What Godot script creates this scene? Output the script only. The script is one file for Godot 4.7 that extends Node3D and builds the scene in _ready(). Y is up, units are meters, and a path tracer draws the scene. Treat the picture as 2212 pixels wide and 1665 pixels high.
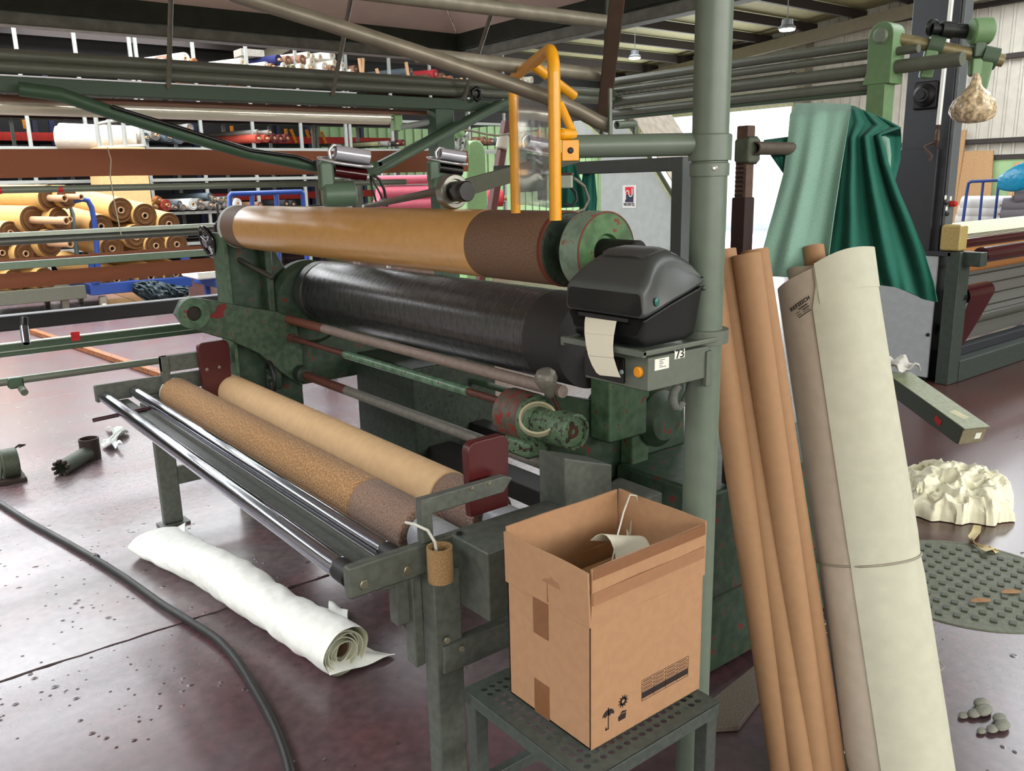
extends Node3D
# A textile workshop: fabric winding machine, roll stand, label printer on a post, racks of fabric rolls behind.
const FOC := 1822.2
const EYE := Vector3(0, 1.6, 0)
var cr: Vector3
var cu: Vector3
var cf: Vector3
var mats := {}
var used := {}
var rng := RandomNumberGenerator.new()
var noise_tex := {}

# a point of the place from where the photograph shows it and the plane it lies on
func ray(px: float, py: float) -> Vector3:
	return cf * FOC + cr * (px - 1106.0) - cu * (py - 832.5)
func PX(px: float, py: float, x: float) -> Vector3:
	var d = ray(px, py)
	return EYE + d * ((x - EYE.x) / d.x)
func PY(px: float, py: float, y: float) -> Vector3:
	var d = ray(px, py)
	return EYE + d * ((y - EYE.y) / d.y)
func PZ(px: float, py: float, z: float) -> Vector3:
	var d = ray(px, py)
	return EYE + d * ((z - EYE.z) / d.z)
func PD(px: float, py: float, w: float) -> Vector3:
	return EYE + ray(px, py) * (w / FOC)

# ---------------------------------------------------------------- mesh builder
class Mb:
	var v := PackedVector3Array()
	var n := PackedVector3Array()
	var t := PackedVector2Array()
	func tri(a: Vector3, b: Vector3, c: Vector3, na: Vector3, nb: Vector3, nc: Vector3, ta := Vector2.ZERO, tb := Vector2.ZERO, tc := Vector2.ZERO) -> void:
		if (b - a).cross(c - a).dot(na + nb + nc) > 0.0:
			v.append_array([a, c, b]); n.append_array([na, nc, nb]); t.append_array([ta, tc, tb])
		else:
			v.append_array([a, b, c]); n.append_array([na, nb, nc]); t.append_array([ta, tb, tc])
	func quad(a: Vector3, b: Vector3, c: Vector3, d: Vector3, nn: Vector3) -> void:
		tri(a, b, c, nn, nn, nn, Vector2(0, 1), Vector2(1, 1), Vector2(1, 0))
		tri(a, c, d, nn, nn, nn, Vector2(0, 1), Vector2(1, 0), Vector2(0, 0))
	func quadn(a: Vector3, b: Vector3, c: Vector3, d: Vector3, na: Vector3, nb: Vector3, nc: Vector3, nd: Vector3, ta := Vector2.ZERO, tb := Vector2.ZERO, tc := Vector2.ZERO, td := Vector2.ZERO) -> void:
		tri(a, b, c, na, nb, nc, ta, tb, tc)
		tri(a, c, d, na, nc, nd, ta, tc, td)
	func box(c: Vector3, s: Vector3, bas := Basis(), bev := 0.004) -> Mb:
		var h = s * 0.5
		var b = minf(bev, minf(h.x, minf(h.y, h.z)) * 0.6)
		var ax = [bas.x, bas.y, bas.z]
		var hh = [h.x, h.y, h.z]
		for i in 3:
			var j = (i + 1) % 3
			var k = (i + 2) % 3
			for sg in [-1.0, 1.0]:
				var o = c + ax[i] * hh[i] * sg
				var u = ax[j] * (hh[j] - b)
				var w = ax[k] * (hh[k] - b)
				quad(o - u - w, o + u - w, o + u + w, o - u + w, ax[i] * sg)
				# edges along k between face i and face j
				for sj in [-1.0, 1.0]:
					var p1 = c + ax[i] * hh[i] * sg + ax[j] * (hh[j] - b) * sj
					var p2 = c + ax[i] * (hh[i] - b) * sg + ax[j] * hh[j] * sj
					quadn(p1 - w, p1 + w, p2 + w, p2 - w, ax[i] * sg, ax[i] * sg, ax[j] * sj, ax[j] * sj)
		for sx in [-1.0, 1.0]:
			for sy in [-1.0, 1.0]:
				for sz in [-1.0, 1.0]:
					var px = c + ax[0] * h.x * sx + ax[1] * (h.y - b) * sy + ax[2] * (h.z - b) * sz
					var py = c + ax[0] * (h.x - b) * sx + ax[1] * h.y * sy + ax[2] * (h.z - b) * sz
					var pz = c + ax[0] * (h.x - b) * sx + ax[1] * (h.y - b) * sy + ax[2] * h.z * sz
					tri(px, py, pz, ax[0] * sx, ax[1] * sy, ax[2] * sz)
		return self
	func span(lo: Vector3, hi: Vector3, bev := 0.004) -> Mb:
		return box((lo + hi) * 0.5, (hi - lo).abs(), Basis(), bev)
	func beam(a: Vector3, b: Vector3, w: float, h: float, up := Vector3.UP, bev := 0.003) -> Mb:
		var d = (b - a).normalized()
		var s = up.cross(d).normalized()
		var u = d.cross(s)
		return box((a + b) * 0.5, Vector3(w, h, a.distance_to(b)), Basis(s, u, d), bev)
	static func frame(d: Vector3) -> Array:
		var up = Vector3.UP if absf(d.y) < 0.9 else Vector3.RIGHT
		var s = up.cross(d).normalized()
		return [s, d.cross(s).normalized()]
	# profile: list of Vector2(distance along the axis, radius)
	func lathe(a: Vector3, dir: Vector3, prof: Array, seg := 24, smooth := false) -> Mb:
		var d = dir.normalized()
		var fr = frame(d)
		var ns = []
		for i in prof.size() - 1:
			var e = prof[i + 1] - prof[i]
			ns.append(Vector2(-e.y, e.x).normalized())
		for i in prof.size() - 1:
			var n0 = ns[i]
			var n1 = ns[i]
			if smooth:
				if i > 0: n0 = (ns[i - 1] + ns[i]).normalized()
				if i < ns.size() - 1: n1 = (ns[i + 1] + ns[i]).normalized()
			var p = prof[i]
			var q = prof[i + 1]
			for k in seg:
				var f0 = float(k) / seg
				var f1 = float(k + 1) / seg
				var r0 = fr[0] * cos(f0 * TAU) + fr[1] * sin(f0 * TAU)
				var r1 = fr[0] * cos(f1 * TAU) + fr[1] * sin(f1 * TAU)
				var A = a + d * p.x + r0 * p.y
				var B = a + d * p.x + r1 * p.y
				var C = a + d * q.x + r1 * q.y
				var D = a + d * q.x + r0 * q.y
				if p.y > 1e-6:
					tri(A, B, C, d * n0.x + r0 * n0.y, d * n0.x + r1 * n0.y, d * n1.x + r1 * n1.y, Vector2(f0, p.x), Vector2(f1, p.x), Vector2(f1, q.x))
				if q.y > 1e-6:
					tri(A, C, D, d * n0.x + r0 * n0.y, d * n1.x + r1 * n1.y, d * n1.x + r0 * n1.y, Vector2(f0, p.x), Vector2(f1, q.x), Vector2(f0, q.x))
		return self
	func tube(a: Vector3, b: Vector3, r: float, seg := 20, ch := 0.002) -> Mb:
		var L = a.distance_to(b)
		return lathe(a, b - a, [Vector2(0, 0), Vector2(0, r - ch), Vector2(ch, r), Vector2(L - ch, r), Vector2(L, r - ch), Vector2(L, 0)], seg)
	func cone(a: Vector3, b: Vector3, r1: float, r2: float, seg := 20) -> Mb:
		var L = a.distance_to(b)
		return lathe(a, b - a, [Vector2(0, 0), Vector2(0, r1), Vector2(L, r2), Vector2(L, 0)], seg)
	func pipe(a: Vector3, b: Vector3, r: float, ri: float, seg := 20) -> Mb:
		var L = a.distance_to(b)
		return lathe(a, b - a, [Vector2(0, ri), Vector2(0, r), Vector2(L, r), Vector2(L, ri), Vector2(0, ri)], seg)
	func ball(c: Vector3, r: float, seg := 16, sq := Vector3.ONE) -> Mb:
		var m = int(seg / 2)
		for i in m:
			for k in seg:
				var q = []
				for e in [[i, k], [i, k + 1], [i + 1, k + 1], [i + 1, k]]:
					var th = PI * e[0] / m
					var ph = TAU * e[1] / seg
					q.append(Vector3(sin(th) * cos(ph), cos(th), sin(th) * sin(ph)))
				quadn(c + q[0] * r * sq, c + q[1] * r * sq, c + q[2] * r * sq, c + q[3] * r * sq, (q[0] / sq).normalized(), (q[1] / sq).normalized(), (q[2] / sq).normalized(), (q[3] / sq).normalized())
		return self
	# a round bar along a path; r a number or a list
	func sweep(pts: Array, r, seg := 10, caps := true, close := false) -> Mb:
		var cnt = pts.size()
		var rings = []
		var s := Vector3.ZERO
		for i in cnt:
			var d: Vector3
			if close: d = (pts[(i + 1) % cnt] - pts[(i + cnt - 1) % cnt]).normalized()
			elif i == 0: d = (pts[1] - pts[0]).normalized()
			elif i == cnt - 1: d = (pts[i] - pts[i - 1]).normalized()
			else: d = ((pts[i + 1] - pts[i]).normalized() + (pts[i] - pts[i - 1]).normalized()).normalized()
			if s == Vector3.ZERO: s = frame(d)[0]
			s = (s - d * s.dot(d)).normalized()
			var u = d.cross(s)
			var rr = r[i] if r is Array else r
			var ring = []
			for k in seg:
				var w = s * cos(TAU * k / seg) + u * sin(TAU * k / seg)
				ring.append([pts[i] + w * rr, w])
			rings.append([ring, d])
		for i in (cnt if close else cnt - 1):
			var A = rings[i][0]
			var B = rings[(i + 1) % cnt][0]
			for k in seg:
				var l = (k + 1) % seg
				quadn(A[k][0], A[l][0], B[l][0], B[k][0], A[k][1], A[l][1], B[l][1], B[k][1])
		if caps and not close:
			for e in [[0, -1.0], [cnt - 1, 1.0]]:
				var R = rings[e[0]][0]
				var nn = rings[e[0]][1] * e[1]
				for k in range(1, seg - 1):
					tri(R[0][0], R[k][0], R[k + 1][0], nn, nn, nn)
		return self
	# a polygon (in the plane of ux, uy at o) pushed along dep; edges bevelled by bev
	func prism(poly: Array, o: Vector3, ux: Vector3, uy: Vector3, dep: Vector3, bev := 0.003, crease := 0.75) -> Mb:
		var p = PackedVector2Array(poly)
		var nn = dep.normalized()
		var cnt = p.size()
		var area = 0.0
		for i in cnt: area += p[i].cross(p[(i + 1) % cnt])
		if area < 0: p.reverse()
		var en = []
		for i in cnt:
			var e = (p[(i + 1) % cnt] - p[i]).normalized()
			en.append(Vector2(e.y, -e.x))
		var ins = PackedVector2Array()
		for i in cnt:
			var a = en[(i + cnt - 1) % cnt]
			var b = en[i]
			var m = (a + b)
			var dn = maxf(1.0 + a.dot(b), 0.35)
			ins.append(p[i] - m * (bev / dn))
		var at = func(q: Vector2, f: float) -> Vector3: return o + ux * q.x + uy * q.y + dep * f
		var dl = dep.length()
		var bf = minf(bev / dl, 0.4)
		var idx = Geometry2D.triangulate_polygon(ins if bev > 0 else p)
		var cap = ins if bev > 0 else p
		for i in range(0, idx.size(), 3):
			tri(at.call(cap[idx[i]], 0.0), at.call(cap[idx[i + 1]], 0.0), at.call(cap[idx[i + 2]], 0.0), -nn, -nn, -nn)
			tri(at.call(cap[idx[i]], 1.0), at.call(cap[idx[i + 1]], 1.0), at.call(cap[idx[i + 2]], 1.0), nn, nn, nn)
		for i in cnt:
			var j = (i + 1) % cnt
			var e3 = ux * en[i].x + uy * en[i].y
			var na = e3
			var nb = e3
			var pv = en[(i + cnt - 1) % cnt]
			var nx = en[j]
			if pv.dot(en[i]) > crease:
				var m = (pv + en[i]).normalized()
				na = ux * m.x + uy * m.y
			if nx.dot(en[i]) > crease:
				var m = (nx + en[i]).normalized()
				nb = ux * m.x + uy * m.y
			quadn(at.call(p[i], bf), at.call(p[j], bf), at.call(p[j], 1.0 - bf), at.call(p[i], 1.0 - bf), na, nb, nb, na)
			if bev > 0:
				quadn(at.call(p[i], bf), at.call(p[j], bf), at.call(ins[j], 0.0), at.call(ins[i], 0.0), na, nb, -nn, -nn)
				quadn(at.call(p[i], 1.0 - bf), at.call(p[j], 1.0 - bf), at.call(ins[j], 1.0), at.call(ins[i], 1.0), na, nb, nn, nn)
		return self
	# rows of points -> smooth surface; thick > 0 gives it a back and edges
	func sheet(rows: Array, thick := 0.0, wrap := false) -> Mb:
		var R = rows.size()
		var C = rows[0].size()
		var nor = []
		for i in R:
			var l = []
			for j in C:
				var ja = (j + 1) % C if wrap else mini(j + 1, C - 1)
				var jb = (j + C - 1) % C if wrap else maxi(j - 1, 0)
				var du = rows[i][ja] - rows[i][jb]
				var dv = rows[mini(i + 1, R - 1)][j] - rows[maxi(i - 1, 0)][j]
				var q = du.cross(dv)
				l.append(q.normalized() if q.length() > 1e-12 else Vector3.UP)
			nor.append(l)
		var CC = C if wrap else C - 1
		for i in R - 1:
			for j in CC:
				var k = (j + 1) % C
				var a = rows[i][j]; var b = rows[i][k]; var c = rows[i + 1][k]; var d = rows[i + 1][j]
				var ta = Vector2(float(j) / CC, float(i) / (R - 1)); var tb = Vector2(float(j + 1) / CC, float(i) / (R - 1))
				var tc = Vector2(float(j + 1) / CC, float(i + 1) / (R - 1)); var td = Vector2(float(j) / CC, float(i + 1) / (R - 1))
				quadn(a, b, c, d, nor[i][j], nor[i][k], nor[i + 1][k], nor[i + 1][j], ta, tb, tc, td)
				if thick > 0:
					var f = -thick
					quadn(a + nor[i][j] * f, b + nor[i][k] * f, c + nor[i + 1][k] * f, d + nor[i + 1][j] * f, -nor[i][j], -nor[i][k], -nor[i + 1][k], -nor[i + 1][j], ta, tb, tc, td)
		if thick > 0 and not wrap:
			var loop = []
			for j in C: loop.append([0, j])
			for i in range(1, R): loop.append([i, C - 1])
			for j in range(C - 2, -1, -1): loop.append([R - 1, j])
			for i in range(R - 2, 0, -1): loop.append([i, 0])
			for k in loop.size():
				var e = loop[k]; var g = loop[(k + 1) % loop.size()]
				var a = rows[e[0]][e[1]]; var b = rows[g[0]][g[1]]
				var m1 = nor[e[0]][e[1]]; var m2 = nor[g[0]][g[1]]
				var o = (b - a).cross(m1)
				if o.length() < 1e-12: continue
				var ctr = rows[int(R / 2)][int(C / 2)]
				if o.dot(a - ctr) < 0: o = -o
				quad(a, b, b - m2 * thick, a - m1 * thick, o.normalized())
		return self
	func loft(rings: Array, caps := true) -> Mb:  # closed rings of points
		var ctr := []
		sheet(rings, 0.0, true)
		if caps:
			for e in [[0, 1], [rings.size() - 1, rings.size() - 2]]:
				var R = rings[e[0]]
				var c := Vector3.ZERO
				for q in R: c += q
				c /= R.size()
				var c2 := Vector3.ZERO
				for q in rings[e[1]]: c2 += q
				c2 /= R.size()
				var nn = (c - c2).normalized()
				for k in R.size(): tri(c, R[k], R[(k + 1) % R.size()], nn, nn, nn)
		return self
	func flip_check() -> Mb: return self

func mb() -> Mb: return Mb.new()

# ---------------------------------------------------------------- scene objects
func gpos(o: Node) -> Vector3:
	var p := Vector3.ZERO
	while o is Node3D and o != self:
		p += o.position
		o = o.get_parent()
	return p
func nm(called: String) -> String:
	if not used.has(called):
		used[called] = 0
		return called
	used[called] += 1
	return "%s_%03d" % [called, used[called]]
func mesh_of(b: Mb, off: Vector3) -> ArrayMesh:
	var vv := b.v
	for i in vv.size(): vv[i] -= off
	var a := []
	a.resize(Mesh.ARRAY_MAX)
	a[Mesh.ARRAY_VERTEX] = vv
	a[Mesh.ARRAY_NORMAL] = b.n
	a[Mesh.ARRAY_TEX_UV] = b.t
	var m := ArrayMesh.new()
	m.add_surface_from_arrays(Mesh.PRIMITIVE_TRIANGLES, a)
	return m
func obj(called: String, b: Mb, m: Material, parent: Node = self) -> MeshInstance3D:
	var lo := b.v[0]
	var hi := b.v[0]
	for q in b.v:
		lo = lo.min(q); hi = hi.max(q)
	var c := (lo + hi) * 0.5
	if parent == self: c.y = lo.y
	var o := MeshInstance3D.new()
	o.mesh = mesh_of(b, c)
	o.material_override = null
	o.mesh.surface_set_material(0, m)
	o.name = nm(called) if parent == self else called
	parent.add_child(o, true)
	o.position = c - gpos(parent)
	return o
func thing(called: String, label: String, category: String, at: Vector3, group := "") -> Node3D:
	var o := Node3D.new()
	o.name = nm(called)
	add_child(o, true)
	o.position = at
	return tag(o, label, category, group)
func tag(o: Node3D, label: String, category: String, group := "") -> Node3D:
	o.set_meta("label", label)
	o.set_meta("category", category)
	if group: o.set_meta("group", group)
	return o
func struct(called: String, b: Mb, m: Material, label := "", category := "") -> MeshInstance3D:
	var o := obj(called, b, m)
	o.set_meta("kind", "structure")
	if label:
		o.set_meta("label", label); o.set_meta("category", category)
	return o
func lab(o: Node3D, label: String) -> Node3D:
	o.set_meta("label", label)
	return o

# ---------------------------------------------------------------- materials
func noise(key: String, freq: float, lo: float, hi: float, oct := 4, size := 512, typ := FastNoiseLite.TYPE_SIMPLEX_SMOOTH, as_n := false, bump := 4.0) -> NoiseTexture2D:
	if noise_tex.has(key): return noise_tex[key]
	var f := FastNoiseLite.new()
	f.seed = key.hash() % 10000
	f.noise_type = typ
	f.frequency = freq
	f.fractal_octaves = oct
	var t := NoiseTexture2D.new()
	t.width = size; t.height = size
	t.seamless = true
	t.noise = f
	if as_n:
		t.as_normal_map = true
		t.bump_strength = bump
	else:
		var g := Gradient.new()
		g.set_color(0, Color(lo, lo, lo)); g.set_color(1, Color(hi, hi, hi))
		g.set_offset(0, 0.25); g.set_offset(1, 0.75)
		t.color_ramp = g
	noise_tex[key] = t
	return t
func ramp(key: String, freq: float, cols: Array, offs: Array, oct := 5, size := 512) -> NoiseTexture2D:
	if noise_tex.has(key): return noise_tex[key]
	var f := FastNoiseLite.new()
	f.seed = key.hash() % 10000
	f.frequency = freq
	f.fractal_octaves = oct
	var t := NoiseTexture2D.new()
	t.width = size; t.height = size
	t.seamless = true
	t.noise = f
	var g := Gradient.new()
	g.offsets = PackedFloat32Array(offs)
	g.colors = PackedColorArray(cols)
	t.color_ramp = g
	noise_tex[key] = t
	return t
# plain material with shared wear: kind "dust", "grain", "blotch" or ""
func M(key: String, c: Color, rough := 0.6, metal := 0.0, wear := "blotch", scale := 1.5, bump := "", bs := 0.3) -> StandardMaterial3D:
	if mats.has(key): return mats[key]
	var m := StandardMaterial3D.new()
	m.resource_name = key
	m.albedo_color = c
	m.roughness = rough
	m.metallic = metal
	if wear or bump:
		m.uv1_triplanar = true
		m.uv1_world_triplanar = true
		m.uv1_scale = Vector3.ONE * scale
	match wear:
		"blotch": m.albedo_texture = noise("blotch", 0.02, 0.88, 1.0, 6)
		"soft": m.albedo_texture = noise("soft", 0.02, 0.96, 1.0, 5)
		"grain": m.albedo_texture = noise("grain", 0.12, 0.7, 1.0, 3)
		"fine": m.albedo_texture = noise("fine", 0.2, 0.84, 1.0, 2)
	match bump:
		"weave":
			m.normal_enabled = true
			m.normal_texture = noise("weave_n", 0.25, 0, 1, 2, 512, FastNoiseLite.TYPE_SIMPLEX_SMOOTH, true, 3.0)
			m.normal_scale = bs
		"crumple":
			m.normal_enabled = true
			m.normal_texture = noise("crumple_n", 0.015, 0, 1, 4, 512, FastNoiseLite.TYPE_SIMPLEX_SMOOTH, true, 8.0)
			m.normal_scale = bs
	mats[key] = m
	return m

func _ready() -> void:
	rng.seed = 7
	# ---- camera
	var yaw := deg_to_rad(37.96)
	var pit := deg_to_rad(13.493)
	var rol := deg_to_rad(-1.328)
	cf = Vector3(sin(yaw) * cos(pit), -sin(pit), -cos(yaw) * cos(pit))
	var r0 := Vector3(cos(yaw), 0, sin(yaw))
	var u0 := r0.cross(cf)
	cr = r0 * cos(rol) + u0 * sin(rol)
	cu = u0 * cos(rol) - r0 * sin(rol)
	var cam := Camera3D.new()
	cam.name = "camera"
	cam.transform = Transform3D(Basis(cr, cu, -cf), EYE)
	cam.fov = rad_to_deg(2.0 * atan(832.5 / FOC))
	cam.near = 0.05
	cam.far = 200.0
	add_child(cam)
	cam.current = true
	# ---- sky (overcast), exposure
	var env := Environment.new()
	env.background_mode = Environment.BG_SKY
	var sm := ProceduralSkyMaterial.new()
	sm.sky_top_color = Color(0.80, 0.86, 0.93)
	sm.sky_horizon_color = Color(0.93, 0.95, 0.97)
	sm.ground_horizon_color = Color(0.85, 0.85, 0.84)
	sm.ground_bottom_color = Color(0.6, 0.6, 0.58)
	sm.energy_multiplier = 3.0
	sm.sun_angle_max = 0.0
	var sky := Sky.new()
	sky.sky_material = sm
	env.sky = sky
	env.tonemap_mode = Environment.TONE_MAPPER_LINEAR
	env.tonemap_exposure = 1.0
	env.sdfgi_enabled = true
	env.ssao_enabled = true
	env.ssil_enabled = true
	var we := WorldEnvironment.new()
	we.name = "world_environment"
	we.environment = env
	add_child(we)
	# ---- daylight: the roof lights let it in
	lights()
	shell()
	build_canopy()
	build_stand()
	build_machine()
	build_post()
	build_right()
	build_floor_things()
	build_middle()
	build_far()

const SKYLIGHT_POWER := 1.0
func area(called: String, at: Vector3, look: Vector3, sx: float, sz: float, e: float, c := Color(1, 1, 1)) -> void:
	var l := AreaLight3D.new()
	l.name = called
	l.area_size = Vector2(sx, sz)
	l.area_normalize_energy = true
	l.light_energy = e * SKYLIGHT_POWER
	l.light_color = c
	l.area_range = 60.0
	l.shadow_enabled = true
	add_child(l, true)
	l.position = at
	l.look_at(at + look, Vector3.UP if absf(look.normalized().y) < 0.9 else Vector3.RIGHT)

func roof_y(z: float) -> float:
	return 6.68 + 0.0717 * z if z < 0 else 6.68

func lights() -> void:
	# rows of translucent roof lights: [x, z, size along x, size along z, energy]
	var rows := [[-4.3, -11.0, 4.5, 4.2, 30.0], [0.6, -11.0, 4.5, 4.2, 60.0], [5.5, -11.0, 4.5, 4.2, 30.0], [-4.3, -15.5, 4.5, 4.2, 42.0], [0.6, -15.5, 4.5, 4.2, 62.0], [5.5, -15.5, 4.5, 4.2, 30.0], [0.6, -20.0, 4.5, 3.6, 30.0], [5.5, -20.0, 4.5, 3.6, 26.0], [12.5, -13.0, 4.5, 4.2, 36.0], [-5.4, -6.4, 4.5, 4.2, 40.0],
		[-5.4, -1.6, 4.4, 4.2, 50.0], [8.5, 2.4, 4.2, 4.2, 20.0], [13.5, -3.0, 4.2, 4.2, 50.0], [18.5, -8.0, 4.2, 4.2, 40.0]]  # panels at the front and right are added fill for general brightness
	var i := 1
	for r in rows:
		var y = roof_y(r[1]) - 0.05
		var gm := StandardMaterial3D.new()
		gm.resource_name = "skylight"
		gm.albedo_color = Color(0.9, 0.93, 0.95)
		gm.emission_enabled = true
		gm.emission = Color(0.95, 0.98, 1.0)
		gm.emission_energy_multiplier = 6.0
		var s := struct("window_%d" % i, mb().span(Vector3(r[0] - r[2] / 2, y - 0.02, r[1] - r[3] / 2), Vector3(r[0] + r[2] / 2, y + 0.02, r[1] + r[3] / 2), 0.0), gm, "translucent skylight panel in the workshop roof", "skylight")
		s.set_meta("group", "roof skylights")
		area("skylight_lamp", Vector3(r[0], y - 0.04, r[1]), Vector3.DOWN, r[2], r[3], r[4], Color(0.98, 0.985, 1.0))
		i += 1
	# tall windows in the wall behind the photographer
	for x in [-6.0, -1.0, 4.0, 9.0]:
		var wm := StandardMaterial3D.new()
		wm.resource_name = "window_glow"
		wm.albedo_color = Color(0.9, 0.92, 0.93)
		wm.emission_enabled = true
		wm.emission = Color(1.0, 0.98, 0.95)
		wm.emission_energy_multiplier = 4.0
		var s2 := struct("window_%d" % i, mb().span(Vector3(x - 1.9, 2.6, 7.93), Vector3(x + 1.9, 4.8, 7.97), 0.0), wm, "tall bright window in the wall behind the photographer", "window")
		s2.set_meta("group", "front wall windows")
		area("window_lamp", Vector3(x, 3.7, 7.9), Vector3(0, 0, -1), 3.8, 2.2, 31.0, Color(1.0, 0.985, 0.96))
		i += 1
	# the big doorway
	area("doorway_light", Vector3(21.7, 1.9, -17.6), Vector3(-1, 0, 0), 5.4, 3.4, 70.0, Color(0.97, 0.99, 1.0))

func shell() -> void:
	floor_slabs()
	var sheetm := M("cladding", Color(0.72, 0.70, 0.65), 0.7, 0.0, "soft", 0.3)
	var greenm := M("green_wall", Color(0.60, 0.72, 0.52), 0.7, 0.0, "soft", 0.3)
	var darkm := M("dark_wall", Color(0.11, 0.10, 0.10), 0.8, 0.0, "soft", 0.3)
	var steel := M("girt", Color(0.20, 0.17, 0.16), 0.7, 0.1, "soft", 0.5)
	var beamm := M("rafter", Color(0.52, 0.49, 0.42), 0.7, 0.0, "soft", 0.5)
	# back wall: ribbed pale green sheets
	var b := mb()
	b.span(Vector3(-9.2, 0, -22.3), Vector3(22.2, 8.4, -22.1))
	var w := struct("wall_back", b, greenm)
	obj("upper_wall_shade", mb().span(Vector3(-9.0, 3.35, -22.1), Vector3(22.0, 5.2, -22.02)), darkm, w)  # unlit upper wall: its shade is painted as this dark sheet
	obj("dark_wall_sheet", mb().span(Vector3(-9.0, 0, -22.1), Vector3(10.6, 3.35, -22.02)), darkm, w)  # dark sheet over the lower left of the green wall
	b = mb()
	for i in 104:
		var x := -9.0 + i * 0.3
		b.span(Vector3(x - 0.02, 0.0, -22.11), Vector3(x + 0.02, 4.9, -22.07), 0.01)
	stuff(obj("rib", b, greenm, w))
	# right wall: white ribbed cladding above, green below, doorway left open
	b = mb()
	var dz0 := -20.6
	var dz1 := -14.8
	var dh := 3.85
	b.span(Vector3(22, 0, -22.3), Vector3(22.2, 8.4, dz0))
	b.span(Vector3(22, dh, dz0), Vector3(22.2, 8.4, dz1))
	b.span(Vector3(22, 0, dz1), Vector3(22.2, 8.4, 8))
	w = struct("wall_right", b, sheetm)
	b = mb()
	var z := -22.0
	while z < 7.9:
		if z < dz0 or z > dz1: b.span(Vector3(21.96, PX(2150, 339, 21.9).y, z - 0.03), Vector3(22.02, 7.0, z + 0.03), 0.012)
		else: b.span(Vector3(21.96, dh + 0.3, z - 0.03), Vector3(22.02, 7.0, z + 0.03), 0.012)
		z += 0.28
	stuff(obj("rib", b, sheetm, w))
	obj("dado_panel", mb().span(Vector3(21.9, 0, dz1 + 0.2), Vector3(21.99, PX(2150, 341, 21.9).y, 8)), greenm, w)
	for y in [PX(2150, 339, 21.9).y, PX(2150, 303, 21.9).y, 4.2, 5.4]:
		obj("girt", mb().span(Vector3(21.86, y - 0.06, dz1 + 0.1), Vector3(21.99, y + 0.05, 8)), steel, w)
	for y in [4.4, 5.4]:
		obj("girt", mb().span(Vector3(21.86, y - 0.06, -22), Vector3(21.99, y + 0.05, dz1)), steel, w)
	for zz in [-5.0, -14.4]:
		obj("column", mb().span(Vector3(21.6, 0, zz - 0.12), Vector3(21.99, 7.4, zz + 0.12)), beamm, w)
	# door frame and the yard outside
	b = mb()
	b.span(Vector3(21.8, dh - 0.3, dz0 - 0.1), Vector3(22.0, dh + 0.08, dz1 + 0.1))
	b.span(Vector3(21.85, 0, dz0 - 0.15), Vector3(22.0, dh, dz0))
	b.span(Vector3(21.85, 0, dz1), Vector3(22.0, dh, dz1 + 0.15))
	struct("door_1", b, M("door_cream", Color(0.86, 0.86, 0.70), 0.6), "cream frame round the big open doorway to the yard", "doorway")
	struct("ground", mb().span(Vector3(22.2, -0.2, -40), Vector3(60, -0.02, 8)), M("yard", Color(0.80, 0.79, 0.76), 0.9, 0.0, "soft", 0.2))
	struct("wall_left", mb().span(Vector3(-9.2, 0, -22.3), Vector3(-9.0, 8.4, 8)), sheetm)
	struct("wall_front", mb().span(Vector3(-9.2, 0, 8), Vector3(22.2, 8.4, 8.2)), sheetm)
	# roof
	var roofm := M("roof_sheet", Color(0.62, 0.60, 0.44), 0.8, 0.0, "soft", 0.3)
	b = mb()
	var up0 := Vector3(0, roof_y(-22.3), 0)
	for seg in [[-22.3, 0.0], [0.0, 8.2]]:
		var y0 = roof_y(seg[0]); var y1 = roof_y(seg[1])
		var c = Vector3(6.5, (y0 + y1) / 2 + 0.08, (seg[0] + seg[1]) / 2)
		var d = Vector3(0, y1 - y0, seg[1] - seg[0])
		b.box(c, Vector3(31.6, 0.12, d.length() + 0.1), Basis(Vector3.RIGHT, d.normalized().cross(Vector3.RIGHT), d.normalized()), 0.0)
	w = struct("ceiling", b, roofm)
	z = -21.5
	while z < 7.5:
		obj("purlin", mb().span(Vector3(-9, roof_y(z) - 0.24, z - 0.05), Vector3(22, roof_y(z) - 0.02, z + 0.05)), steel, w)
		z += 1.45
	var k := 1
	for x in [-4.0, 9.0, 21.4]:
		b = mb()
		b.beam(Vector3(x, roof_y(-22) - 0.42, -22.0), Vector3(x, roof_y(0) - 0.42, 0), 0.16, 0.30)
		b.beam(Vector3(x, roof_y(0) - 0.42, 0), Vector3(x, roof_y(8) - 0.42, 8.0), 0.16, 0.30)
		struct("trim_%d" % k, b, beamm, "pale steel roof rafter under the dark purlins", "rafter").set_meta("group", "roof rafters")
		k += 1

func stuff(o: Node3D) -> Node3D:
	o.set_meta("kind", "stuff")
	return o

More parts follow.
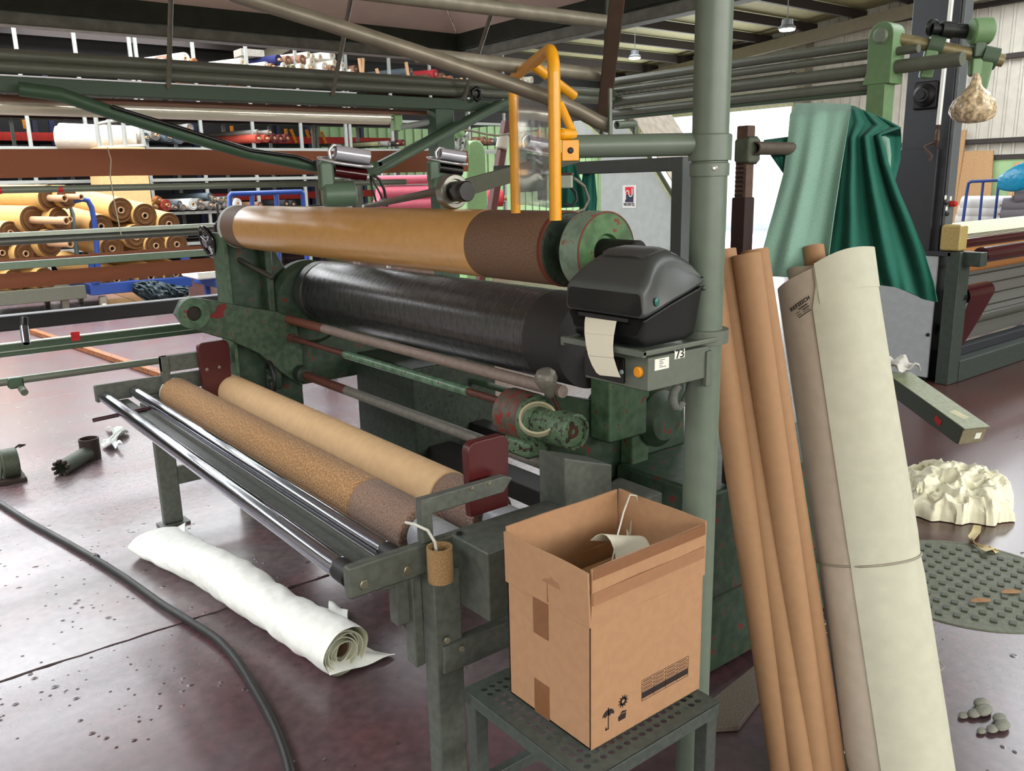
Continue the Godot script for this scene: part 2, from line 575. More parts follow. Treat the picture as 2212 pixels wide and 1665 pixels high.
func floor_slabs() -> void:
	# painted concrete: maroon paint, grey wear, red where less worn; fine pits
	var S := 1024
	var f1 := FastNoiseLite.new(); f1.seed = 3; f1.frequency = 0.006; f1.fractal_octaves = 5
	var f2 := FastNoiseLite.new(); f2.seed = 9; f2.frequency = 0.05; f2.fractal_octaves = 3
	var im1 := f1.get_seamless_image(S, S)
	var im2 := f2.get_seamless_image(S, S)
	var a := im1.get_data()
	var g := im2.get_data()
	var col := PackedByteArray(); col.resize(S * S * 3)
	var hgt := PackedByteArray(); hgt.resize(S * S)
	hgt.fill(56)
	var dark := PackedByteArray(); dark.resize(S * S)
	var rg := RandomNumberGenerator.new(); rg.seed = 5
	# pits, clustered
	for cl in 46:
		var cx := rg.randf() * S
		var cy := rg.randf() * S
		var n := rg.randi_range(3, 26)
		for q in n:
			var px := cx + rg.randfn() * 42.0
			var py := cy + rg.randfn() * 42.0
			var r := rg.randf_range(0.8, 2.0) if rg.randf() < 0.8 else rg.randf_range(2.0, 4.0)
			for yy in range(-5, 6):
				for xx in range(-5, 6):
					var d := sqrt(xx * xx * 1.0 + yy * yy * 1.6) / r
					if d < 1.2:
						var ix := posmod(int(px) + xx, S)
						var iy := posmod(int(py) + yy, S)
						var o := iy * S + ix
						var dep := int(clampf(1.2 - d, 0, 1) * 150.0)
						hgt[o] = maxi(hgt[o], 56 + dep)
						dark[o] = maxi(dark[o], dep)
	var A := Color(0.44, 0.37, 0.39)
	var B := Color(0.46, 0.35, 0.36)
	var C := Color(0.45, 0.40, 0.40)
	for i in S * S:
		var n1 := a[i] / 255.0
		var n2 := g[i] / 255.0
		var c := A.lerp(B, smoothstep(0.42, 0.75, n1)).lerp(C, smoothstep(0.55, 0.25, n1) * 0.8)
		var k := (0.88 + 0.24 * (n2 - 0.5)) * (1.0 - dark[i] / 255.0 * 0.7)
		col[i * 3] = int(clampf(c.r * k, 0, 1) * 255)
		col[i * 3 + 1] = int(clampf(c.g * k, 0, 1) * 255)
		col[i * 3 + 2] = int(clampf(c.b * k, 0, 1) * 255)
		hgt[i] = clampi(hgt[i] + int((n2 - 0.5) * 9), 0, 255)
	var m := StandardMaterial3D.new()
	m.resource_name = "painted_concrete"
	m.albedo_texture = ImageTexture.create_from_image(Image.create_from_data(S, S, false, Image.FORMAT_RGB8, col))
	var hi := Image.create_from_data(S, S, false, Image.FORMAT_L8, hgt)
	hi.convert(Image.FORMAT_RGBA8)
	hi.bump_map_to_normal_map(2.2)
	m.normal_enabled = true
	m.normal_texture = ImageTexture.create_from_image(hi)
	m.normal_scale = 0.55
	m.roughness = 0.27
	m.metallic_specular = 0.7
	m.uv1_triplanar = true
	m.uv1_world_triplanar = true
	m.uv1_scale = Vector3.ONE / 3.2
	mats["floor"] = m
	m.albedo_color = Color(1, 1, 1)
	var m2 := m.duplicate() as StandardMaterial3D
	m2.resource_name = "painted_concrete_hood_shade"
	m2.albedo_color = Color(0.80, 0.73, 0.75)  # shade under the hood is put into this darker near-slab tint
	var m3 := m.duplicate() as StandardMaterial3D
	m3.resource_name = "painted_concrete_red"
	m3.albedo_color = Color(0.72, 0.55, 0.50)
	var base := struct("floor", mb().span(Vector3(-9.2, -0.3, -22.3), Vector3(22.2, -0.016, 8.2), 0.0), M("joint", Color(0.10, 0.07, 0.07), 0.95))
	# poured slabs with open joints between them
	var xs := [-9.2, -3.0, 3.35, 9.0, 15.2, 22.2]
	var zs := [-22.3, -17.0, -11.9, -7.55, -3.09, 1.5, 8.2]
	var rj := RandomNumberGenerator.new(); rj.seed = 11
	for i in xs.size() - 1:
		for j in zs.size() - 1:
			var gx := 0.004
			var b := mb()
			# ragged edge along the nearest joint
			var near: bool = (j == 3 or j == 4)
			if near and i in [1]:
				var poly := []
				var e0: float = zs[j] + 0.004
				var e1: float = zs[j + 1] - 0.004
				var N := 120
				for k in N + 1:
					var x: float = lerpf(xs[i] + gx, xs[i + 1] - gx, float(k) / N)
					poly.append(Vector2(x, e0 + (absf(rj.randfn()) * 0.006 if j == 4 else 0.0)))
				for k in N + 1:
					var x: float = lerpf(xs[i + 1] - gx, xs[i] + gx, float(k) / N)
					poly.append(Vector2(x, e1 - (absf(rj.randfn()) * 0.005 if j == 3 else 0.0)))
				b.prism(poly, Vector3(0, -0.1, 0), Vector3(1, 0, 0), Vector3(0, 0, 1), Vector3(0, 0.1, 0), 0.0)
			else:
				b.span(Vector3(xs[i] + gx, -0.1, zs[j] + gx), Vector3(xs[i + 1] - gx, 0, zs[j + 1] - gx), 0.003)
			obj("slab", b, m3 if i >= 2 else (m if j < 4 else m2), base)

func build_canopy() -> void:
	var rim := M("hood_rim", Color(0.60, 0.63, 0.60), 0.55, 0.1, "blotch", 0.8)
	var dark := M("hood_dark", Color(0.20, 0.24, 0.20), 0.6, 0.1, "blotch", 0.8)
	var pan := M("hood_panel", Color(0.86, 0.79, 0.73), 0.75, 0.0, "soft", 0.4)
	var x1 := 4.19
	var x0 := -0.6
	var z0 := -5.95
	var z1 := -1.05
	var y := 2.6
	var t := thing("extraction_hood", "large brown-panelled hood with grey steel rim over the machines", "hood", Vector3((x0 + x1) / 2, y, (z0 + z1) / 2))
	# rim: lower flange, web and an inner green band, on four sides
	for s in [[Vector3(x0, y, z0), Vector3(x1, y, z0)], [Vector3(x1, y, z0), Vector3(x1, y, z1)], [Vector3(x1, y, z1), Vector3(x0, y, z1)], [Vector3(x0, y, z1), Vector3(x0, y, z0)]]:
		var b := mb()
		var d: Vector3 = (s[1] - s[0]).normalized()
		var inn: Vector3 = Vector3.UP.cross(d) * -1.0
		b.beam(s[0], s[1], 0.06, 0.07)
		b.beam(s[0] + Vector3(0, 0.07, 0) - inn * 0.03, s[1] + Vector3(0, 0.07, 0) - inn * 0.03, 0.012, 0.12)
		b.beam(s[0] + Vector3(0, -0.038, 0) - inn * 0.01, s[1] + Vector3(0, -0.038, 0) - inn * 0.01, 0.1, 0.006)
		obj("rim", b, rim, t)
		obj("inner_band", mb().beam(s[0] + Vector3(0, 0.105, 0) + inn * 0.05, s[1] + Vector3(0, 0.105, 0) + inn * 0.05, 0.05, 0.13), dark, t)
	# four sloping panels up to a flat top
	var q := 1.6
	var a := [Vector3(x0, y + 0.13, z0), Vector3(x1, y + 0.13, z0), Vector3(x1, y + 0.13, z1), Vector3(x0, y + 0.13, z1)]
	var c := [Vector3(x0 + q, y + 0.75, z0 + q), Vector3(x1 - q, y + 0.75, z0 + q), Vector3(x1 - q, y + 0.75, z1 - q), Vector3(x0 + q, y + 0.75, z1 - q)]
	for i in 4:
		var j := (i + 1) % 4
		# each slope is folded from three sheets with narrow gaps
		for k in 3:
			var f0 := k / 3.0 + 0.0012
			var f1 := (k + 1) / 3.0 - 0.0012
			var p0: Vector3 = a[i].lerp(a[j], f0); var p1: Vector3 = a[i].lerp(a[j], f1)
			var p2: Vector3 = c[i].lerp(c[j], f1); var p3: Vector3 = c[i].lerp(c[j], f0)
			obj("panel", mb().sheet([[p0, p1], [p3, p2]], 0.012), pan, t)
	obj("panel", mb().span(c[0], c[2] + Vector3(0, 0.02, 0), 0.0), pan, t)
	# frame bars that hang under the hood
	var zb := PD(1312, 50, 2.2).z
	var tub := M("frame_tube", Color(0.52, 0.50, 0.44), 0.45, 0.25, "blotch", 2.0)
	var rust := M("frame_rusty", Color(0.33, 0.26, 0.21), 0.6, 0.2, "blotch", 2.0)
	obj("frame_bar", mb().tube(PZ(1316, 48, zb), PZ(700, -28, zb), 0.017, 14), tub, t)
	obj("frame_bar", mb().tube(PZ(1314, 163, zb), PZ(900, 119, zb), 0.017, 14), tub, t)
	obj("hanger", mb().beam(PD(1334, -8, 2.0) + Vector3(0, 0.0, 0), PD(1304, 246, 2.28), 0.02, 0.036, Vector3(1, 0, 1)), rust, t)
	obj("hanger", mb().beam(PD(1318, -8, 2.6), PD(1312, 230, 2.75), 0.03, 0.03), dark, t)
	for e in [[PZ(364, 190, -4.8), 0.95], [PZ(718, 206, -4.8), 0.95], [PZ(1001, 215, -4.8), 0.95]]:
		obj("stay_rod", mb().tube(e[0], e[0] + Vector3(-0.0862, 0.752, 0.6535) * e[1], 0.013, 10), tub, t)
	# long bent pipe across the top
	var pts := [PD(500, -14, 1.62), PD(700, 48, 1.65), PD(900, 113, 1.70), PD(1100, 181, 1.76), PD(1200, 217, 1.79), PD(1250, 240, 1.81), PD(1290, 262, 1.83), PD(1316, 272, 1.84)]
	var p := obj("bent_pipe", mb().sweep(pts, 0.0155, 16), M("pipe_grey", Color(0.46, 0.43, 0.37), 0.42, 0.3, "blotch", 2.0))
	tag(p, "long bent grey pipe slanting down from the hood to the yellow guard", "pipe")

func build_stand() -> void:
	var grey := M("stand_grey", Color(0.35, 0.37, 0.34), 0.5, 0.15, "blotch", 3.0)
	var red := M("oxblood", Color(0.28, 0.06, 0.06), 0.35, 0.0, "soft", 2.0)
	var black := M("black_rubber", Color(0.03, 0.03, 0.035), 0.5, 0.0, "fine", 3.0)
	var bolt := M("bolt", Color(0.55, 0.54, 0.46), 0.4, 0.7, "fine", 5.0)
	var chrome := M("chrome", Color(0.62, 0.64, 0.68), 0.13, 1.0, "", 1.0)
	chrome.roughness_texture = null
	var fuzz := StandardMaterial3D.new()
	fuzz.resource_name = "cork_cover"
	fuzz.albedo_texture = ramp("cork", 0.09, [Color(0.48, 0.33, 0.19), Color(0.66, 0.49, 0.30), Color(0.80, 0.65, 0.46)], [0.2, 0.5, 0.8], 3)
	fuzz.uv1_triplanar = true; fuzz.uv1_world_triplanar = true; fuzz.uv1_scale = Vector3.ONE * 2.4
	fuzz.roughness = 0.95
	fuzz.normal_enabled = true
	fuzz.normal_texture = noise("fuzz_n", 0.11, 0, 1, 3, 512, FastNoiseLite.TYPE_SIMPLEX_SMOOTH, true, 7.0)
	fuzz.rim_enabled = true; fuzz.rim = 0.3
	var fuzzg := fuzz.duplicate()
	fuzzg.resource_name = "cork_cover_worn"
	fuzzg.albedo_texture = ramp("corkg", 0.1, [Color(0.42, 0.31, 0.25), Color(0.54, 0.43, 0.36), Color(0.60, 0.51, 0.45)], [0.2, 0.5, 0.8], 4)
	var smooth := M("cover_smooth", Color(0.86, 0.72, 0.54), 0.8, 0.0, "soft", 2.0, "weave", 0.25)
	var wrapm := M("plastic_wrap", Color(0.62, 0.63, 0.65), 0.25, 0.0, "fine", 3.0, "crumple", 0.6)
	var t := thing("roll_stand", "grey steel roll stand with two chrome and two cork-covered rollers", "roll stand", Vector3(1.1, 0, -2.9))
	var zf := -4.1
	var zn := -1.65
	# crossbars
	var cb0 := obj("crossbar", mb().span(Vector3(0.80, 0.668, zf - 0.03), Vector3(1.30, 0.748, zf), 0.006), grey, t)
	var cb1 := obj("crossbar", mb().span(Vector3(0.795, 0.664, zn - 0.03), Vector3(1.62, 0.746, zn), 0.007), grey, t)
	for px in [[786, 1262], [880, 1231]]:
		var c = PZ(px[0], px[1], zn)
		obj("bolt", mb().lathe(c - Vector3(0, 0, 0.002), Vector3(0, 0, 1), [Vector2(0, 0.0135), Vector2(0.006, 0.0135), Vector2(0.008, 0.011), Vector2(0.008, 0)], 6), bolt, cb1)
	# chrome rollers with black plugs at the near end
	for r in [[0.836, 0.690, 0.0285], [0.964, 0.697, 0.0255]]:
		var z1: float = -1.71
		var ro := obj("chrome_roller", mb().tube(Vector3(r[0], r[1], zf + 0.012), Vector3(r[0], r[1], z1 - 0.065), r[2], 36), chrome, t)
		obj("end_plug", mb().tube(Vector3(r[0], r[1], z1 - 0.065), Vector3(r[0], r[1], z1), r[2] * 1.03, 28, 0.004), black, ro)
		obj("axle", mb().tube(Vector3(r[0], r[1], z1), Vector3(r[0], r[1], zn - 0.02), 0.010, 12), bolt, ro)
	# covered rollers
	var r1 := obj("covered_roller", mb().tube(Vector3(1.14, 0.663, -4.055), Vector3(1.14, 0.663, -2.18), 0.0765, 48, 0.004), fuzz, t)
	obj("worn_cover", mb().tube(Vector3(1.14, 0.663, -2.18), Vector3(1.14, 0.663, -1.88), 0.0755, 48, 0.004), fuzzg, r1)
	obj("wrapped_hub", mb().tube(Vector3(1.14, 0.663, -1.88), Vector3(1.14, 0.663, -1.70), 0.058, 32, 0.012), wrapm, r1)
	obj("white_collar", mb().tube(Vector3(1.14, 0.663, -4.085), Vector3(1.14, 0.663, -4.055), 0.072, 36, 0.004), M("white_plastic", Color(0.86, 0.86, 0.84), 0.5, 0.0, "fine", 3.0), r1)
	var r2 := obj("covered_roller", mb().tube(Vector3(1.40, 0.636, -4.055), Vector3(1.40, 0.636, -2.13), 0.078, 48, 0.004), smooth, t)
	obj("worn_cover", mb().tube(Vector3(1.40, 0.636, -2.13), Vector3(1.40, 0.636, -1.90), 0.074, 48, 0.004), fuzzg, r2)
	obj("wrapped_hub", mb().tube(Vector3(1.40, 0.636, -1.90), Vector3(1.40, 0.636, -1.72), 0.05, 32, 0.012), wrapm, r2)
	# legs, foot plates, low stretchers
	obj("leg", mb().span(Vector3(1.025, 0.012, zf - 0.04), Vector3(1.115, 0.67, zf + 0.005), 0.005), grey, t)
	obj("foot_plate", mb().span(Vector3(1.0, 0, zf - 0.06), Vector3(1.14, 0.012, zf + 0.03), 0.002), grey, t)
	obj("stretcher", mb().span(Vector3(1.11, 0.20, zf - 0.03), Vector3(1.75, 0.29, zf), 0.005), grey, t)
	var nl := obj("leg", mb().span(Vector3(1.005, 0.012, zn - 0.03), Vector3(1.088, 0.67, zn + 0.03), 0.006), grey, t)
	obj("foot_plate", mb().span(Vector3(0.98, 0, zn - 0.05), Vector3(1.11, 0.012, zn + 0.05), 0.002), grey, t)
	obj("stretcher", mb().span(Vector3(1.02, 0.395, zn + 0.005), Vector3(1.75, 0.475, zn + 0.04), 0.005), grey, t)
	for px in [[965, 1382], [996, 1400]]:
		var c = PZ(px[0], px[1], zn + 0.04)
		obj("bolt", mb().lathe(c, Vector3(0, 0, 1), [Vector2(0, 0.010), Vector2(0.005, 0.010), Vector2(0.006, 0.008), Vector2(0.006, 0)], 6), bolt, nl)
	# tray between the chrome rollers and the deep channel under them
	obj("channel", mb().span(Vector3(0.895, 0.642, zf + 0.005), Vector3(0.935, 0.668, zn - 0.03), 0.003), grey, t)
	obj("channel", mb().beam(Vector3(0.985, 0.615, zf + 0.01), Vector3(0.985, 0.615, zn - 0.03), 0.012, 0.05), grey, t)
	# motor cover by the near crossbar
	obj("motor_cover", mb().span(Vector3(1.085, 0.565, zn - 0.01), Vector3(1.70, 0.748, zn + 0.15), 0.006), grey, t)
	obj("bolt", mb().lathe(Vector3(1.10, 0.748, zn + 0.012), Vector3.UP, [Vector2(0, 0.008), Vector2(0.005, 0.008), Vector2(0.006, 0.0)], 10), black, t)
	# upright bracket, slanted arm and dark red guide plates
	obj("bracket", mb().span(Vector3(1.0, 0.744, zn - 0.028), Vector3(1.033, 0.855, zn), 0.004), grey, t)
	var arm := mb()
	arm.prism([Vector2(0.998, 0.815), Vector2(1.0, 0.86), Vector2(1.26, 0.86), Vector2(1.285, 0.848), Vector2(1.255, 0.815)], Vector3(0, 0, zn - 0.028), Vector3(1, 0, 0), Vector3(0, 1, 0), Vector3(0, 0, 0.026), 0.004)
	obj("guide_arm", arm, grey, t)
	for px in [[1021, 1056], [1058, 1045]]:
		var c = PZ(px[0], px[1], zn)
		obj("bolt", mb().lathe(c - Vector3(0, 0, 0.003), Vector3(0, 0, 1), [Vector2(0, 0.006), Vector2(0.003, 0.006), Vector2(0.004, 0.0)], 10), bolt, t)
	var rp := func(cx: float, y0: float, y1: float, w: float) -> Array:
		var o := []
		var h := w / 2
		var rr := 0.028
		for k in 7:
			var an := PI * 0.5 * k / 6
			o.append(Vector2(cx + h - rr + rr * cos(an), y1 - rr + rr * sin(an)))
		for k in 7:
			var an := PI * 0.5 + PI * 0.5 * k / 6
			o.append(Vector2(cx - h + rr + rr * cos(an), y1 - rr + rr * sin(an)))
		o.append(Vector2(cx - h + 0.006, y0)); o.append(Vector2(cx + h - 0.006, y0))
		return o
	obj("guide_plate", mb().prism(rp.call(1.248, 0.748, 0.952, 0.136), Vector3(0, 0, zn - 0.085), Vector3(1, 0, 0), Vector3(0, 1, 0), Vector3(0, 0, 0.03), 0.004), red, t)
	var fp := obj("guide_plate", mb().prism(rp.call(1.325, 0.60, 0.895, 0.15), Vector3(0, 0, zf + 0.055), Vector3(1, 0, 0), Vector3(0, 1, 0), Vector3(0, 0, 0.03), 0.004), red, t)
	for px in [[447, 798], [474, 793]]:
		var c = PZ(px[0], px[1], zf + 0.085)
		obj("bolt", mb().lathe(c - Vector3(0, 0, 0.002), Vector3(0, 0, 1), [Vector2(0, 0.008), Vector2(0.003, 0.008), Vector2(0.004, 0.0)], 10), bolt, fp)
	obj("bracket", mb().span(Vector3(1.09, 0.70, zf - 0.002), Vector3(1.125, 0.845, zf + 0.045), 0.004), grey, t)
	obj("guide_arm", mb().span(Vector3(1.09, 0.77, zf + 0.0), Vector3(1.44, 0.845, zf + 0.04), 0.004), grey, t)
	# hand rod behind the chrome rollers and black star knob below
	obj("rod", mb().tube(PZ(200, 908, zf + 0.3), PZ(330, 880, zf + 0.3), 0.009, 10), M("plum_rod", Color(0.25, 0.13, 0.16), 0.4, 0.2, "fine", 3.0), t)
	var kc := PX(879, 1343, 0.985)
	var kp := []
	for k in 48:
		var an := TAU * k / 48
		var rr := 0.034 + 0.005 * cos(an * 6.0)
		kp.append(Vector2(rr * cos(an), rr * sin(an)))
	var kb := mb().prism(kp, kc, Vector3(0, 1, 0), Vector3(0, 0, 1), Vector3(0.022, 0, 0), 0.006)
	kb.tube(kc + Vector3(0.02, 0, 0), kc + Vector3(0.05, 0, 0), 0.011, 12)
	obj("knob", kb, black, t)
	obj("plate", mb().span(Vector3(0.98, 0.40, zn - 0.075), Vector3(1.01, 0.66, zn - 0.03), 0.004), grey, t)
	obj("bracket", mb().span(Vector3(0.945, 0.52, zn - 0.09), Vector3(0.985, 0.67, zn - 0.05), 0.004), grey, t)
	# sloped grey housing at the near end of the machine side
	var hb := mb()
	hb.prism([Vector2(1.42, 0.70), Vector2(1.42, 0.885), Vector2(1.60, 0.825), Vector2(1.60, 0.66)], Vector3(0, 0, zn - 0.06), Vector3(1, 0, 0), Vector3(0, 1, 0), Vector3(0, 0, 0.11), 0.005)
	obj("housing", hb, grey, t)
	# cardboard tube cup hanging on the crossbar
	var cc := PZ(949, 1180, zn + 0.055)
	var cb := mb().pipe(cc + Vector3(0, -0.088, 0), cc, 0.0315, 0.0265, 30)
	var cupm := M("cup_card", Color(0.62, 0.49, 0.32), 0.85, 0.0, "grain", 4.0)
	var cup := obj("tube_cup", cb, cupm)
	tag(cup, "short cardboard tube hung as a cup on the stand's near crossbar", "tube")
	obj("string", mb().sweep([cc + Vector3(0.0, -0.05, -0.01), cc + Vector3(-0.004, 0.008, -0.012), cc + Vector3(-0.012, 0.035, -0.03), cc + Vector3(-0.03, 0.046, -0.06), cc + Vector3(-0.04, 0.046, -0.085)], 0.004, 8), M("cord_white", Color(0.80, 0.80, 0.76), 0.8, 0.0, "fine", 4.0), cup)

func paint(key: String, base: Color, chip: Color, amount: float, rough := 0.55, sc := 2.2) -> StandardMaterial3D:
	if mats.has(key): return mats[key]
	var m := StandardMaterial3D.new()
	m.resource_name = key
	var e := 0.5 + amount
	m.albedo_texture = ramp(key, 0.014, [base.darkened(0.18), base, base.lightened(0.06), chip], [0.2, 0.5, e, e + 0.015], 5)
	m.uv1_triplanar = true; m.uv1_world_triplanar = true; m.uv1_scale = Vector3.ONE * sc
	m.roughness = rough
	mats[key] = m
	return m

func wheel(cen: Vector3, ax: Vector3, r: float, tr: float, m: Material, rim: Material, parent: Node, spokes := 3) -> void:
	var fr = Mb.frame(ax.normalized())
	var pts := []
	for k in 36: pts.append(cen + (fr[0] * cos(TAU * k / 36) + fr[1] * sin(TAU * k / 36)) * r)
	var o := obj("handwheel", mb().sweep(pts, tr, 10, false, true), rim, parent)
	var b := mb()
	for k in spokes:
		var an := TAU * k / spokes + 0.4
		b.tube(cen, cen + (fr[0] * cos(an) + fr[1] * sin(an)) * r, tr * 0.75, 8)
	b.tube(cen - ax.normalized() * 0.02, cen + ax.normalized() * 0.02, tr * 2.2, 14)
	obj("spokes", b, m, o)

func build_machine() -> void:
	var redc := Color(0.42, 0.13, 0.10)
	var grn := paint("machine_green", Color(0.17, 0.25, 0.18), redc, 0.31)
	var lit := paint("cover_green", Color(0.25, 0.36, 0.26), redc, 0.33)
	var dk := paint("deep_green", Color(0.13, 0.19, 0.13), Color(0.09, 0.11, 0.09), 0.2)
	var rust := paint("peeling_green", Color(0.36, 0.47, 0.36), Color(0.16, 0.10, 0.07), 0.10, 0.5, 5.0)
	var disc := paint("disc_green", Color(0.27, 0.42, 0.25), Color(0.45, 0.20, 0.12), 0.3)
	var discl := paint("disc_rim_green", Color(0.47, 0.56, 0.49), Color(0.55, 0.30, 0.22), 0.27)
	var rimrust := M("rim_rust", Color(0.42, 0.20, 0.12), 0.7)
	var black := M("iron_black", Color(0.05, 0.05, 0.05), 0.55, 0.2, "fine", 3.0)
	var steel := M("worn_steel", Color(0.50, 0.50, 0.48), 0.4, 0.6, "blotch", 4.0)
	var t := thing("winding_machine", "dark green fabric winding machine with a yellow roller over a black drum", "machine", Vector3(2.0, 0, -2.8))
	# far side frame with its light edge flange and round casting
	var zf := -4.02
	var b := mb()
	b.prism([Vector2(1.445, 0.0), Vector2(1.445, 1.36), Vector2(1.53, 1.50), Vector2(1.64, 1.44), Vector2(1.74, 1.20), Vector2(2.6, 1.05), Vector2(2.6, 0.0), Vector2(2.2, 0.0), Vector2(2.2, 0.6), Vector2(1.78, 0.6), Vector2(1.78, 0.0)], Vector3(0, 0, zf - 0.14), Vector3(1, 0, 0), Vector3(0, 1, 0), Vector3(0, 0, 0.1), 0.006)
	obj("side_frame", b, grn, t)
	obj("edge_flange", mb().span(Vector3(1.425, 0.0, zf - 0.16), Vector3(1.445, 1.40, zf + 0.0), 0.004), lit, t)
	obj("casting", mb().lathe(Vector3(1.84, 1.03, zf - 0.05), Vector3(0, 0, 1), [Vector2(0, 0.0), Vector2(0, 0.215), Vector2(0.05, 0.215), Vector2(0.08, 0.19), Vector2(0.08, 0.0)], 40), grn, t)
	obj("casting_rib", mb().span(Vector3(1.60, 0.62, zf - 0.04), Vector3(1.64, 1.36, zf + 0.05), 0.01), grn, t)
	# support arm of the far frame with a bored boss
	var P := []
	for px in [[395, 652], [420, 643], [505, 657], [605, 674], [640, 690], [655, 760], [655, 835], [610, 806], [560, 764], [500, 736], [430, 716], [400, 704], [383, 680]]:
		var w = PZ(px[0], px[1], zf + 0.07)
		P.append(Vector2(w.x, w.y))
	var arm := obj("support_arm", mb().prism(P, Vector3(0, 0, zf + 0.0), Vector3(1, 0, 0), Vector3(0, 1, 0), Vector3(0, 0, 0.07), 0.006), paint("arm_green", Color(0.22, 0.31, 0.23), redc, 0.28, 0.55, 3.0), t)
	var bc := PZ(416, 676, zf + 0.07)
	obj("boss", mb().pipe(bc - Vector3(0, 0, 0.005), bc + Vector3(0, 0, 0.025), 0.072, 0.034, 32), lit, arm)
	obj("bore", mb().tube(bc - Vector3(0, 0, 0.01), bc + Vector3(0, 0, 0.005), 0.034, 24), M("bore_brown", Color(0.16, 0.11, 0.09), 0.7), arm)
	obj("rust_patch", mb().prism([Vector2(0, 0), Vector2(0.03, 0.012), Vector2(0.05, 0.045), Vector2(0.085, 0.05), Vector2(0.09, 0.03), Vector2(0.07, 0.01), Vector2(0.075, -0.01), Vector2(0.045, -0.02), Vector2(0.02, -0.012)], PZ(450, 682, zf + 0.0705), Vector3(1, 0, 0), Vector3(0, 1, 0), Vector3(0, 0, 0.0012), 0.0), M("primer_red", Color(0.45, 0.10, 0.08), 0.7), arm)
	# yellow roller, worn at both ends
	var Y := Vector3(1.516, 1.426, 0)
	var yel := M("roller_yellow", Color(0.84, 0.64, 0.36), 0.27, 0.0, "soft", 2.0, "weave", 0.1)
	yel.metallic_specular = 0.7
	var worn := M("roller_worn", Color(0.54, 0.42, 0.33), 0.6, 0.0, "grain", 3.0, "weave", 0.4)
	var yr := obj("top_roller", mb().tube(Y + Vector3(0, 0, -3.86), Y + Vector3(0, 0, -2.03), 0.1, 56, 0.0008), yel, t)
	obj("worn_band", mb().tube(Y + Vector3(0, 0, -4.03), Y + Vector3(0, 0, -3.86), 0.0995, 56, 0.004), worn, yr)
	obj("worn_band", mb().tube(Y + Vector3(0, 0, -2.03), Y + Vector3(0, 0, -1.70), 0.0995, 56, 0.003), worn, yr)
	obj("end_cap", mb().tube(Y + Vector3(0, 0, -4.06), Y + Vector3(0, 0, -4.028), 0.102, 48, 0.004), M("pale_cap", Color(0.78, 0.82, 0.80), 0.5, 0.0, "fine", 3.0), yr)
	# hub disc, flange wheel and shaft at the near end
	obj("hub_disc", mb().tube(Y + Vector3(0, 0, -1.70), Y + Vector3(0, 0, -1.684), 0.101, 48, 0.002), rimrust, yr)
	obj("hub_face", mb().lathe(Y + Vector3(0, 0, -1.684), Vector3(0, 0, 1), [Vector2(0, 0.097), Vector2(0.004, 0.094), Vector2(0.004, 0.05), Vector2(0.09, 0.045), Vector2(0.09, 0.0)], 40), dk, yr)
	var fl := obj("flange_wheel", mb().lathe(Y + Vector3(0, 0.0, -1.612), Vector3(0, 0, 1), [Vector2(0, 0.03), Vector2(0, 0.098), Vector2(0.003, 0.101), Vector2(0.068, 0.101), Vector2(0.07, 0.099)], 48), discl, t)
	obj("rusty_edge", mb().lathe(Y + Vector3(0, 0, -1.543), Vector3(0, 0, 1), [Vector2(0, 0.1005), Vector2(0.002, 0.1), Vector2(0.003, 0.096)], 48), rimrust, fl)
	obj("wheel_face", mb().lathe(Y + Vector3(0, 0, -1.543), Vector3(0, 0, 1), [Vector2(0.0, 0.098), Vector2(0.002, 0.0965), Vector2(0.002, 0.045), Vector2(-0.01, 0.04), Vector2(-0.01, 0.0)], 48), disc, fl)
	obj("shaft", mb().tube(Y + Vector3(0, 0, -1.56), Y + Vector3(0, 0, -1.43), 0.033, 28, 0.004), M("shaft_dark", Color(0.13, 0.12, 0.11), 0.55, 0.3), t)
	# black drum
	var D := Vector3(1.885, 1.088, 0)
	var dm := StandardMaterial3D.new()
	dm.resource_name = "drum_rubber"
	dm.albedo_color = Color(0.24, 0.245, 0.26)
	dm.albedo_texture = noise("streak", 0.03, 0.5, 1.0, 5)
	dm.uv1_triplanar = true; dm.uv1_world_triplanar = true; dm.uv1_scale = Vector3(0.6, 0.6, 9.0)
	dm.roughness_texture = noise("streak_r", 0.03, 0.4, 0.62, 4)
	dm.roughness = 0.55
	dm.metallic_specular = 0.75
	var dr := obj("drum", mb().tube(D + Vector3(0, 0, -3.88), D + Vector3(0, 0, -1.99), 0.155, 64, 0.004), dm, t)
	obj("drum_sleeve", mb().tube(D + Vector3(0, 0, -3.99), D + Vector3(0, 0, -3.88), 0.152, 64, 0.02), M("drum_grey", Color(0.25, 0.26, 0.26), 0.35, 0.1, "soft", 2.0), dr)
	obj("lint_band", mb().tube(D + Vector3(0, 0, -2.16), D + Vector3(0, 0, -1.98), 0.1556, 64, 0.001), M("drum_dusty", Color(0.20, 0.20, 0.205), 0.7, 0.0, "soft", 2.0), dr)
	# long rods
	var pinkm := M("rod_dusty", Color(0.60, 0.54, 0.51), 0.55, 0.15, "blotch", 3.0)
	var rodr := M("rod_red", Color(0.38, 0.22, 0.18), 0.55, 0.15, "blotch", 3.0)
	var r1 := obj("rod", mb().tube(Vector3(1.684, 0.968, zf + 0.06), Vector3(1.684, 0.968, -1.9), 0.0205, 22), pinkm, t)
	obj("rusty_end", mb().tube(Vector3(1.684, 0.968, zf + 0.06), Vector3(1.684, 0.968, -3.55), 0.0208, 22), M("rod_rust", Color(0.46, 0.27, 0.20), 0.6, 0.1, "blotch", 3.0), r1)
	var r2 := obj("rod", mb().tube(Vector3(1.69, 0.874, zf + 0.06), Vector3(1.69, 0.874, -2.0), 0.0135, 18), rodr, t)
	obj("collar", mb().tube(Vector3(1.69, 0.874, zf + 0.06), Vector3(1.69, 0.874, zf + 0.1), 0.022, 18), rodr, r2)
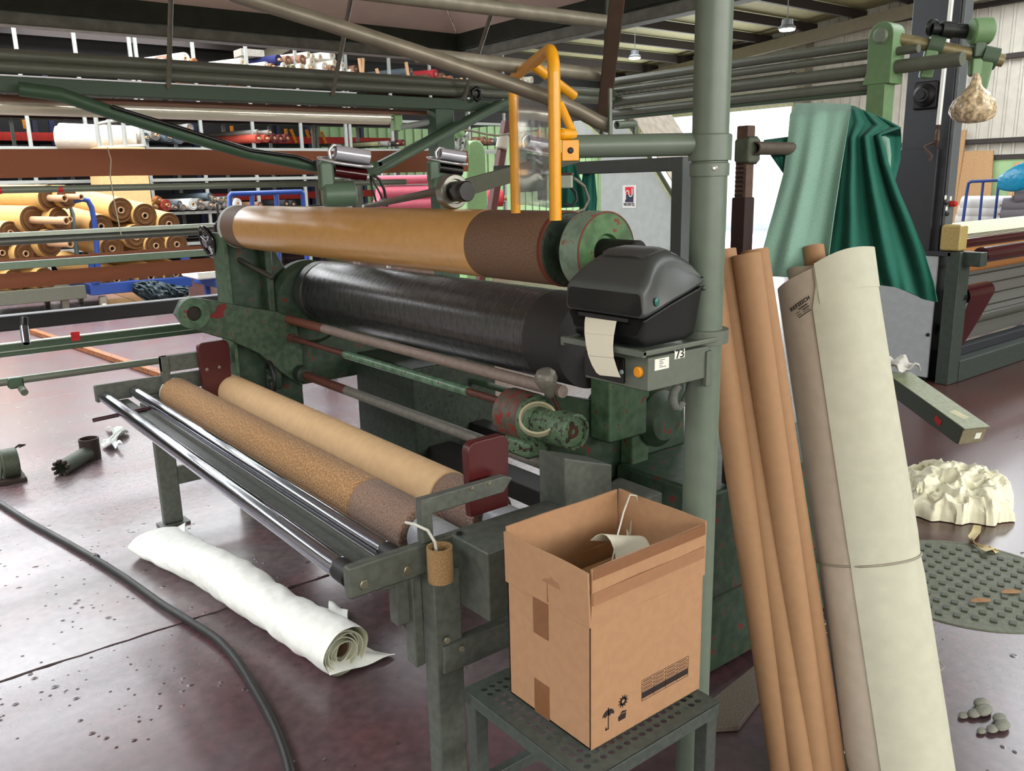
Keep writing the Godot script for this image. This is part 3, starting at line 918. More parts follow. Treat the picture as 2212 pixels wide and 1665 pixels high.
	var gs := obj("green_sleeve", mb().tube(Vector3(1.69, 0.874, -3.37), Vector3(1.69, 0.874, -2.42), 0.0185, 20), paint("sleeve_green", Color(0.36, 0.50, 0.40), redc, 0.3, 0.25), r2)
	var r3 := obj("rod", mb().tube(Vector3(1.725, 0.687, zf + 0.06), Vector3(1.725, 0.687, -1.9), 0.0215, 22), M("rod_grey", Color(0.47, 0.46, 0.43), 0.55, 0.2, "blotch", 3.0), t)
	obj("rusty_end", mb().tube(Vector3(1.725, 0.687, zf + 0.06), Vector3(1.725, 0.687, -3.45), 0.0218, 22), rodr, r3)
	obj("collar", mb().tube(Vector3(1.725, 0.687, zf + 0.06), Vector3(1.725, 0.687, zf + 0.14), 0.045, 22, 0.012), dk, r3)
	# handwheels
	wheel(PZ(585, 815, -3.9), Vector3(1, 0, 0.15), 0.075, 0.010, dk, M("wheel_dark", Color(0.12, 0.13, 0.13), 0.5, 0.2, "fine", 3.0), t)
	wheel(PZ(449, 522, -4.2), Vector3(1, 0.25, -0.05), 0.072, 0.011, M("bright_steel", Color(0.75, 0.76, 0.8), 0.25, 0.9, "", 1.0), M("wheel_black", Color(0.03, 0.03, 0.04), 0.15, 0.0, "", 1.0), t)
	obj("wheel_spindle", mb().tube(PZ(458, 530, -4.18), PZ(590, 600, -3.92), 0.013, 12), M("spindle", Color(0.24, 0.24, 0.2), 0.55, 0.2), t)
	obj("spring_handle", mb().lathe(PZ(478, 525, -4.22), Vector3.UP, [Vector2(0, 0), Vector2(0, 0.03), Vector2(0.09, 0.028), Vector2(0.11, 0.01), Vector2(0.14, 0.006), Vector2(0.19, 0.006), Vector2(0.19, 0)], 16), M("maroon_grip", Color(0.16, 0.07, 0.08), 0.4), t)
	obj("guide_post", mb().tube(PZ(488, 690, -4.22), PZ(484, 560, -4.22), 0.02, 12), grn, t)
	# dark casing low in the frame, rails and uprights behind
	obj("casing", mb().span(Vector3(2.05, 0.20, -3.98), Vector3(2.55, 0.745, -3.40), 0.01), dk, t)
	obj("rail", mb().span(Vector3(2.37, 0.36, -3.98), Vector3(2.47, 0.42, -1.72), 0.006), M("rail_black", Color(0.07, 0.065, 0.06), 0.6, 0.1), t)
	obj("rail", mb().span(Vector3(2.12, 0.26, -3.98), Vector3(2.26, 0.345, -1.72), 0.006), mats["rail_black"], t)
	obj("upright", mb().span(Vector3(2.42, 0.0, -3.98), Vector3(2.56, 1.0, -3.86), 0.008), mats["rail_black"], t)
	obj("upright", mb().span(Vector3(2.72, 0.0, -4.02), Vector3(2.84, 1.0, -3.92), 0.008), grn, t)
	obj("spring_rod", mb().tube(PX(985, 812, 2.4), PX(1100, 845, 2.4), 0.016, 14), lit, t)
	# near side frame
	var zn := -1.96
	P = []
	for px in [[1196, 852], [1290, 866], [1330, 800], [1480, 780], [1480, 1260], [1300, 1180], [1215, 1060], [1190, 960]]:
		var w = PZ(px[0], px[1], zn)
		P.append(Vector2(w.x, w.y))
	obj("side_frame", mb().prism(P, Vector3(0, 0, zn - 0.05), Vector3(1, 0, 0), Vector3(0, 1, 0), Vector3(0, 0, 0.05), 0.006), grn, t)
	var ca := PZ(1318, 832, zn + 0.1)
	var cb := PZ(1396, 944, zn + 0.1)
	obj("cover_box", mb().span(Vector3(ca.x, cb.y + 0.008, zn), Vector3(cb.x + 0.01, 1.06, zn + 0.1), 0.012), lit, t)
	var c0 := PZ(1366, 945, zn + 0.06)
	var c1 := PZ(1402, 1078, zn + 0.06)
	obj("column", mb().span(Vector3(c0.x, 0.35, zn), Vector3(c1.x, 1.0, zn + 0.06), 0.008), lit, t)
	obj("motor_casing", mb().tube(Vector3(2.12, 0.80, zn), Vector3(2.12, 0.80, zn + 0.10), 0.10, 40, 0.03), grn, t)
	obj("brush_roller", mb().tube(PZ(1330, 1062, -1.9), PZ(1330, 1062, -1.9) + Vector3(0, 0, 0.12), 0.05, 28, 0.008), M("lint_grey", Color(0.42, 0.41, 0.42), 0.95, 0.0, "grain", 3.0), t)
	obj("base_casing", mb().span(Vector3(1.96, 0.03, -1.95), Vector3(2.85, 0.66, -1.544), 0.012), grn, t)
	obj("base_seam", mb().span(Vector3(1.965, 0.30, -1.5475), Vector3(2.845, 0.306, -1.54), 0.0), dk, t)
	# hand clutch at the near end of the rods: stepped body, collar, flaking barrel
	var A0 := Vector3(1.672, 0.856, -2.16)
	var cl := obj("clutch_body", mb().lathe(A0, Vector3(0.02, 0.0, 1), [Vector2(0, 0), Vector2(0, 0.074), Vector2(0.008, 0.082), Vector2(0.12, 0.082), Vector2(0.125, 0.078), Vector2(0.126, 0.0)], 40), paint("clutch_red", Color(0.33, 0.33, 0.28), Color(0.50, 0.14, 0.13), 0.09, 0.5, 3.0), t)
	obj("collar", mb().lathe(A0 + Vector3(0.0025, 0, 0.126), Vector3(0.02, 0, 1), [Vector2(0, 0.08), Vector2(0.018, 0.08), Vector2(0.022, 0.072), Vector2(0.04, 0.07), Vector2(0.044, 0.0)], 40), rust, cl)
	obj("barrel", mb().lathe(A0 + Vector3(0.0035, -0.005, 0.17), Vector3(0.02, 0, 1), [Vector2(0, 0.058), Vector2(0.15, 0.058), Vector2(0.154, 0.054), Vector2(0.154, 0.048), Vector2(0.14, 0.046), Vector2(0.14, 0.0)], 40), rust, cl)
	obj("barrel_hub", mb().lathe(A0 + Vector3(0.006, -0.005, 0.309), Vector3(0.02, 0, 1), [Vector2(0, 0.022), Vector2(0.004, 0.02), Vector2(0.004, 0.009), Vector2(-0.004, 0.008), Vector2(-0.004, 0)], 24), M("hub_rust", Color(0.30, 0.17, 0.11), 0.65), cl)
	obj("clutch_foot", mb().span(Vector3(1.60, 0.74, -2.12), Vector3(1.70, 0.80, -1.98), 0.015), rust, cl)
	obj("lever_rod", mb().tube(A0 + Vector3(0.01, 0.045, 0.245), A0 + Vector3(-0.02, 0.115, 0.235), 0.007, 10), M("lever_rust", Color(0.30, 0.16, 0.12), 0.6, 0.3), cl)
	var lb := A0 + Vector3(-0.03, 0.15, 0.23)
	obj("taped_knob", mb().lathe(lb + Vector3(0.012, -0.055, 0.004), Vector3(-0.25, 1, -0.06), [Vector2(0, 0.0), Vector2(0, 0.012), Vector2(0.02, 0.015), Vector2(0.035, 0.026), Vector2(0.06, 0.036), Vector2(0.08, 0.033), Vector2(0.093, 0.022), Vector2(0.098, 0.0)], 24, true), M("duct_tape", Color(0.52, 0.51, 0.47), 0.4, 0.3, "blotch", 9.0, "crumple", 1.0), cl)
	# loose ring of tape hanging on the lever
	var rc := A0 + Vector3(-0.055, 0.028, 0.215)
	var ax := Vector3(-0.45, 0.75, 0.5).normalized()
	var rg := obj("tape_ring", mb().pipe(rc - ax * 0.01, rc + ax * 0.01, 0.06, 0.053, 36), M("ring_plastic", Color(0.72, 0.70, 0.58), 0.45, 0.0, "fine", 4.0))
	tag(rg, "cream plastic ring hung round the taped lever of the flaking clutch", "ring")

func letters(s: String, at: Vector3, right: Vector3, up: Vector3, h: float, depth: float, m: Material, parent: Node, called := "lettering", font := "Droid Sans", bold := 700) -> MeshInstance3D:
	var tm := TextMesh.new()
	var f := SystemFont.new()
	f.font_names = PackedStringArray([font])
	f.font_weight = bold
	tm.font = f
	tm.text = s
	tm.font_size = 64
	tm.pixel_size = h / 46.0
	tm.depth = depth
	tm.curve_step = 2.0
	tm.material = m
	var o := MeshInstance3D.new()
	o.mesh = tm
	o.name = called
	parent.add_child(o, true)
	o.transform = Transform3D(Basis(right.normalized(), up.normalized(), right.cross(up).normalized()), at - gpos(parent))
	return o

func build_post() -> void:
	var gp := M("post_paint", Color(0.37, 0.42, 0.37), 0.42, 0.0, "soft", 2.0)
	var br := M("bracket_paint", Color(0.36, 0.39, 0.35), 0.45, 0.05, "soft", 3.0)
	var yel := M("guard_yellow", Color(0.86, 0.60, 0.08), 0.32, 0.0, "soft", 3.0)
	var screw := M("screw", Color(0.75, 0.75, 0.74), 0.35, 0.8, "fine", 4.0)
	var C := Vector3(1.485, 0, -1.2)
	var t := thing("steel_post", "tall grey-green round steel post with side arm and printer bracket", "post", C)
	obj("column", mb().tube(C, C + Vector3(0, 3.2, 0), 0.0385, 40), gp, t)
	obj("base_plate", mb().span(C + Vector3(-0.11, 0, -0.11), C + Vector3(0.11, 0.014, 0.11), 0.003), gp, t)
	var c1 := PZ(1545, 290, C.z).y
	var c2 := PZ(1545, 347, C.z).y
	var c3 := PZ(1545, 380, C.z).y
	obj("collar", mb().lathe(Vector3(C.x, c2, C.z), Vector3.UP, [Vector2(0, 0.038), Vector2(0, 0.0455), Vector2(c1 - c2 - 0.003, 0.0455), Vector2(c1 - c2, 0.042), Vector2(c1 - c2, 0.038)], 40), gp, t)
	var cr2 := obj("clamp_ring", mb().lathe(Vector3(C.x, c3, C.z), Vector3.UP, [Vector2(0, 0.038), Vector2(0, 0.042), Vector2(c2 - c3 - 0.006, 0.042), Vector2(c2 - c3 - 0.004, 0.038)], 40), gp, t)
	var sd := (EYE - Vector3(C.x, (c2 + c3) / 2, C.z)); sd.y = 0; sd = sd.normalized().rotated(Vector3.UP, 0.25)
	var sp := Vector3(C.x, (c2 + c3) / 2, C.z) + sd * 0.041
	obj("screw", mb().lathe(sp, sd, [Vector2(0, 0.006), Vector2(0.002, 0.006), Vector2(0.003, 0.004), Vector2(0.001, 0.003), Vector2(0.001, 0.0)], 16), screw, cr2)
	var ae := Vector3(1.235, 1.671, -1.364)
	obj("side_arm", mb().tube(Vector3(C.x, 1.671, C.z), ae, 0.0235, 32), gp, t)
	# small pivot bracket and roller stub on the arm
	var ad := (ae - Vector3(C.x, 1.671, C.z)).normalized()
	var piv := PD(1318, 296, 1.82)
	obj("pivot_plate", mb().beam(piv + Vector3(0, -0.005, 0), PD(1318, 190, 1.80), 0.014, 0.008, ad), gp, t)
	var st := obj("roller_stub", mb().pipe(PD(1332, 270, 1.83), PD(1370, 268, 1.86), 0.0085, 0.006, 18), gp, t)
	obj("stub_bracket", mb().beam(PD(1372, 296, 1.86), PD(1373, 262, 1.86), 0.010, 0.008, ad), gp, t)
	# printer tray, strapped to the post
	var b := mb()
	b.span(Vector3(1.232, 1.250, -1.40), Vector3(1.243, 1.264, -1.148), 0.002)
	b.span(Vector3(1.232, 1.2535, -1.156), Vector3(1.47, 1.264, -1.148), 0.002)
	b.span(Vector3(1.232, 1.244, -1.40), Vector3(1.47, 1.262, -1.39), 0.002)
	b.span(Vector3(1.236, 1.2525, -1.40), Vector3(1.45, 1.256, -1.150), 0.002)
	obj("tray", b, br, t)
	obj("strap", mb().lathe(Vector3(C.x, 1.245, C.z), Vector3.UP, [Vector2(0, 0.038), Vector2(0, 0.053), Vector2(0.03, 0.053), Vector2(0.03, 0.038)], 32), br, t)
	# control box under the tray
	var bx := obj("control_box", mb().span(Vector3(1.258, 1.174, -1.348), Vector3(1.452, 1.246, -1.158), 0.003), br, t)
	obj("flange", mb().span(Vector3(1.438, 1.156, -1.164), Vector3(1.458, 1.235, -1.152), 0.002), br, bx)
	var pf := obj("display_frame", mb().span(Vector3(1.251, 1.182, -1.342), Vector3(1.259, 1.236, -1.222), 0.002), M("panel_black", Color(0.03, 0.03, 0.035), 0.35, 0.0, "", 1.0), bx)
	obj("display", mb().span(Vector3(1.2495, 1.196, -1.31), Vector3(1.252, 1.232, -1.236), 0.001), M("display_glass", Color(0.16, 0.07, 0.07), 0.12, 0.0, "", 1.0), bx)
	var pb := PX(1344, 803, 1.249)
	obj("push_button", mb().tube(pb, pb + Vector3(-0.004, 0, 0), 0.005, 14, 0.001), M("button_blue", Color(0.55, 0.66, 0.68), 0.4, 0.0, "", 1.0), bx)
	pb = PX(1381, 803, 1.259)
	obj("yellow_button", mb().lathe(pb, Vector3(-1, 0, 0), [Vector2(0, 0.012), Vector2(0.006, 0.0115), Vector2(0.008, 0.009), Vector2(0.008, 0.0)], 24), M("button_yellow", Color(0.85, 0.55, 0.08), 0.35, 0.0, "", 1.0), bx)
	var zs := -1.1575
	var white := M("label_white", Color(0.85, 0.86, 0.82), 0.6, 0.0, "", 1.0)
	var ink := M("ink", Color(0.05, 0.05, 0.05), 0.7, 0.0, "", 1.0)
	var q0 := PZ(1457, 776, zs); var q1 := PZ(1479, 752, zs)
	var nt := obj("number_tag", mb().span(Vector3(q0.x, q0.y, zs - 0.001), Vector3(q1.x, q1.y, zs + 0.0006), 0.0), white, bx)
	letters("73", Vector3((q0.x + q1.x) / 2, (q0.y + q1.y) / 2, zs + 0.0009), Vector3.RIGHT, Vector3.UP, 0.0185, 0.0006, ink, nt)
	q0 = PZ(1414, 801, zs); q1 = PZ(1445, 770, zs)
	var sl := obj("sticker", mb().span(Vector3(q0.x, q0.y, zs - 0.001), Vector3(q1.x, q1.y, zs + 0.0006), 0.0), white, bx)
	var pr := mb()
	for k in 5:
		var yy: float = lerpf(q1.y - 0.004, q0.y + 0.005, k / 4.0)
		pr.span(Vector3(lerpf(q0.x, q1.x, 0.32), yy, zs), Vector3(lerpf(q0.x, q1.x, [0.7, 0.55, 0.62, 0.5, 0.8][k]), yy + 0.0012, zs + 0.0008), 0.0)
	obj("print", pr, ink, sl)
	# lint-covered hose and thin cable below the box
	obj("hose", mb().sweep([PD(1466, 832, 1.86), PD(1456, 846, 1.86), PD(1453, 862, 1.86), PD(1459, 878, 1.86), PD(1468, 880, 1.86), PD(1474, 868, 1.86)], [0.009, 0.010, 0.011, 0.0105, 0.009, 0.009], 12), M("hose_lint", Color(0.42, 0.44, 0.42), 0.95, 0.0, "grain", 6.0, "crumple", 0.8), t)
	obj("cable", mb().sweep([PD(1491, 806, 1.84), PD(1488, 826, 1.85), PD(1480, 850, 1.86), PD(1472, 868, 1.86)], 0.0022, 8), M("cable_dark", Color(0.10, 0.11, 0.10), 0.6, 0.0, "", 1.0), t)

	# ---- label printer
	var lidm := M("printer_lid", Color(0.25, 0.265, 0.26), 0.42, 0.0, "fine", 4.0)
	var basem := M("printer_base", Color(0.075, 0.08, 0.08), 0.45, 0.0, "fine", 4.0)
	var pt := thing("label_printer", "dark grey label printer on the post bracket with a white label strip", "printer", Vector3(1.345, 1.2625, -1.278))
	var ring := func(x: float, y0: float, y1: float, hb: float, ht: float, r: float) -> Array:
		var o := []
		var zc := -1.279
		var ctr := [[hb, y0, -1, 0.012], [ht, y1, 1, r], [-ht, y1, 1, r], [-hb, y0, -1, 0.012]]
		var st0 := [-PI / 2, 0.0, PI / 2, PI]
		for c in 4:
			var e = ctr[c]
			var rr: float = e[3]
			var cz: float = e[0] - signf(e[0]) * rr
			var cy: float = e[1] - e[2] * rr
			for k in 7:
				var an: float = st0[c] + PI / 2 * k / 6
				o.append(Vector3(x, cy + rr * sin(an), zc + cz + rr * cos(an)))
		return o
	# base: lower shell, tapering inwards to the foot
	var R := []
	for e in [[1.252, 1.288, 1.322, 0.100, 0.112], [1.256, 1.272, 1.324, 0.102, 0.1155], [1.275, 1.2625, 1.331, 0.104, 0.1165], [1.33, 1.2625, 1.349, 0.104, 0.1165], [1.39, 1.2625, 1.366, 0.104, 0.1165], [1.42, 1.27, 1.373, 0.103, 0.115], [1.433, 1.30, 1.376, 0.100, 0.111]]:
		R.append(ring.call(e[0], e[1], e[2], e[3], e[4], 0.003))
	var bs := obj("base", mb().loft(R), basem, pt)
	# hinged lid
	R = []
	for e in [[1.2465, 1.330, 1.376, 0.112, 0.108, 0.010], [1.248, 1.326, 1.386, 0.1165, 0.1135, 0.014], [1.256, 1.326, 1.397, 0.1175, 0.1145, 0.020], [1.272, 1.330, 1.413, 0.118, 0.113, 0.026], [1.292, 1.336, 1.430, 0.118, 0.106, 0.03], [1.312, 1.343, 1.443, 0.118, 0.098, 0.034], [1.338, 1.352, 1.453, 0.118, 0.092, 0.036], [1.37, 1.361, 1.456, 0.118, 0.090, 0.038], [1.398, 1.370, 1.446, 0.118, 0.092, 0.036], [1.42, 1.377, 1.428, 0.1165, 0.097, 0.024], [1.434, 1.381, 1.406, 0.113, 0.103, 0.010], [1.438, 1.384, 1.396, 0.109, 0.104, 0.004]]:
		R.append(ring.call(e[0], e[1], e[2], e[3], e[4], e[5]))
	var ld := obj("lid", mb().loft(R), lidm, pt)
	# raised window panel on the lid
	R = []
	for e in [[1.306, 1.446, 0.055], [1.318, 1.4515, 0.068], [1.34, 1.4585, 0.07], [1.37, 1.461, 0.068], [1.395, 1.4535, 0.064]]:
		var row := []
		for k in 9:
			var f := -1.0 + k / 4.0
			row.append(Vector3(e[0], e[1] - 0.004 * pow(absf(f), 6.0), -1.285 + f * e[2]))
		R.append(row)
	obj("lid_window", mb().sheet(R, 0.004), M("lid_window", Color(0.26, 0.265, 0.26), 0.5, 0.0, "soft", 5.0), ld)
	var bt := PZ(1419, 652, -1.1605)
	obj("latch_button", mb().ball(bt, 0.0085, 16, Vector3(0.85, 1.15, 0.35)), M("latch_teal", Color(0.12, 0.36, 0.33), 0.35, 0.0, "", 1.0), ld)
	obj("hinge_pin", mb().ball(PZ(1520, 622, -1.168), 0.006, 12), lidm, ld)
	obj("label_slot", mb().span(Vector3(1.244, 1.314, -1.355), Vector3(1.256, 1.324, -1.205), 0.002), M("slot_black", Color(0.015, 0.015, 0.015), 0.5, 0.0, "", 1.0), bs)
	# label strip curling out of the slot
	var rows := []
	var prof := [[683, 1265, 1334, 1.252], [700, 1263, 1330, 1.238], [722, 1263, 1326, 1.229], [745, 1266, 1324, 1.224], [770, 1271, 1326, 1.222], [790, 1279, 1332, 1.222], [806, 1288, 1338, 1.224], [812, 1296, 1341, 1.225]]
	for e in prof:
		var a0 := PX(e[1], e[0] - 2, e[3]); var a1 := PX(e[2], e[0] + 3, e[3])
		var row := []
		for k in 7: row.append(a0.lerp(a1, k / 6.0))
		rows.append(row)
	obj("label_strip", mb().sheet(rows, 0.0006), M("label_paper", Color(0.84, 0.82, 0.74), 0.6, 0.0, "", 1.0), pt)
	var sm := mb()
	for e in [2, 4]:
		for k in 6: sm.quad(rows[e][k] + Vector3(-0.0006, 0.0005, 0), rows[e][k + 1] + Vector3(-0.0006, 0.0005, 0), rows[e][k + 1] + Vector3(-0.0006, -0.0006, 0), rows[e][k] + Vector3(-0.0006, -0.0006, 0), Vector3(-1, 0, 0))
	obj("label_edge", sm, M("label_line", Color(0.58, 0.57, 0.50), 0.6, 0.0, "", 1.0), pt)

	# ---- yellow guard with a clear panel
	var gR := Vector3(1.180, 0, -1.352)
	var gL := Vector3(1.423, 0, -1.79)
	var gt := thing("safety_guard", "yellow tubular guard with a clear panel above the yellow roller", "guard", Vector3(1.25, 1.5, -1.5))
	var gu := gR.direction_to(gL)
	var yb := 1.522
	var ytR := 1.862
	# one bent bar: near leg, rounded corner, top bar, far leg
	var path := [gR + Vector3(0, yb, 0)]
	path.append(gR + Vector3(0, ytR - 0.05, 0))
	for k in 6:
		var an := PI / 2 * k / 5
		path.append(gR + Vector3(0, ytR - 0.05, 0) + gu * 0.05 * (1 - cos(an)) + Vector3(0, 0.05 * sin(an), 0))
	for k in 6:
		var an := PI / 2 * k / 5
		path.append(gL + Vector3(0, ytR - 0.03, 0) - gu * 0.03 * (1 - sin(an)) + Vector3(0, 0.03 * cos(an), 0))
	path.append(gL + Vector3(0, yb, 0))
	obj("bent_bar", mb().sweep(path, 0.0128, 18), yel, gt)
	var pm := StandardMaterial3D.new()
	pm.resource_name = "clear_panel"
	pm.albedo_color = Color(0.75, 0.78, 0.8, 0.18)
	pm.transparency = BaseMaterial3D.TRANSPARENCY_ALPHA
	pm.roughness = 0.06
	rows = []
	for i in 5:
		var row := []
		for k in 9:
			var f := k / 8.0
			var p := gR.lerp(gL, 0.04 + 0.92 * f) + gu.cross(Vector3.UP) * (0.012 * sin(PI * f))
			row.append(p + Vector3(0, lerpf(1.815 - 0.0 * f, 1.545, i / 4.0), 0))
		rows.append(row)
	obj("clear_panel", mb().sheet(rows, 0.003), pm, gt)
	var pc := PD(1232, 325, 1.74)
	var sd2 := gu.cross(Vector3.UP) * -1.0
	var pl := mb()
	pl.box(pc, Vector3(0.006, 0.042, 0.036), Basis(ad.cross(Vector3.UP), Vector3.UP, ad), 0.002)
	var pa := PD(1210, 290, 1.73)
	obj("plate", pl, yel, gt)
	obj("pin", mb().tube(pc - ad.cross(Vector3.UP) * 0.006, pc + ad.cross(Vector3.UP) * 0.006, 0.0065, 14), M("pin_dark", Color(0.04, 0.03, 0.03), 0.6, 0.0, "", 1.0), gt)
	obj("pivot_bar", mb().tube(PD(1208, 290, 1.73), PD(1242, 291, 1.76), 0.0115, 18, 0.005), yel, gt)
	obj("brace", mb().tube(PD(1208, 222, 1.76), PD(1236, 284, 1.76), 0.009, 14), yel, gt)
	obj("rear_strut", mb().tube(gR.lerp(gL, 0.45) + Vector3(0, ytR - 0.005, 0), gR.lerp(gL, 0.45) + Vector3(0.11, ytR - 0.07, 0.02), 0.011, 16), yel, gt)
	# small junction box with a loop of cable behind the guard
	var jb := PD(1224, 392, 2.2)
	var jt := thing("junction_box", "small pale terminal box with looping cable beside the yellow guard leg", "terminal box", jb)
	obj("box", mb().box(jb, Vector3(0.03, 0.034, 0.03), Basis(Vector3.UP, 0.7), 0.003), M("box_ivory", Color(0.70, 0.74, 0.66), 0.5, 0.0, "fine", 4.0), jt)
	obj("cover", mb().box(jb + Vector3(0, 0.019, 0), Vector3(0.034, 0.006, 0.034), Basis(Vector3.UP, 0.7), 0.001), M("box_rust", Color(0.34, 0.20, 0.17), 0.6), jt)
	obj("cable", mb().sweep([PD(1240, 385, 2.2), PD(1262, 402, 2.25), PD(1272, 430, 2.3), PD(1262, 452, 2.3), PD(1235, 460, 2.3), PD(1212, 456, 2.3)], 0.004, 8), M("cable_grey", Color(0.50, 0.50, 0.45), 0.6, 0.0, "", 1.0), jt)
	obj("cable", mb().sweep([PD(1228, 400, 2.22), PD(1243, 415, 2.25), PD(1246, 433, 2.25), PD(1235, 444, 2.25), PD(1216, 440, 2.25)], 0.004, 8), M("cable_navy", Color(0.09, 0.11, 0.13), 0.5, 0.0, "", 1.0), jt)

	# ---- perforated stool
	var sg := M("stool_paint", Color(0.26, 0.29, 0.27), 0.5, 0.1, "blotch", 4.0)
	var x0 := 0.952; var x1 := 1.352; var z0 := -1.425; var z1 := -1.018; var yt := 0.484
	var stl := thing("stool", "grey steel stool with a perforated plate under the cardboard carton", "stool", Vector3((x0 + x1) / 2, 0, (z0 + z1) / 2))
	var n := 18
	var px := (x1 - x0) / n
	var pz := (z1 - z0) / n
	var hb := mb()
	for i in n:
		for j in n:
			var cx := x0 + (i + 0.5) * px
			var cz := z0 + (j + 0.5) * pz
			var hr := minf(px, pz) * 0.36
			var edge: bool = i == 0 or j == 0 or i == n - 1 or j == n - 1
			if edge:
				hb.quad(Vector3(cx - px / 2, yt, cz - pz / 2), Vector3(cx + px / 2, yt, cz - pz / 2), Vector3(cx + px / 2, yt, cz + pz / 2), Vector3(cx - px / 2, yt, cz + pz / 2), Vector3.UP)
				hb.quad(Vector3(cx - px / 2, yt - 0.003, cz - pz / 2), Vector3(cx + px / 2, yt - 0.003, cz - pz / 2), Vector3(cx + px / 2, yt - 0.003, cz + pz / 2), Vector3(cx - px / 2, yt - 0.003, cz + pz / 2), Vector3.DOWN)
				continue
			var sq := []
			var ho := []
			for k in 8:
				var an := TAU * k / 8 + PI / 8 * 0
				var d := Vector2(cos(an), sin(an))
				ho.append(Vector3(cx + d.x * hr, yt, cz + d.y * hr))
				var s := 1.0 / maxf(absf(d.x), absf(d.y))
				sq.append(Vector3(cx + d.x * s * px / 2, yt, cz + d.y * s * pz / 2))
			for k in 8:
				var l := (k + 1) % 8
				hb.quad(sq[k], sq[l], ho[l], ho[k], Vector3.UP)
				var dn := Vector3(0, -0.003, 0)
				hb.quad(sq[k] + dn, sq[l] + dn, ho[l] + dn, ho[k] + dn, Vector3.DOWN)
				hb.quad(ho[k], ho[l], ho[l] + dn, ho[k] + dn, (Vector3(cx, yt, cz) - (ho[k] + ho[l]) / 2).normalized())
	obj("perforated_plate", hb, sg, stl)
	for e in [[x0, z0, x0 + 0.03, z1], [x1 - 0.03, z0, x1, z1], [x0, z0, x1, z0 + 0.03], [x0, z1 - 0.03, x1, z1]]:
		obj("frame_bar", mb().span(Vector3(e[0], yt - 0.035, e[1]), Vector3(e[2], yt - 0.0035, e[3]), 0.003), sg, stl)
	for e in [[x0 + 0.003, z0 + 0.003], [x1 - 0.038, z0 + 0.003], [x0 + 0.003, z1 - 0.038], [x1 - 0.038, z1 - 0.038]]:
		obj("leg", mb().span(Vector3(e[0], 0, e[1]), Vector3(e[0] + 0.035, yt - 0.034, e[1] + 0.035), 0.003), sg, stl)
	obj("brace", mb().span(Vector3(x0 + 0.03, 0.22, z0 + 0.01), Vector3(x1 - 0.03, 0.25, z0 + 0.035), 0.003), sg, stl)
	obj("brace", mb().span(Vector3(x0 + 0.01, 0.22, z0 + 0.03), Vector3(x0 + 0.035, 0.25, z1 - 0.03), 0.003), sg, stl)

	# ---- cardboard carton
	var cm := M("carton", Color(0.64, 0.49, 0.36), 0.85, 0.0, "soft", 3.0)
	var cmi := M("carton_inside", Color(0.60, 0.46, 0.31), 0.9, 0.0, "soft", 3.0)
	var tape := M("brown_tape", Color(0.48, 0.32, 0.20), 0.3, 0.0, "soft", 4.0)
	x0 = 1.021; x1 = 1.356; z0 = -1.341; z1 = -1.078
	var y0 := 0.4855; var yf := 0.762; var y1 := 0.882
	var ct := thing("carton", "open brown cardboard carton with raised flaps on the perforated stool", "box", Vector3((x0 + x1) / 2, y0, (z0 + z1) / 2))
	var wt := 0.005
	b = mb()
	b.span(Vector3(x0, y0, z0), Vector3(x0 + wt, yf, z1), 0.001)
	b.span(Vector3(x1 - wt, y0, z0), Vector3(x1, yf, z1), 0.001)
	b.span(Vector3(x0, y0, z0), Vector3(x1, yf, z0 + wt), 0.001)
	b.span(Vector3(x0, y0, z1 - wt), Vector3(x1, yf, z1), 0.001)
	b.span(Vector3(x0, y0, z0), Vector3(x1, y0 + wt, z1), 0.001)
	obj("body", b, cm, ct)
	# raised flaps, each a leaf of its own leaning slightly
	var leaf := func(a: Vector3, c: Vector3, out: Vector3, lean: float, top: float) -> Mb:
		var rws := []
		for i in 4:
			var f := i / 3.0
			var rw := []
			for k in 13:
				var g := k / 12.0
				rw.append(a.lerp(c, g) + Vector3(0, (top - yf) * f, 0) + out * (lean * f + 0.0015 * sin(g * 9.0 + f * 2.0)))
			rws.append(rw)
		return mb().sheet(rws, 0.0045)
	var lf: Array = [
		[Vector3(x0, yf - 0.002, z1 + 0.001), Vector3(x0, yf - 0.002, z0), Vector3(-1, 0, 0), 0.004, y1 - 0.004, "flap"],
		[Vector3(x1, yf, z0), Vector3(x1, yf, z1), Vector3(1, 0, 0), 0.003, y1 + 0.005, "flap"],
		[Vector3(x0, yf, z1), Vector3(x1, yf, z1), Vector3(0, 0, 1), 0.003, y1, "flap"],
		[Vector3(x1, yf, z0), Vector3(x0, yf, z0), Vector3(0, 0, -1), 0.003, y1 + 0.004, "flap"]]
	for e in lf: obj("flap", leaf.call(e[0], e[1], e[2], e[3], e[4]), cm, ct)
	# tape strips and crease lines
	var tp := mb()
	tp.span(Vector3(x0 - 0.0012, 0.675, -1.253), Vector3(x0 + 0.001, yf + 0.004, -1.205), 0.0)
	obj("tape_strip", tp, tape, ct)
	obj("tape_strip", mb().span(Vector3(x0 - 0.0012, y0, -1.253), Vector3(x0 + 0.001, 0.566, -1.205), 0.0), tape, ct)
	var tlt := M("flap_tape", Color(0.58, 0.42, 0.30), 0.45, 0.0, "soft", 4.0)
	obj("tape_band", mb().span(Vector3(x0 - 0.0055, 0.808, z0 + 0.002), Vector3(x0 - 0.0025, 0.836, z1 - 0.001), 0.0), tlt, ct)
	obj("tape_band", mb().span(Vector3(x0 + 0.002, 0.806, z1 + 0.0022), Vector3(x1 - 0.004, 0.832, z1 + 0.0047), 0.0), tlt, ct)
	obj("tape_band", mb().span(Vector3(x0 + 0.002, 0.86, z1 + 0.0022), Vector3(x1 - 0.004, y1 + 0.0005, z1 + 0.0052), 0.0), tape, ct)
	var crs := M("crease", Color(0.50, 0.34, 0.22), 0.9, 0.0, "", 1.0)
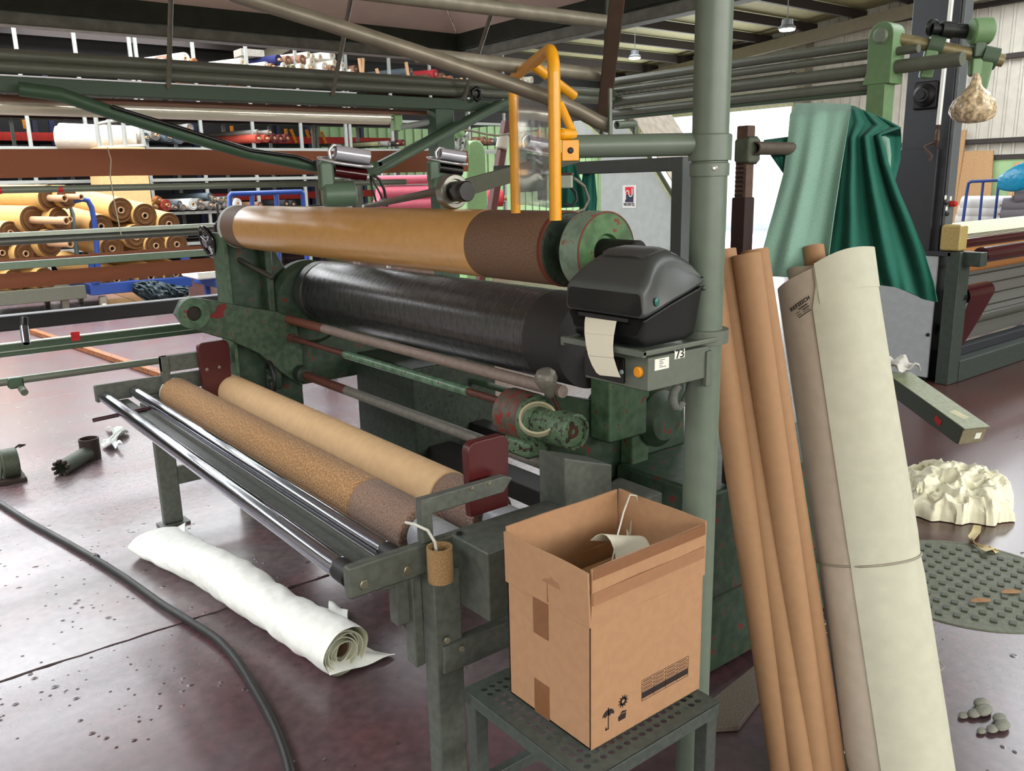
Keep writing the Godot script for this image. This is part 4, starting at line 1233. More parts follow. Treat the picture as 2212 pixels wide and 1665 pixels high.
	var cz := mb()
	for g in [0.24, 0.47, 0.75]:
		var zz: float = lerpf(z1, z0, g)
		cz.span(Vector3(x0 - 0.0052, yf + 0.004, zz - 0.0008), Vector3(x0 - 0.001, y1 - 0.008, zz + 0.0008), 0.0)
	obj("crease", cz, crs, ct)
	# printed care symbols: umbrella, sun over a crate, and a small table
	var inkb := M("print_brown", Color(0.12, 0.07, 0.06), 0.8, 0.0, "", 1.0)
	var zp := z1 - 0.0002
	var dp := Vector3(0, 0, 0.0009)
	var S := mb()
	var o := PZ(1314, 1545, z1)
	var u := []
	for k in 13:
		var an := PI * k / 12
		u.append(Vector2(0.0165 * cos(an), 0.014 * sin(an)))
	for k in 6: u.append(Vector2(-0.0165 + 0.033 * (k + 0.5) / 6, 0.002 if k % 2 == 0 else -0.002))
	S.prism(u, Vector3(o.x, o.y, zp), Vector3.RIGHT, Vector3.UP, dp, 0.0)
	S.span(Vector3(o.x - 0.0012, o.y - 0.03, zp), Vector3(o.x + 0.0012, o.y + 0.018, zp + 0.0009), 0.0)
	S.span(Vector3(o.x - 0.008, o.y - 0.032, zp), Vector3(o.x + 0.0012, o.y - 0.029, zp + 0.0009), 0.0)
	S.span(Vector3(o.x - 0.008, o.y - 0.032, zp), Vector3(o.x - 0.0056, o.y - 0.025, zp + 0.0009), 0.0)
	o = PZ(1346, 1514, z1)
	for k in 11:
		var an := TAU * k / 11
		var d := Vector2(cos(an), sin(an)); var pn := Vector2(-d.y, d.x)
		S.prism([d * 0.0065 + pn * 0.0028, d * 0.0155, d * 0.0065 - pn * 0.0028], Vector3(o.x, o.y, zp), Vector3.RIGHT, Vector3.UP, dp, 0.0)
	for k in 20:
		var a0 := TAU * k / 20; var a1 := TAU * (k + 1) / 20
		S.prism([Vector2(cos(a0), sin(a0)) * 0.0045, Vector2(cos(a0), sin(a0)) * 0.0085, Vector2(cos(a1), sin(a1)) * 0.0085, Vector2(cos(a1), sin(a1)) * 0.0045], Vector3(o.x, o.y, zp), Vector3.RIGHT, Vector3.UP, dp, 0.0)
	o = PZ(1344, 1546, z1)
	S.prism([Vector2(-0.011, -0.008), Vector2(0.009, -0.008), Vector2(0.011, 0.004), Vector2(-0.004, 0.006), Vector2(-0.012, 0.002)], Vector3(o.x, o.y, zp), Vector3.RIGHT, Vector3.UP, dp, 0.0)
	S.prism([Vector2(-0.006, 0.008), Vector2(0.011, 0.006), Vector2(0.012, 0.009), Vector2(0.0, 0.012)], Vector3(o.x, o.y, zp), Vector3.RIGHT, Vector3.UP, dp, 0.0)
	obj("care_symbols", S, inkb, ct)
	S = mb()
	var ta := PZ(1386, 1514, z1); var tb := PZ(1487, 1413, z1)
	tb.y = ta.y + 0.048
	for k in 5:
		var xx := lerpf(ta.x, tb.x, k / 4.0)
		S.span(Vector3(xx - 0.0004, ta.y, zp), Vector3(xx + 0.0004, tb.y, zp + 0.0008), 0.0)
	for yy in [0.0, 0.022, 0.03, 0.039, 0.048]:
		S.span(Vector3(ta.x, ta.y + yy - 0.0004, zp), Vector3(tb.x, ta.y + yy + 0.0004, zp + 0.0008), 0.0)
	for k in 4:
		var xx := lerpf(ta.x, tb.x, k / 4.0)
		var w := (tb.x - ta.x) / 4
		S.span(Vector3(xx + 0.001, ta.y + 0.005, zp), Vector3(xx + w - 0.001, ta.y + 0.019, zp + 0.0008), 0.0)
		for yy in [0.0255, 0.034, 0.043]:
			S.span(Vector3(xx + 0.004, ta.y + yy, zp), Vector3(xx + w - 0.006, ta.y + yy + 0.0015, zp + 0.0008), 0.0)
	obj("printed_table", S, inkb, ct)
	# things in the carton
	var pw := M("paper_white", Color(0.82, 0.80, 0.72), 0.7, 0.0, "fine", 4.0)
	rows = []
	for i in 9:
		var row := []
		for k in 9:
			var f := i / 8.0; var g := k / 8.0
			row.append(Vector3(1.17 + 0.10 * g, 0.815 + 0.03 * sin(f * 2.6) - 0.02 * g * f, -1.15 - 0.09 * f) + Vector3(0.02 * sin(f * 3.0), -0.02 * cos(f * 4.0) * (1 - g), 0))
		rows.append(row)
	var w1 := obj("paper_scrap", mb().sheet(rows, 0.0008), pw)
	tag(w1, "curled white paper scrap lying inside the open carton", "paper")
	rows = []
	for i in 7:
		var row := []
		for k in 7:
			var f := i / 6.0; var g := k / 6.0
			row.append(Vector3(1.235 + 0.05 * g + 0.02 * f, 0.80 + 0.055 * f - 0.02 * sin(g * 3.0), -1.19 - 0.035 * g - 0.02 * f))
		rows.append(row)
	w1 = obj("paper_scrap", mb().sheet(rows, 0.0008), M("paper_grey", Color(0.66, 0.64, 0.58), 0.7, 0.0, "fine", 4.0))
	tag(w1, "greyish folded paper scrap standing behind the white one in the carton", "paper")
	var tcore := obj("cardboard_core", mb().pipe(Vector3(1.09, 0.765, -1.15), Vector3(1.20, 0.755, -1.22), 0.021, 0.017, 24), M("core_card", Color(0.70, 0.55, 0.38), 0.85, 0.0, "soft", 4.0))
	tag(tcore, "short cardboard core lying on the waste in the carton", "tube")
	var fill := obj("carton_waste", mb().span(Vector3(x0 + 0.006, y0 + 0.006, z0 + 0.006), Vector3(x1 - 0.006, 0.735, z1 - 0.006), 0.02), cmi)
	tag(fill, "folded brown cardboard waste filling the bottom of the carton", "cardboard")
	var cord := obj("cord", mb().sweep([Vector3(1.20, 0.80, -1.20), Vector3(1.23, 0.845, -1.215), Vector3(1.27, 0.885, -1.235), Vector3(1.315, 0.906, -1.26), Vector3(1.352, 0.89, -1.275), Vector3(1.366, 0.86, -1.28)], 0.002, 8), M("cord_white", Color(0.80, 0.80, 0.76), 0.8, 0.0, "fine", 4.0))
	tag(cord, "thin white cord looping out of the carton over its back edge", "cord")
	var pst := mb()
	pst.sheet([[Vector3(1.03, 0.86, -1.285), Vector3(1.032, 0.865, -1.30), Vector3(1.04, 0.86, -1.315)], [Vector3(1.045, 0.80, -1.28), Vector3(1.05, 0.805, -1.295), Vector3(1.055, 0.80, -1.31)], [Vector3(1.06, 0.745, -1.27), Vector3(1.062, 0.745, -1.285), Vector3(1.07, 0.742, -1.30)]], 0.0006)
	var ps := obj("plastic_strip", pst, M("film", Color(0.72, 0.70, 0.62), 0.2, 0.0, "", 1.0))
	tag(ps, "thin plastic strip against the left corner inside the carton", "plastic")

# cloth from rows of (pixel x left, pixel x right, pixel y left, pixel y right, distance), with hanging folds
func drape(rows: Array, cols: int, folds: float, amp: float, ph: float, wav := 0.0, hem := 0.0, thick := 0.003) -> Mb:
	var R := []
	var sub := 5
	for i in rows.size() - 1:
		for s in (sub if i < rows.size() - 2 else sub + 1):
			var f := float(s) / sub
			var a: Array = rows[i]
			var b: Array = rows[i + 1]
			var e := []
			for q in 5: e.append(lerpf(a[q], b[q], f))
			var row := []
			var down := (i + f) / (rows.size() - 1)
			for k in cols:
				var g := float(k) / (cols - 1)
				var w: float = e[4] + amp * minf(1.0, down * 1.6) * (sin(g * folds * TAU + ph + 0.8 * sin(down * 3.0)) + 0.4 * sin(g * folds * 2.3 * TAU + ph * 2.0 + down * 2.0))
				row.append(PD(lerpf(e[0], e[1], g), lerpf(e[2], e[3], g) + wav * sin(g * 8.0 + ph) * maxf(0.0, 1.0 - down * 6.0) + hem * sin(g * 5.5 + 2.2) * maxf(0.0, down * 4.0 - 3.0), w))
			R.append(row)
	return mb().sheet(R, thick)

func build_right() -> void:
	var card := M("tube_card", Color(0.60, 0.46, 0.33), 0.8, 0.0, "soft", 3.0)
	var cardin := M("tube_inside", Color(0.50, 0.34, 0.22), 0.9, 0.0, "soft", 3.0)
	# ---- four cardboard tubes leaning by the post
	var tubes := [
		[PY(1697, 1690, 0), PD(1527, 560, 2.22), "brown cardboard tube leaning closest to the grey-green post"],
		[PY(1736, 1702, 0), PD(1560, 541, 2.25), "second leaning brown cardboard tube from the grey-green post"],
		[PY(1771, 1698, 0), PD(1612, 549, 2.2), "front brown cardboard tube beside the cream roll, third from the post"],
		[PY(1800, 1672, 0), PD(1630, 540, 2.29), "brown cardboard tube half hidden behind the third tube, nearest the cream roll"]]
	for e in tubes:
		var a: Vector3 = e[0]
		var c: Vector3 = e[1]
		var d := (c - a).normalized()
		a = a + d * 0.012
		var o := thing("cardboard_tube", e[2], "tube", a, "cardboard tubes leaning by the post")
		obj("shell", mb().pipe(a, c, 0.0365, 0.032, 36), card, o)
		obj("lining", mb().lathe(c - d * 0.4, d, [Vector2(0.398, 0.0318), Vector2(0, 0.0318), Vector2(0, 0)], 30), cardin, o)
	# ---- leaning cream roll
	var fab := M("roll_cream", Color(0.72, 0.68, 0.62), 0.9, 0.0, "soft", 2.0, "crumple", 0.12)
	var fab2 := M("roll_wrap", Color(0.72, 0.72, 0.65), 0.88, 0.0, "soft", 2.0, "crumple", 0.12)
	fab.rim_enabled = true; fab.rim = 0.2
	var ra := PD(1948, 1690, 2.1)
	var rb := PY(1945, 1690, 0.012)
	var rc := PD(1779, 584, 2.42)
	var dir := (rc - rb).normalized()
	var toeye := (EYE - rc); toeye = (toeye - dir * toeye.dot(dir)).normalized()
	var side := dir.cross(toeye).normalized()
	if side.dot(cr) < 0: side = -side
	var rt := thing("leaning_fabric_roll", "big cream fabric roll leaning beside the brown cardboard tubes", "fabric roll", rb)
	var L := rb.distance_to(rc)
	var rings := []
	var NR := 26
	for i in NR + 1:
		var f := float(i) / NR
		var ring := []
		for k in 56:
			var an := TAU * k / 56
			var r := 1.0 + 0.010 * sin(3.0 * an + f * 4.0) + 0.006 * sin(7.0 * an - f * 9.0)
			if f < 0.06: r *= 0.93 + 0.07 * f / 0.06
			if absf(f - 0.42) < 0.012: r *= 0.985
			ring.append(rb + dir * (L * f + 0.032 * cos(an) * f * f) + (side * cos(an) * 0.131 + toeye * sin(an) * 0.105) * r)
		rings.append(ring)
	obj("roll_body", mb().loft(rings), fab, rt)
	# outer wrap with its free edge down the front
	var rows := []
	for i in NR + 1:
		var f := float(i) / NR
		var row := []
		var ff := lerpf(0.0, 1.0, f)
		for k in 25:
			var an := lerpf(PI * 0.60, -PI * 0.55, k / 24.0)
			if i > 0 and f > 0.93: an = lerpf(PI * 0.56, -PI * 0.55, k / 24.0)
			var r := 1.0 + 0.010 * sin(3.0 * an + f * 4.0) + 0.006 * sin(7.0 * an - f * 9.0)
			r += 0.05 + (0.012 * sin(f * 7.0) if k > 1 else 0.0) + 0.006 * sin(f * 60.0 + an * 8.0) * smoothstep(0.25, 0.0, f)
			if f > 0.925 and f < 0.965: r += 0.03 * (1.0 - absf(f - 0.945) / 0.02)
			if absf(f - 0.42) < 0.013: r -= 0.022
			row.append(rb + dir * (L * ff + 0.034 * cos(an) * f * f) + (side * cos(an) * 0.131 + toeye * sin(an) * 0.105) * r)
		rows.append(row)
	obj("outer_wrap", mb().sheet(rows, 0.003), fab2, rt)
	rows = []
	for i in 8:
		var f := lerpf(0.925, 1.005, i / 7.0)
		var row := []
		for k in 21:
			var an := lerpf(PI * 0.55, -PI * 0.4, k / 20.0)
			row.append(rb + dir * (L * f + 0.036 * cos(an) + 0.006 * sin(k * 0.5)) + (side * cos(an) * 0.131 + toeye * sin(an) * 0.105) * (1.085 + 0.02 * (1.0 - i / 7.0) * -1.0))
		rows.append(row)
	obj("folded_hem", mb().sheet(rows, 0.003), fab2, rt)
	# inner layers and the core
	rows = []
	for i in 5:
		var row := []
		for k in 41:
			var an := TAU * k / 40 * 0.98
			row.append(rb + dir * (L * (0.9 + 0.027 * i) + 0.006 * sin(an * 3)) + (side * (cos(an) * 0.075 - 0.02) + toeye * sin(an) * 0.07))
		rows.append(row)
	obj("inner_layer", mb().sheet(rows, 0.003), fab, rt)
	var ctop := PD(1757, 540, 2.46)
	obj("core_tube", mb().pipe(ctop - dir * 1.2, ctop + dir * 0.01, 0.031, 0.026, 28), card, rt)
	var band := []
	for k in 48:
		var an := TAU * k / 48
		band.append(rb + dir * (L * 0.425 - 0.012 * sin(an)) + (side * cos(an) * 0.131 + toeye * sin(an) * 0.105) * (1.055 if an < PI * 0.58 or an > PI * 1.45 else 1.012))
	obj("tie_band", mb().sweep(band, 0.003, 6, false, true), M("band_grey", Color(0.60, 0.58, 0.52), 0.8), rt)
	# stamp on the left face
	var sa := rb + dir * (L * 0.93)
	var pn := func(an: float, f: float, up: float) -> Vector3: return rb + dir * (L * f) + (side * cos(an) * 0.131 + toeye * sin(an) * 0.105) * up
	var s0: Vector3 = pn.call(PI * 0.735, 0.925, 1.035)
	var s1: Vector3 = pn.call(PI * 0.64, 0.935, 1.03)
	var sx := (s1 - s0).normalized()
	var sn := toeye.lerp(-side, 0.55).normalized()
	var su := sn.cross(sx).normalized()
	if su.dot(dir) < 0: su = -su
	var inkm := M("stamp_ink", Color(0.13, 0.11, 0.10), 0.8, 0.0, "", 1.0)
	letters("BEFIIICH", (s0 + s1) / 2, sx, su, 0.0115, 0.0006, inkm, rt, "stamp_text")
	for e in [[0.013, 0.3, 0.95, 0.0028], [0.0195, 0.05, 0.3, 0.0014], [0.021, 0.5, 1.0, 0.0026], [0.0275, 0.05, 0.35, 0.0014], [0.028, 0.5, 0.95, 0.0014], [0.0345, 0.08, 1.0, 0.0022]]:
		var w: float = s0.distance_to(s1) * 1.12
		var p0: Vector3 = (s0 + s1) / 2 - sx * w / 2 - su * e[0]
		obj("stamp_line", mb().box(p0 + sx * (w * (e[1] + e[2]) / 2), Vector3(w * (e[2] - e[1]), e[3], 0.001), Basis(sx, su, sx.cross(su)), 0.0), inkm, rt)

	# ---- rack post, clamp and horizontal pole
	var rustp := M("rack_rust", Color(0.34, 0.26, 0.21), 0.75, 0.1, "blotch", 3.0)
	var rustd := M("rack_dark", Color(0.17, 0.09, 0.08), 0.75, 0.1, "blotch", 3.0)
	var clampm := M("clamp_green", Color(0.30, 0.33, 0.27), 0.7, 0.1, "blotch", 3.0)
	var px0 := PD(1611, 300, 2.42)
	var pt := thing("toothed_post", "rusty toothed square post with a clamp holding the cloth pole", "post", Vector3(px0.x, 0.66, px0.z))
	var yb := 0.66
	obj("upper_bar", mb().span(Vector3(px0.x - 0.018, 1.3, px0.z - 0.02), Vector3(px0.x + 0.018, PD(1611, 272, 2.42).y, px0.z + 0.02), 0.003), rustp, pt)
	obj("lower_bar", mb().span(Vector3(px0.x - 0.024, yb + 0.002, px0.z - 0.024), Vector3(px0.x + 0.022, PD(1600, 427, 2.42).y, px0.z + 0.024), 0.003), rustd, pt)
	for k in 12:
		var y := lerpf(1.50, 1.64, k / 11.0)
		obj("tooth", mb().box(Vector3(px0.x - 0.019, y, px0.z), Vector3(0.010, 0.005, 0.03), Basis(), 0.001), rustd, pt)
	obj("clamp", mb().box(Vector3(px0.x + 0.004, PD(1611, 325, 2.42).y, px0.z + 0.004), Vector3(0.062, 0.078, 0.06), Basis(), 0.012), clampm, pt)
	obj("stop_block", mb().box(Vector3(px0.x + 0.034, PD(1611, 325, 2.42).y - 0.02, px0.z), Vector3(0.02, 0.03, 0.03), Basis(), 0.006), clampm, pt)
	var yp := PD(1640, 320, 2.4).y
	var pz := px0.z + 0.01
	var pa := Vector3(px0.x - 0.01, yp, pz + 0.03)
	var pe := PZ(1915, 309, pz)
	pe.y = yp
	obj("pole", mb().pipe(pa, Vector3(pe.x, yp, pz), 0.0185, 0.014, 24), M("pole_brown", Color(0.32, 0.28, 0.24), 0.55, 0.2, "blotch", 3.0), pt)
	obj("peg", mb().tube(Vector3(lerpf(pa.x, pe.x, 0.55), yp, pz), PD(1778, 232, 2.66), 0.012, 12), rustp, pt)
	obj("peg", mb().tube(Vector3(lerpf(pa.x, pe.x, 0.9), yp, pz), PD(1850, 246, 2.80), 0.012, 12), rustp, pt)
	# ---- cloths
	var teal := M("cloth_teal", Color(0.50, 0.65, 0.59), 0.95, 0.0, "fine", 2.5, "weave", 0.5)
	teal.rim_enabled = true; teal.rim = 0.3
	var green := M("cloth_green", Color(0.07, 0.36, 0.30), 0.95, 0.0, "soft", 2.5, "weave", 0.5)
	green.rim_enabled = true; green.rim = 0.25
	var b := drape([[1722, 1835, 236, 240, 2.72], [1719, 1838, 224, 226, 2.62], [1706, 1838, 250, 240, 2.54], [1702, 1828, 300, 300, 2.50], [1693, 1817, 375, 370, 2.48], [1672, 1802, 455, 470, 2.47], [1650, 1792, 530, 545, 2.46], [1634, 1786, 596, 602, 2.46]], 64, 1.35, 0.014, 0.9, 5.0, 0.0)
	var o := obj("teal_cloth", b, teal)
	tag(o, "pale teal cloth hanging in folds over the pole, above the cream roll", "cloth")
	var gt := thing("green_cloth", "dark green cloth draped over the pole end beside the pale teal cloth", "cloth", PD(1880, 600, 2.7))
	b = drape([[1812, 1870, 228, 240, 2.86], [1826, 1900, 231, 252, 2.78], [1822, 1946, 262, 277, 2.74], [1820, 1902, 300, 292, 2.68], [1815, 1918, 350, 352, 2.66], [1805, 1944, 410, 420, 2.64], [1798, 1972, 475, 482, 2.63], [1790, 1998, 530, 545, 2.62], [1786, 2018, 575, 600, 2.61], [1800, 2026, 640, 632, 2.61]], 80, 2.6, 0.026, 0.4, 4.0, 20.0)
	obj("front_fall", b, green, gt)
	b = drape([[1850, 1946, 250, 277, 2.9], [1868, 1947, 275, 292, 3.0], [1885, 1944, 330, 345, 3.02], [1900, 1930, 380, 398, 3.02]], 20, 1.2, 0.012, 0.2)
	obj("back_fall", b, green, gt)
	b = drape([[1650, 1712, 304, 296, 2.56], [1648, 1710, 312, 300, 2.53], [1662, 1708, 332, 330, 2.52], [1680, 1706, 358, 368, 2.52], [1694, 1704, 376, 398, 2.52]], 16, 1.3, 0.006, 0.0)
	obj("side_fall", b, green, gt)
	b = drape([[1876, 1912, 300, 294, 2.82], [1900, 1920, 322, 300, 2.82], [1906, 1924, 350, 334, 2.82], [1904, 1922, 400, 380, 2.83]], 10, 1.0, 0.006, 0.0)
	obj("pale_lining", b, teal, gt)

	# ---- roller frame with the light green post
	var pg := M("frame_green", Color(0.42, 0.55, 0.38), 0.55, 0.0, "soft", 1.5)
	var pgd := M("frame_green_dark", Color(0.25, 0.33, 0.25), 0.55, 0.0, "soft", 1.5)
	var rol := M("roller_olive", Color(0.40, 0.42, 0.37), 0.45, 0.15, "soft", 1.5)
	var shaftm := M("shaft_brass", Color(0.58, 0.54, 0.40), 0.45, 0.3, "blotch", 3.0)
	var fx := 4.85
	var fz := -2.69
	var gf := thing("roller_frame", "tall light green roller frame with dark guide rollers below the roof", "frame", Vector3(fx, 0, fz))
	obj("post", mb().span(Vector3(fx - 0.055, 0, fz - 0.065), Vector3(fx + 0.055, 2.13, fz + 0.045), 0.004), pg, gf)
	var hb := mb()
	var pol := [Vector2(-0.075, 2.17), Vector2(-0.095, 2.10), Vector2(0.075, 2.10)]
	for k in 9:
		var an := PI * k / 8
		pol.append(Vector2(0.0 + 0.075 * cos(an), 2.36 + 0.075 * sin(an)))
	hb.prism(pol, Vector3(fx - 0.06, 0, fz), Vector3(0, 0, 1), Vector3(0, 1, 0), Vector3(0.135, 0, 0), 0.006)
	var hd := obj("post_head", hb, pg, gf)
	obj("shaft_end", mb().tube(Vector3(fx - 0.075, 2.36, fz), Vector3(fx - 0.05, 2.36, fz), 0.045, 24, 0.01), M("shaft_pale", Color(0.50, 0.55, 0.48), 0.5, 0.2, "soft", 3.0), hd)
	var se := PX(2168, 131, 5.2)
	obj("shaft", mb().tube(Vector3(fx, 2.36, fz), se, 0.034, 24), shaftm, gf)
	var mid := Vector3(fx, 2.36, fz).lerp(se, 0.42)
	var far := Vector3(fx, 2.36, fz).lerp(se, 0.88)
	for e in [[mid, 0.05], [far, 0.055]]:
		var c: Vector3 = e[0]
		var d := (se - Vector3(fx, 2.36, fz)).normalized()
		var bk := mb().pipe(c - d * 0.04, c + d * 0.04, 0.058, 0.03, 24)
		obj("bearing", bk, pgd, gf)
		obj("bearing_leg", mb().beam(c + Vector3(-0.03, -0.02, 0.0), c + Vector3(-0.04, -0.17, -0.02), 0.06, 0.07, d, 0.01), pg, gf)
	# upper pinch motor on the shaft
	var mc := PD(2118, 68, 4.65)
	obj("motor_drum", mb().lathe(mc - Vector3(0.05, 0, 0.03), Vector3(0.75, 0, 0.66), [Vector2(0, 0), Vector2(0, 0.062), Vector2(0.01, 0.07), Vector2(0.1, 0.07), Vector2(0.11, 0.06), Vector2(0.11, 0.012), Vector2(0.10, 0.010), Vector2(0.10, 0)], 32), pg, gf)
	obj("motor_neck", mb().box(mc + Vector3(-0.01, -0.08, 0), Vector3(0.07, 0.12, 0.07), Basis(Vector3.UP, -0.7), 0.012), pgd, gf)
	obj("gear_cluster", mb().lathe(PD(2012, 62, 4.7), PD(2092, 68, 4.7) - PD(2012, 62, 4.7), [Vector2(0, 0), Vector2(0, 0.03), Vector2(0.05, 0.03), Vector2(0.05, 0.045), Vector2(0.12, 0.045), Vector2(0.12, 0.038), Vector2(0.21, 0.04), Vector2(0.21, 0)], 20), M("gear_dark", Color(0.10, 0.11, 0.10), 0.5, 0.3, "blotch", 3.0), gf)
	obj("gear_disc", mb().tube(PD(2010, 60, 4.72), PD(2018, 60, 4.70), 0.045, 24, 0.004), mats["gear_dark"], gf)
	obj("hook_block", mb().box(PD(2106, 146, 4.62), Vector3(0.06, 0.09, 0.06), Basis(Vector3.UP, -0.7), 0.012), pg, gf)
	# the rollers: along the hall and across its far side
	var xs := [[128, 95, 0.030], [151, 119, 0.024], [183, 152, 0.038], [212, 186, 0.034]]
	var rend := [-2.75, PX(1985, 105, fx).z, PX(2078, 150, fx).z, -2.72]
	for i in 4:
		var y := PX(1877, xs[i][1], fx).y
		var ro := obj("guide_roller", mb().tube(Vector3(fx, y, -4.9), Vector3(fx, y, rend[i]), xs[i][2], 24), rol, gf)
	obj("lower_beam", mb().span(Vector3(fx - 0.03, 2.055, -4.9), Vector3(fx + 0.03, 2.075, fz), 0.004), pgd, gf)
	for e in [[137, 0.030], [160, 0.030]]:
		var y := PZ(300, e[0], -4.84).y
		obj("guide_roller", mb().tube(Vector3(-3.2, y, -4.84), Vector3(fx, y, -4.84), e[1], 24), rol, gf)
	var yg := PZ(300, 195, -4.84).y
	obj("green_beam", mb().span(Vector3(-3.2, yg - 0.038, -4.88), Vector3(3.85, yg + 0.034, -4.80), 0.004), M("beam_green", Color(0.17, 0.27, 0.18), 0.5, 0.0, "soft", 1.5), gf)
	obj("beam_glint", mb().span(Vector3(-3.2, yg + 0.032, -4.83), Vector3(2.6, yg + 0.040, -4.79), 0.001), M("glint_white", Color(0.92, 0.93, 0.95), 0.4, 0.0, "", 1.0), gf)  # light reflected along the beam top, painted as a white strip
	# bag tied up under the shaft
	var bcn := PD(2103, 222, 4.4)
	var bagm := StandardMaterial3D.new()
	bagm.resource_name = "bag_film"
	bagm.albedo_color = Color(0.95, 0.92, 0.86)
	bagm.albedo_texture = ramp("bagtex", 0.03, [Color(0.55, 0.52, 0.48), Color(0.85, 0.78, 0.66), Color(1, 0.95, 0.85)], [0.25, 0.5, 0.8])
	bagm.uv1_triplanar = true; bagm.uv1_scale = Vector3.ONE * 2.5
	bagm.roughness = 0.3
	bagm.normal_enabled = true
	bagm.normal_texture = noise("crumple_n", 0.015, 0, 1, 4, 512, FastNoiseLite.TYPE_SIMPLEX_SMOOTH, true, 8.0)
	bagm.normal_scale = 1.2
	rings = []
	var fn := FastNoiseLite.new(); fn.seed = 4; fn.frequency = 1.4
	var prof := [[0.145, 0.012], [0.12, 0.020], [0.09, 0.026], [0.07, 0.036], [0.045, 0.058], [0.015, 0.080], [-0.015, 0.092], [-0.045, 0.094], [-0.075, 0.082], [-0.095, 0.058], [-0.102, 0.02]]
	for e in prof:
		var ring := []
		for k in 40:
			var an := TAU * k / 40
			var r: float = e[1] * 1.12 * (1.0 + 0.26 * fn.get_noise_3d(cos(an) * 1.2, e[0] * 14.0, sin(an) * 1.2) + 0.05 * sin(an * 9.0 + e[0] * 40.0))
			ring.append(bcn + Vector3(cos(an) * r, e[0], sin(an) * r))
		rings.append(ring)
	o = obj("tied_bag", mb().loft(rings), bagm)
	tag(o, "crumpled plastic bag of beige scraps tied under the green shaft bearing", "bag")

	# ---- dark grey machine on the right
	var dg := M("upright_dark", Color(0.17, 0.18, 0.20), 0.5, 0.1, "soft", 1.5)
	var dgl := M("upright_grey", Color(0.36, 0.38, 0.39), 0.5, 0.1, "soft", 1.5)
	var fr := M("warper_frame", Color(0.22, 0.26, 0.24), 0.5, 0.1, "blotch", 2.0)
	var t := thing("warping_machine", "dark grey warping machine with tall column and maroon rollers, far right", "machine", Vector3(7.5, 0, -3.1))
	var cx0 := 6.62; var cz1 := PX(2040, 400, 6.62).z; var cz0 := cz1 - 0.36
	obj("column", mb().span(Vector3(cx0, 0, cz0), Vector3(PZ(2062, 400, cz1).x, 3.4, cz1), 0.008), dg, t)
	obj("column_strip", mb().span(Vector3(cx0 + 0.01, 0.9, cz1), Vector3(PZ(2066, 400, cz1 + 0.03).x, 3.4, cz1 + 0.03), 0.006), dgl, t)
	obj("column_foot", mb().span(Vector3(cx0 - 0.03, 0, cz0 - 0.13), Vector3(cx0 + 0.02, 1.78, cz0 + 0.3), 0.006), dg, t)
	var fb := PX(2000, 206, cx0 - 0.005)
	var fl := obj("flange_bearing", mb().span(fb + Vector3(-0.02, -0.10, -0.09), fb + Vector3(0.02, 0.10, 0.09), 0.02), M("bearing_dark", Color(0.08, 0.08, 0.085), 0.45, 0.3, "fine", 3.0), t)
	obj("bearing_hub", mb().lathe(fb + Vector3(-0.02, 0, 0), Vector3(-1, 0, 0), [Vector2(0, 0.085), Vector2(0.02, 0.08), Vector2(0.035, 0.055), Vector2(0.05, 0.05), Vector2(0.05, 0.03), Vector2(0.06, 0.028), Vector2(0.06, 0)], 30), mats["bearing_dark"], fl)
	var wp := PX(2046, 0, cx0 - 0.05); var wq := PX(2027, 270, cx0 - 0.05)
	var wpp := obj("white_pipe", mb().tube(Vector3(wq.x, wq.y, wq.z), Vector3(wq.x, 3.3, wq.z + 0.02), 0.017, 14), M("pipe_white", Color(0.80, 0.80, 0.78), 0.35, 0.1, "", 1.0), t)
	obj("valve", mb().lathe(Vector3(wq.x, wq.y - 0.16, wq.z), Vector3.UP, [Vector2(0, 0), Vector2(0, 0.012), Vector2(0.05, 0.022), Vector2(0.1, 0.02), Vector2(0.13, 0.012), Vector2(0.16, 0.018), Vector2(0.16, 0)], 14), M("valve_brown", Color(0.28, 0.20, 0.16), 0.5, 0.4, "fine", 3.0), wpp)
	obj("tap", mb().sweep([Vector3(wq.x, wq.y - 0.12, wq.z), Vector3(wq.x - 0.02, wq.y - 0.15, wq.z - 0.08), Vector3(wq.x - 0.02, wq.y - 0.22, wq.z - 0.02), Vector3(wq.x - 0.02, wq.y - 0.26, wq.z - 0.03)], 0.011, 8), mats["valve_brown"], wpp)
	# light cover panel and the frame in front of it
	var pan := obj("cover_panel", mb().span(Vector3(cx0 - 0.06, 0.03, cz0 - 0.35), Vector3(cx0 - 0.035, 0.985, cz1 + 0.03), 0.006), M("panel_pale", Color(0.66, 0.68, 0.70), 0.55, 0.1, "soft", 1.2), t)
	var hp := PX(2005, 723, cx0 - 0.062)
	obj("panel_bolt", mb().tube(hp, hp + Vector3(-0.012, 0, 0), 0.014, 14), mats["bearing_dark"], pan)
	var ux := cx0 - 0.05
	var uz := PX(2048, 640, ux).z
	obj("front_upright", mb().span(Vector3(ux - 0.02, 0.0, uz - 0.03), Vector3(ux + 0.16, 1.02, uz + 0.07), 0.006), fr, t)
	obj("top_rail", mb().span(Vector3(ux - 0.02, 0.985, cz0 - 0.3), Vector3(ux + 0.05, 1.02, uz), 0.004), dg, t)
	var arm0 := PX(2068, 556, ux + 0.1)
	var arm1 := PX(2130, 556, ux + 0.1)
	obj("roller_arm", mb().span(Vector3(ux + 0.02, arm0.y - 0.055, uz), Vector3(ux + 0.13, arm0.y + 0.05, arm1.z), 0.006), fr, t)
	var mar := M("maroon_gloss", Color(0.22, 0.05, 0.08), 0.14, 0.0, "", 1.0)
	obj("maroon_roller", mb().tube(Vector3(ux + 0.15, arm1.y + 0.01, arm1.z - 0.06), Vector3(ux + 3.5, arm1.y + 0.01, arm1.z - 0.06), 0.06, 28), mar, t)
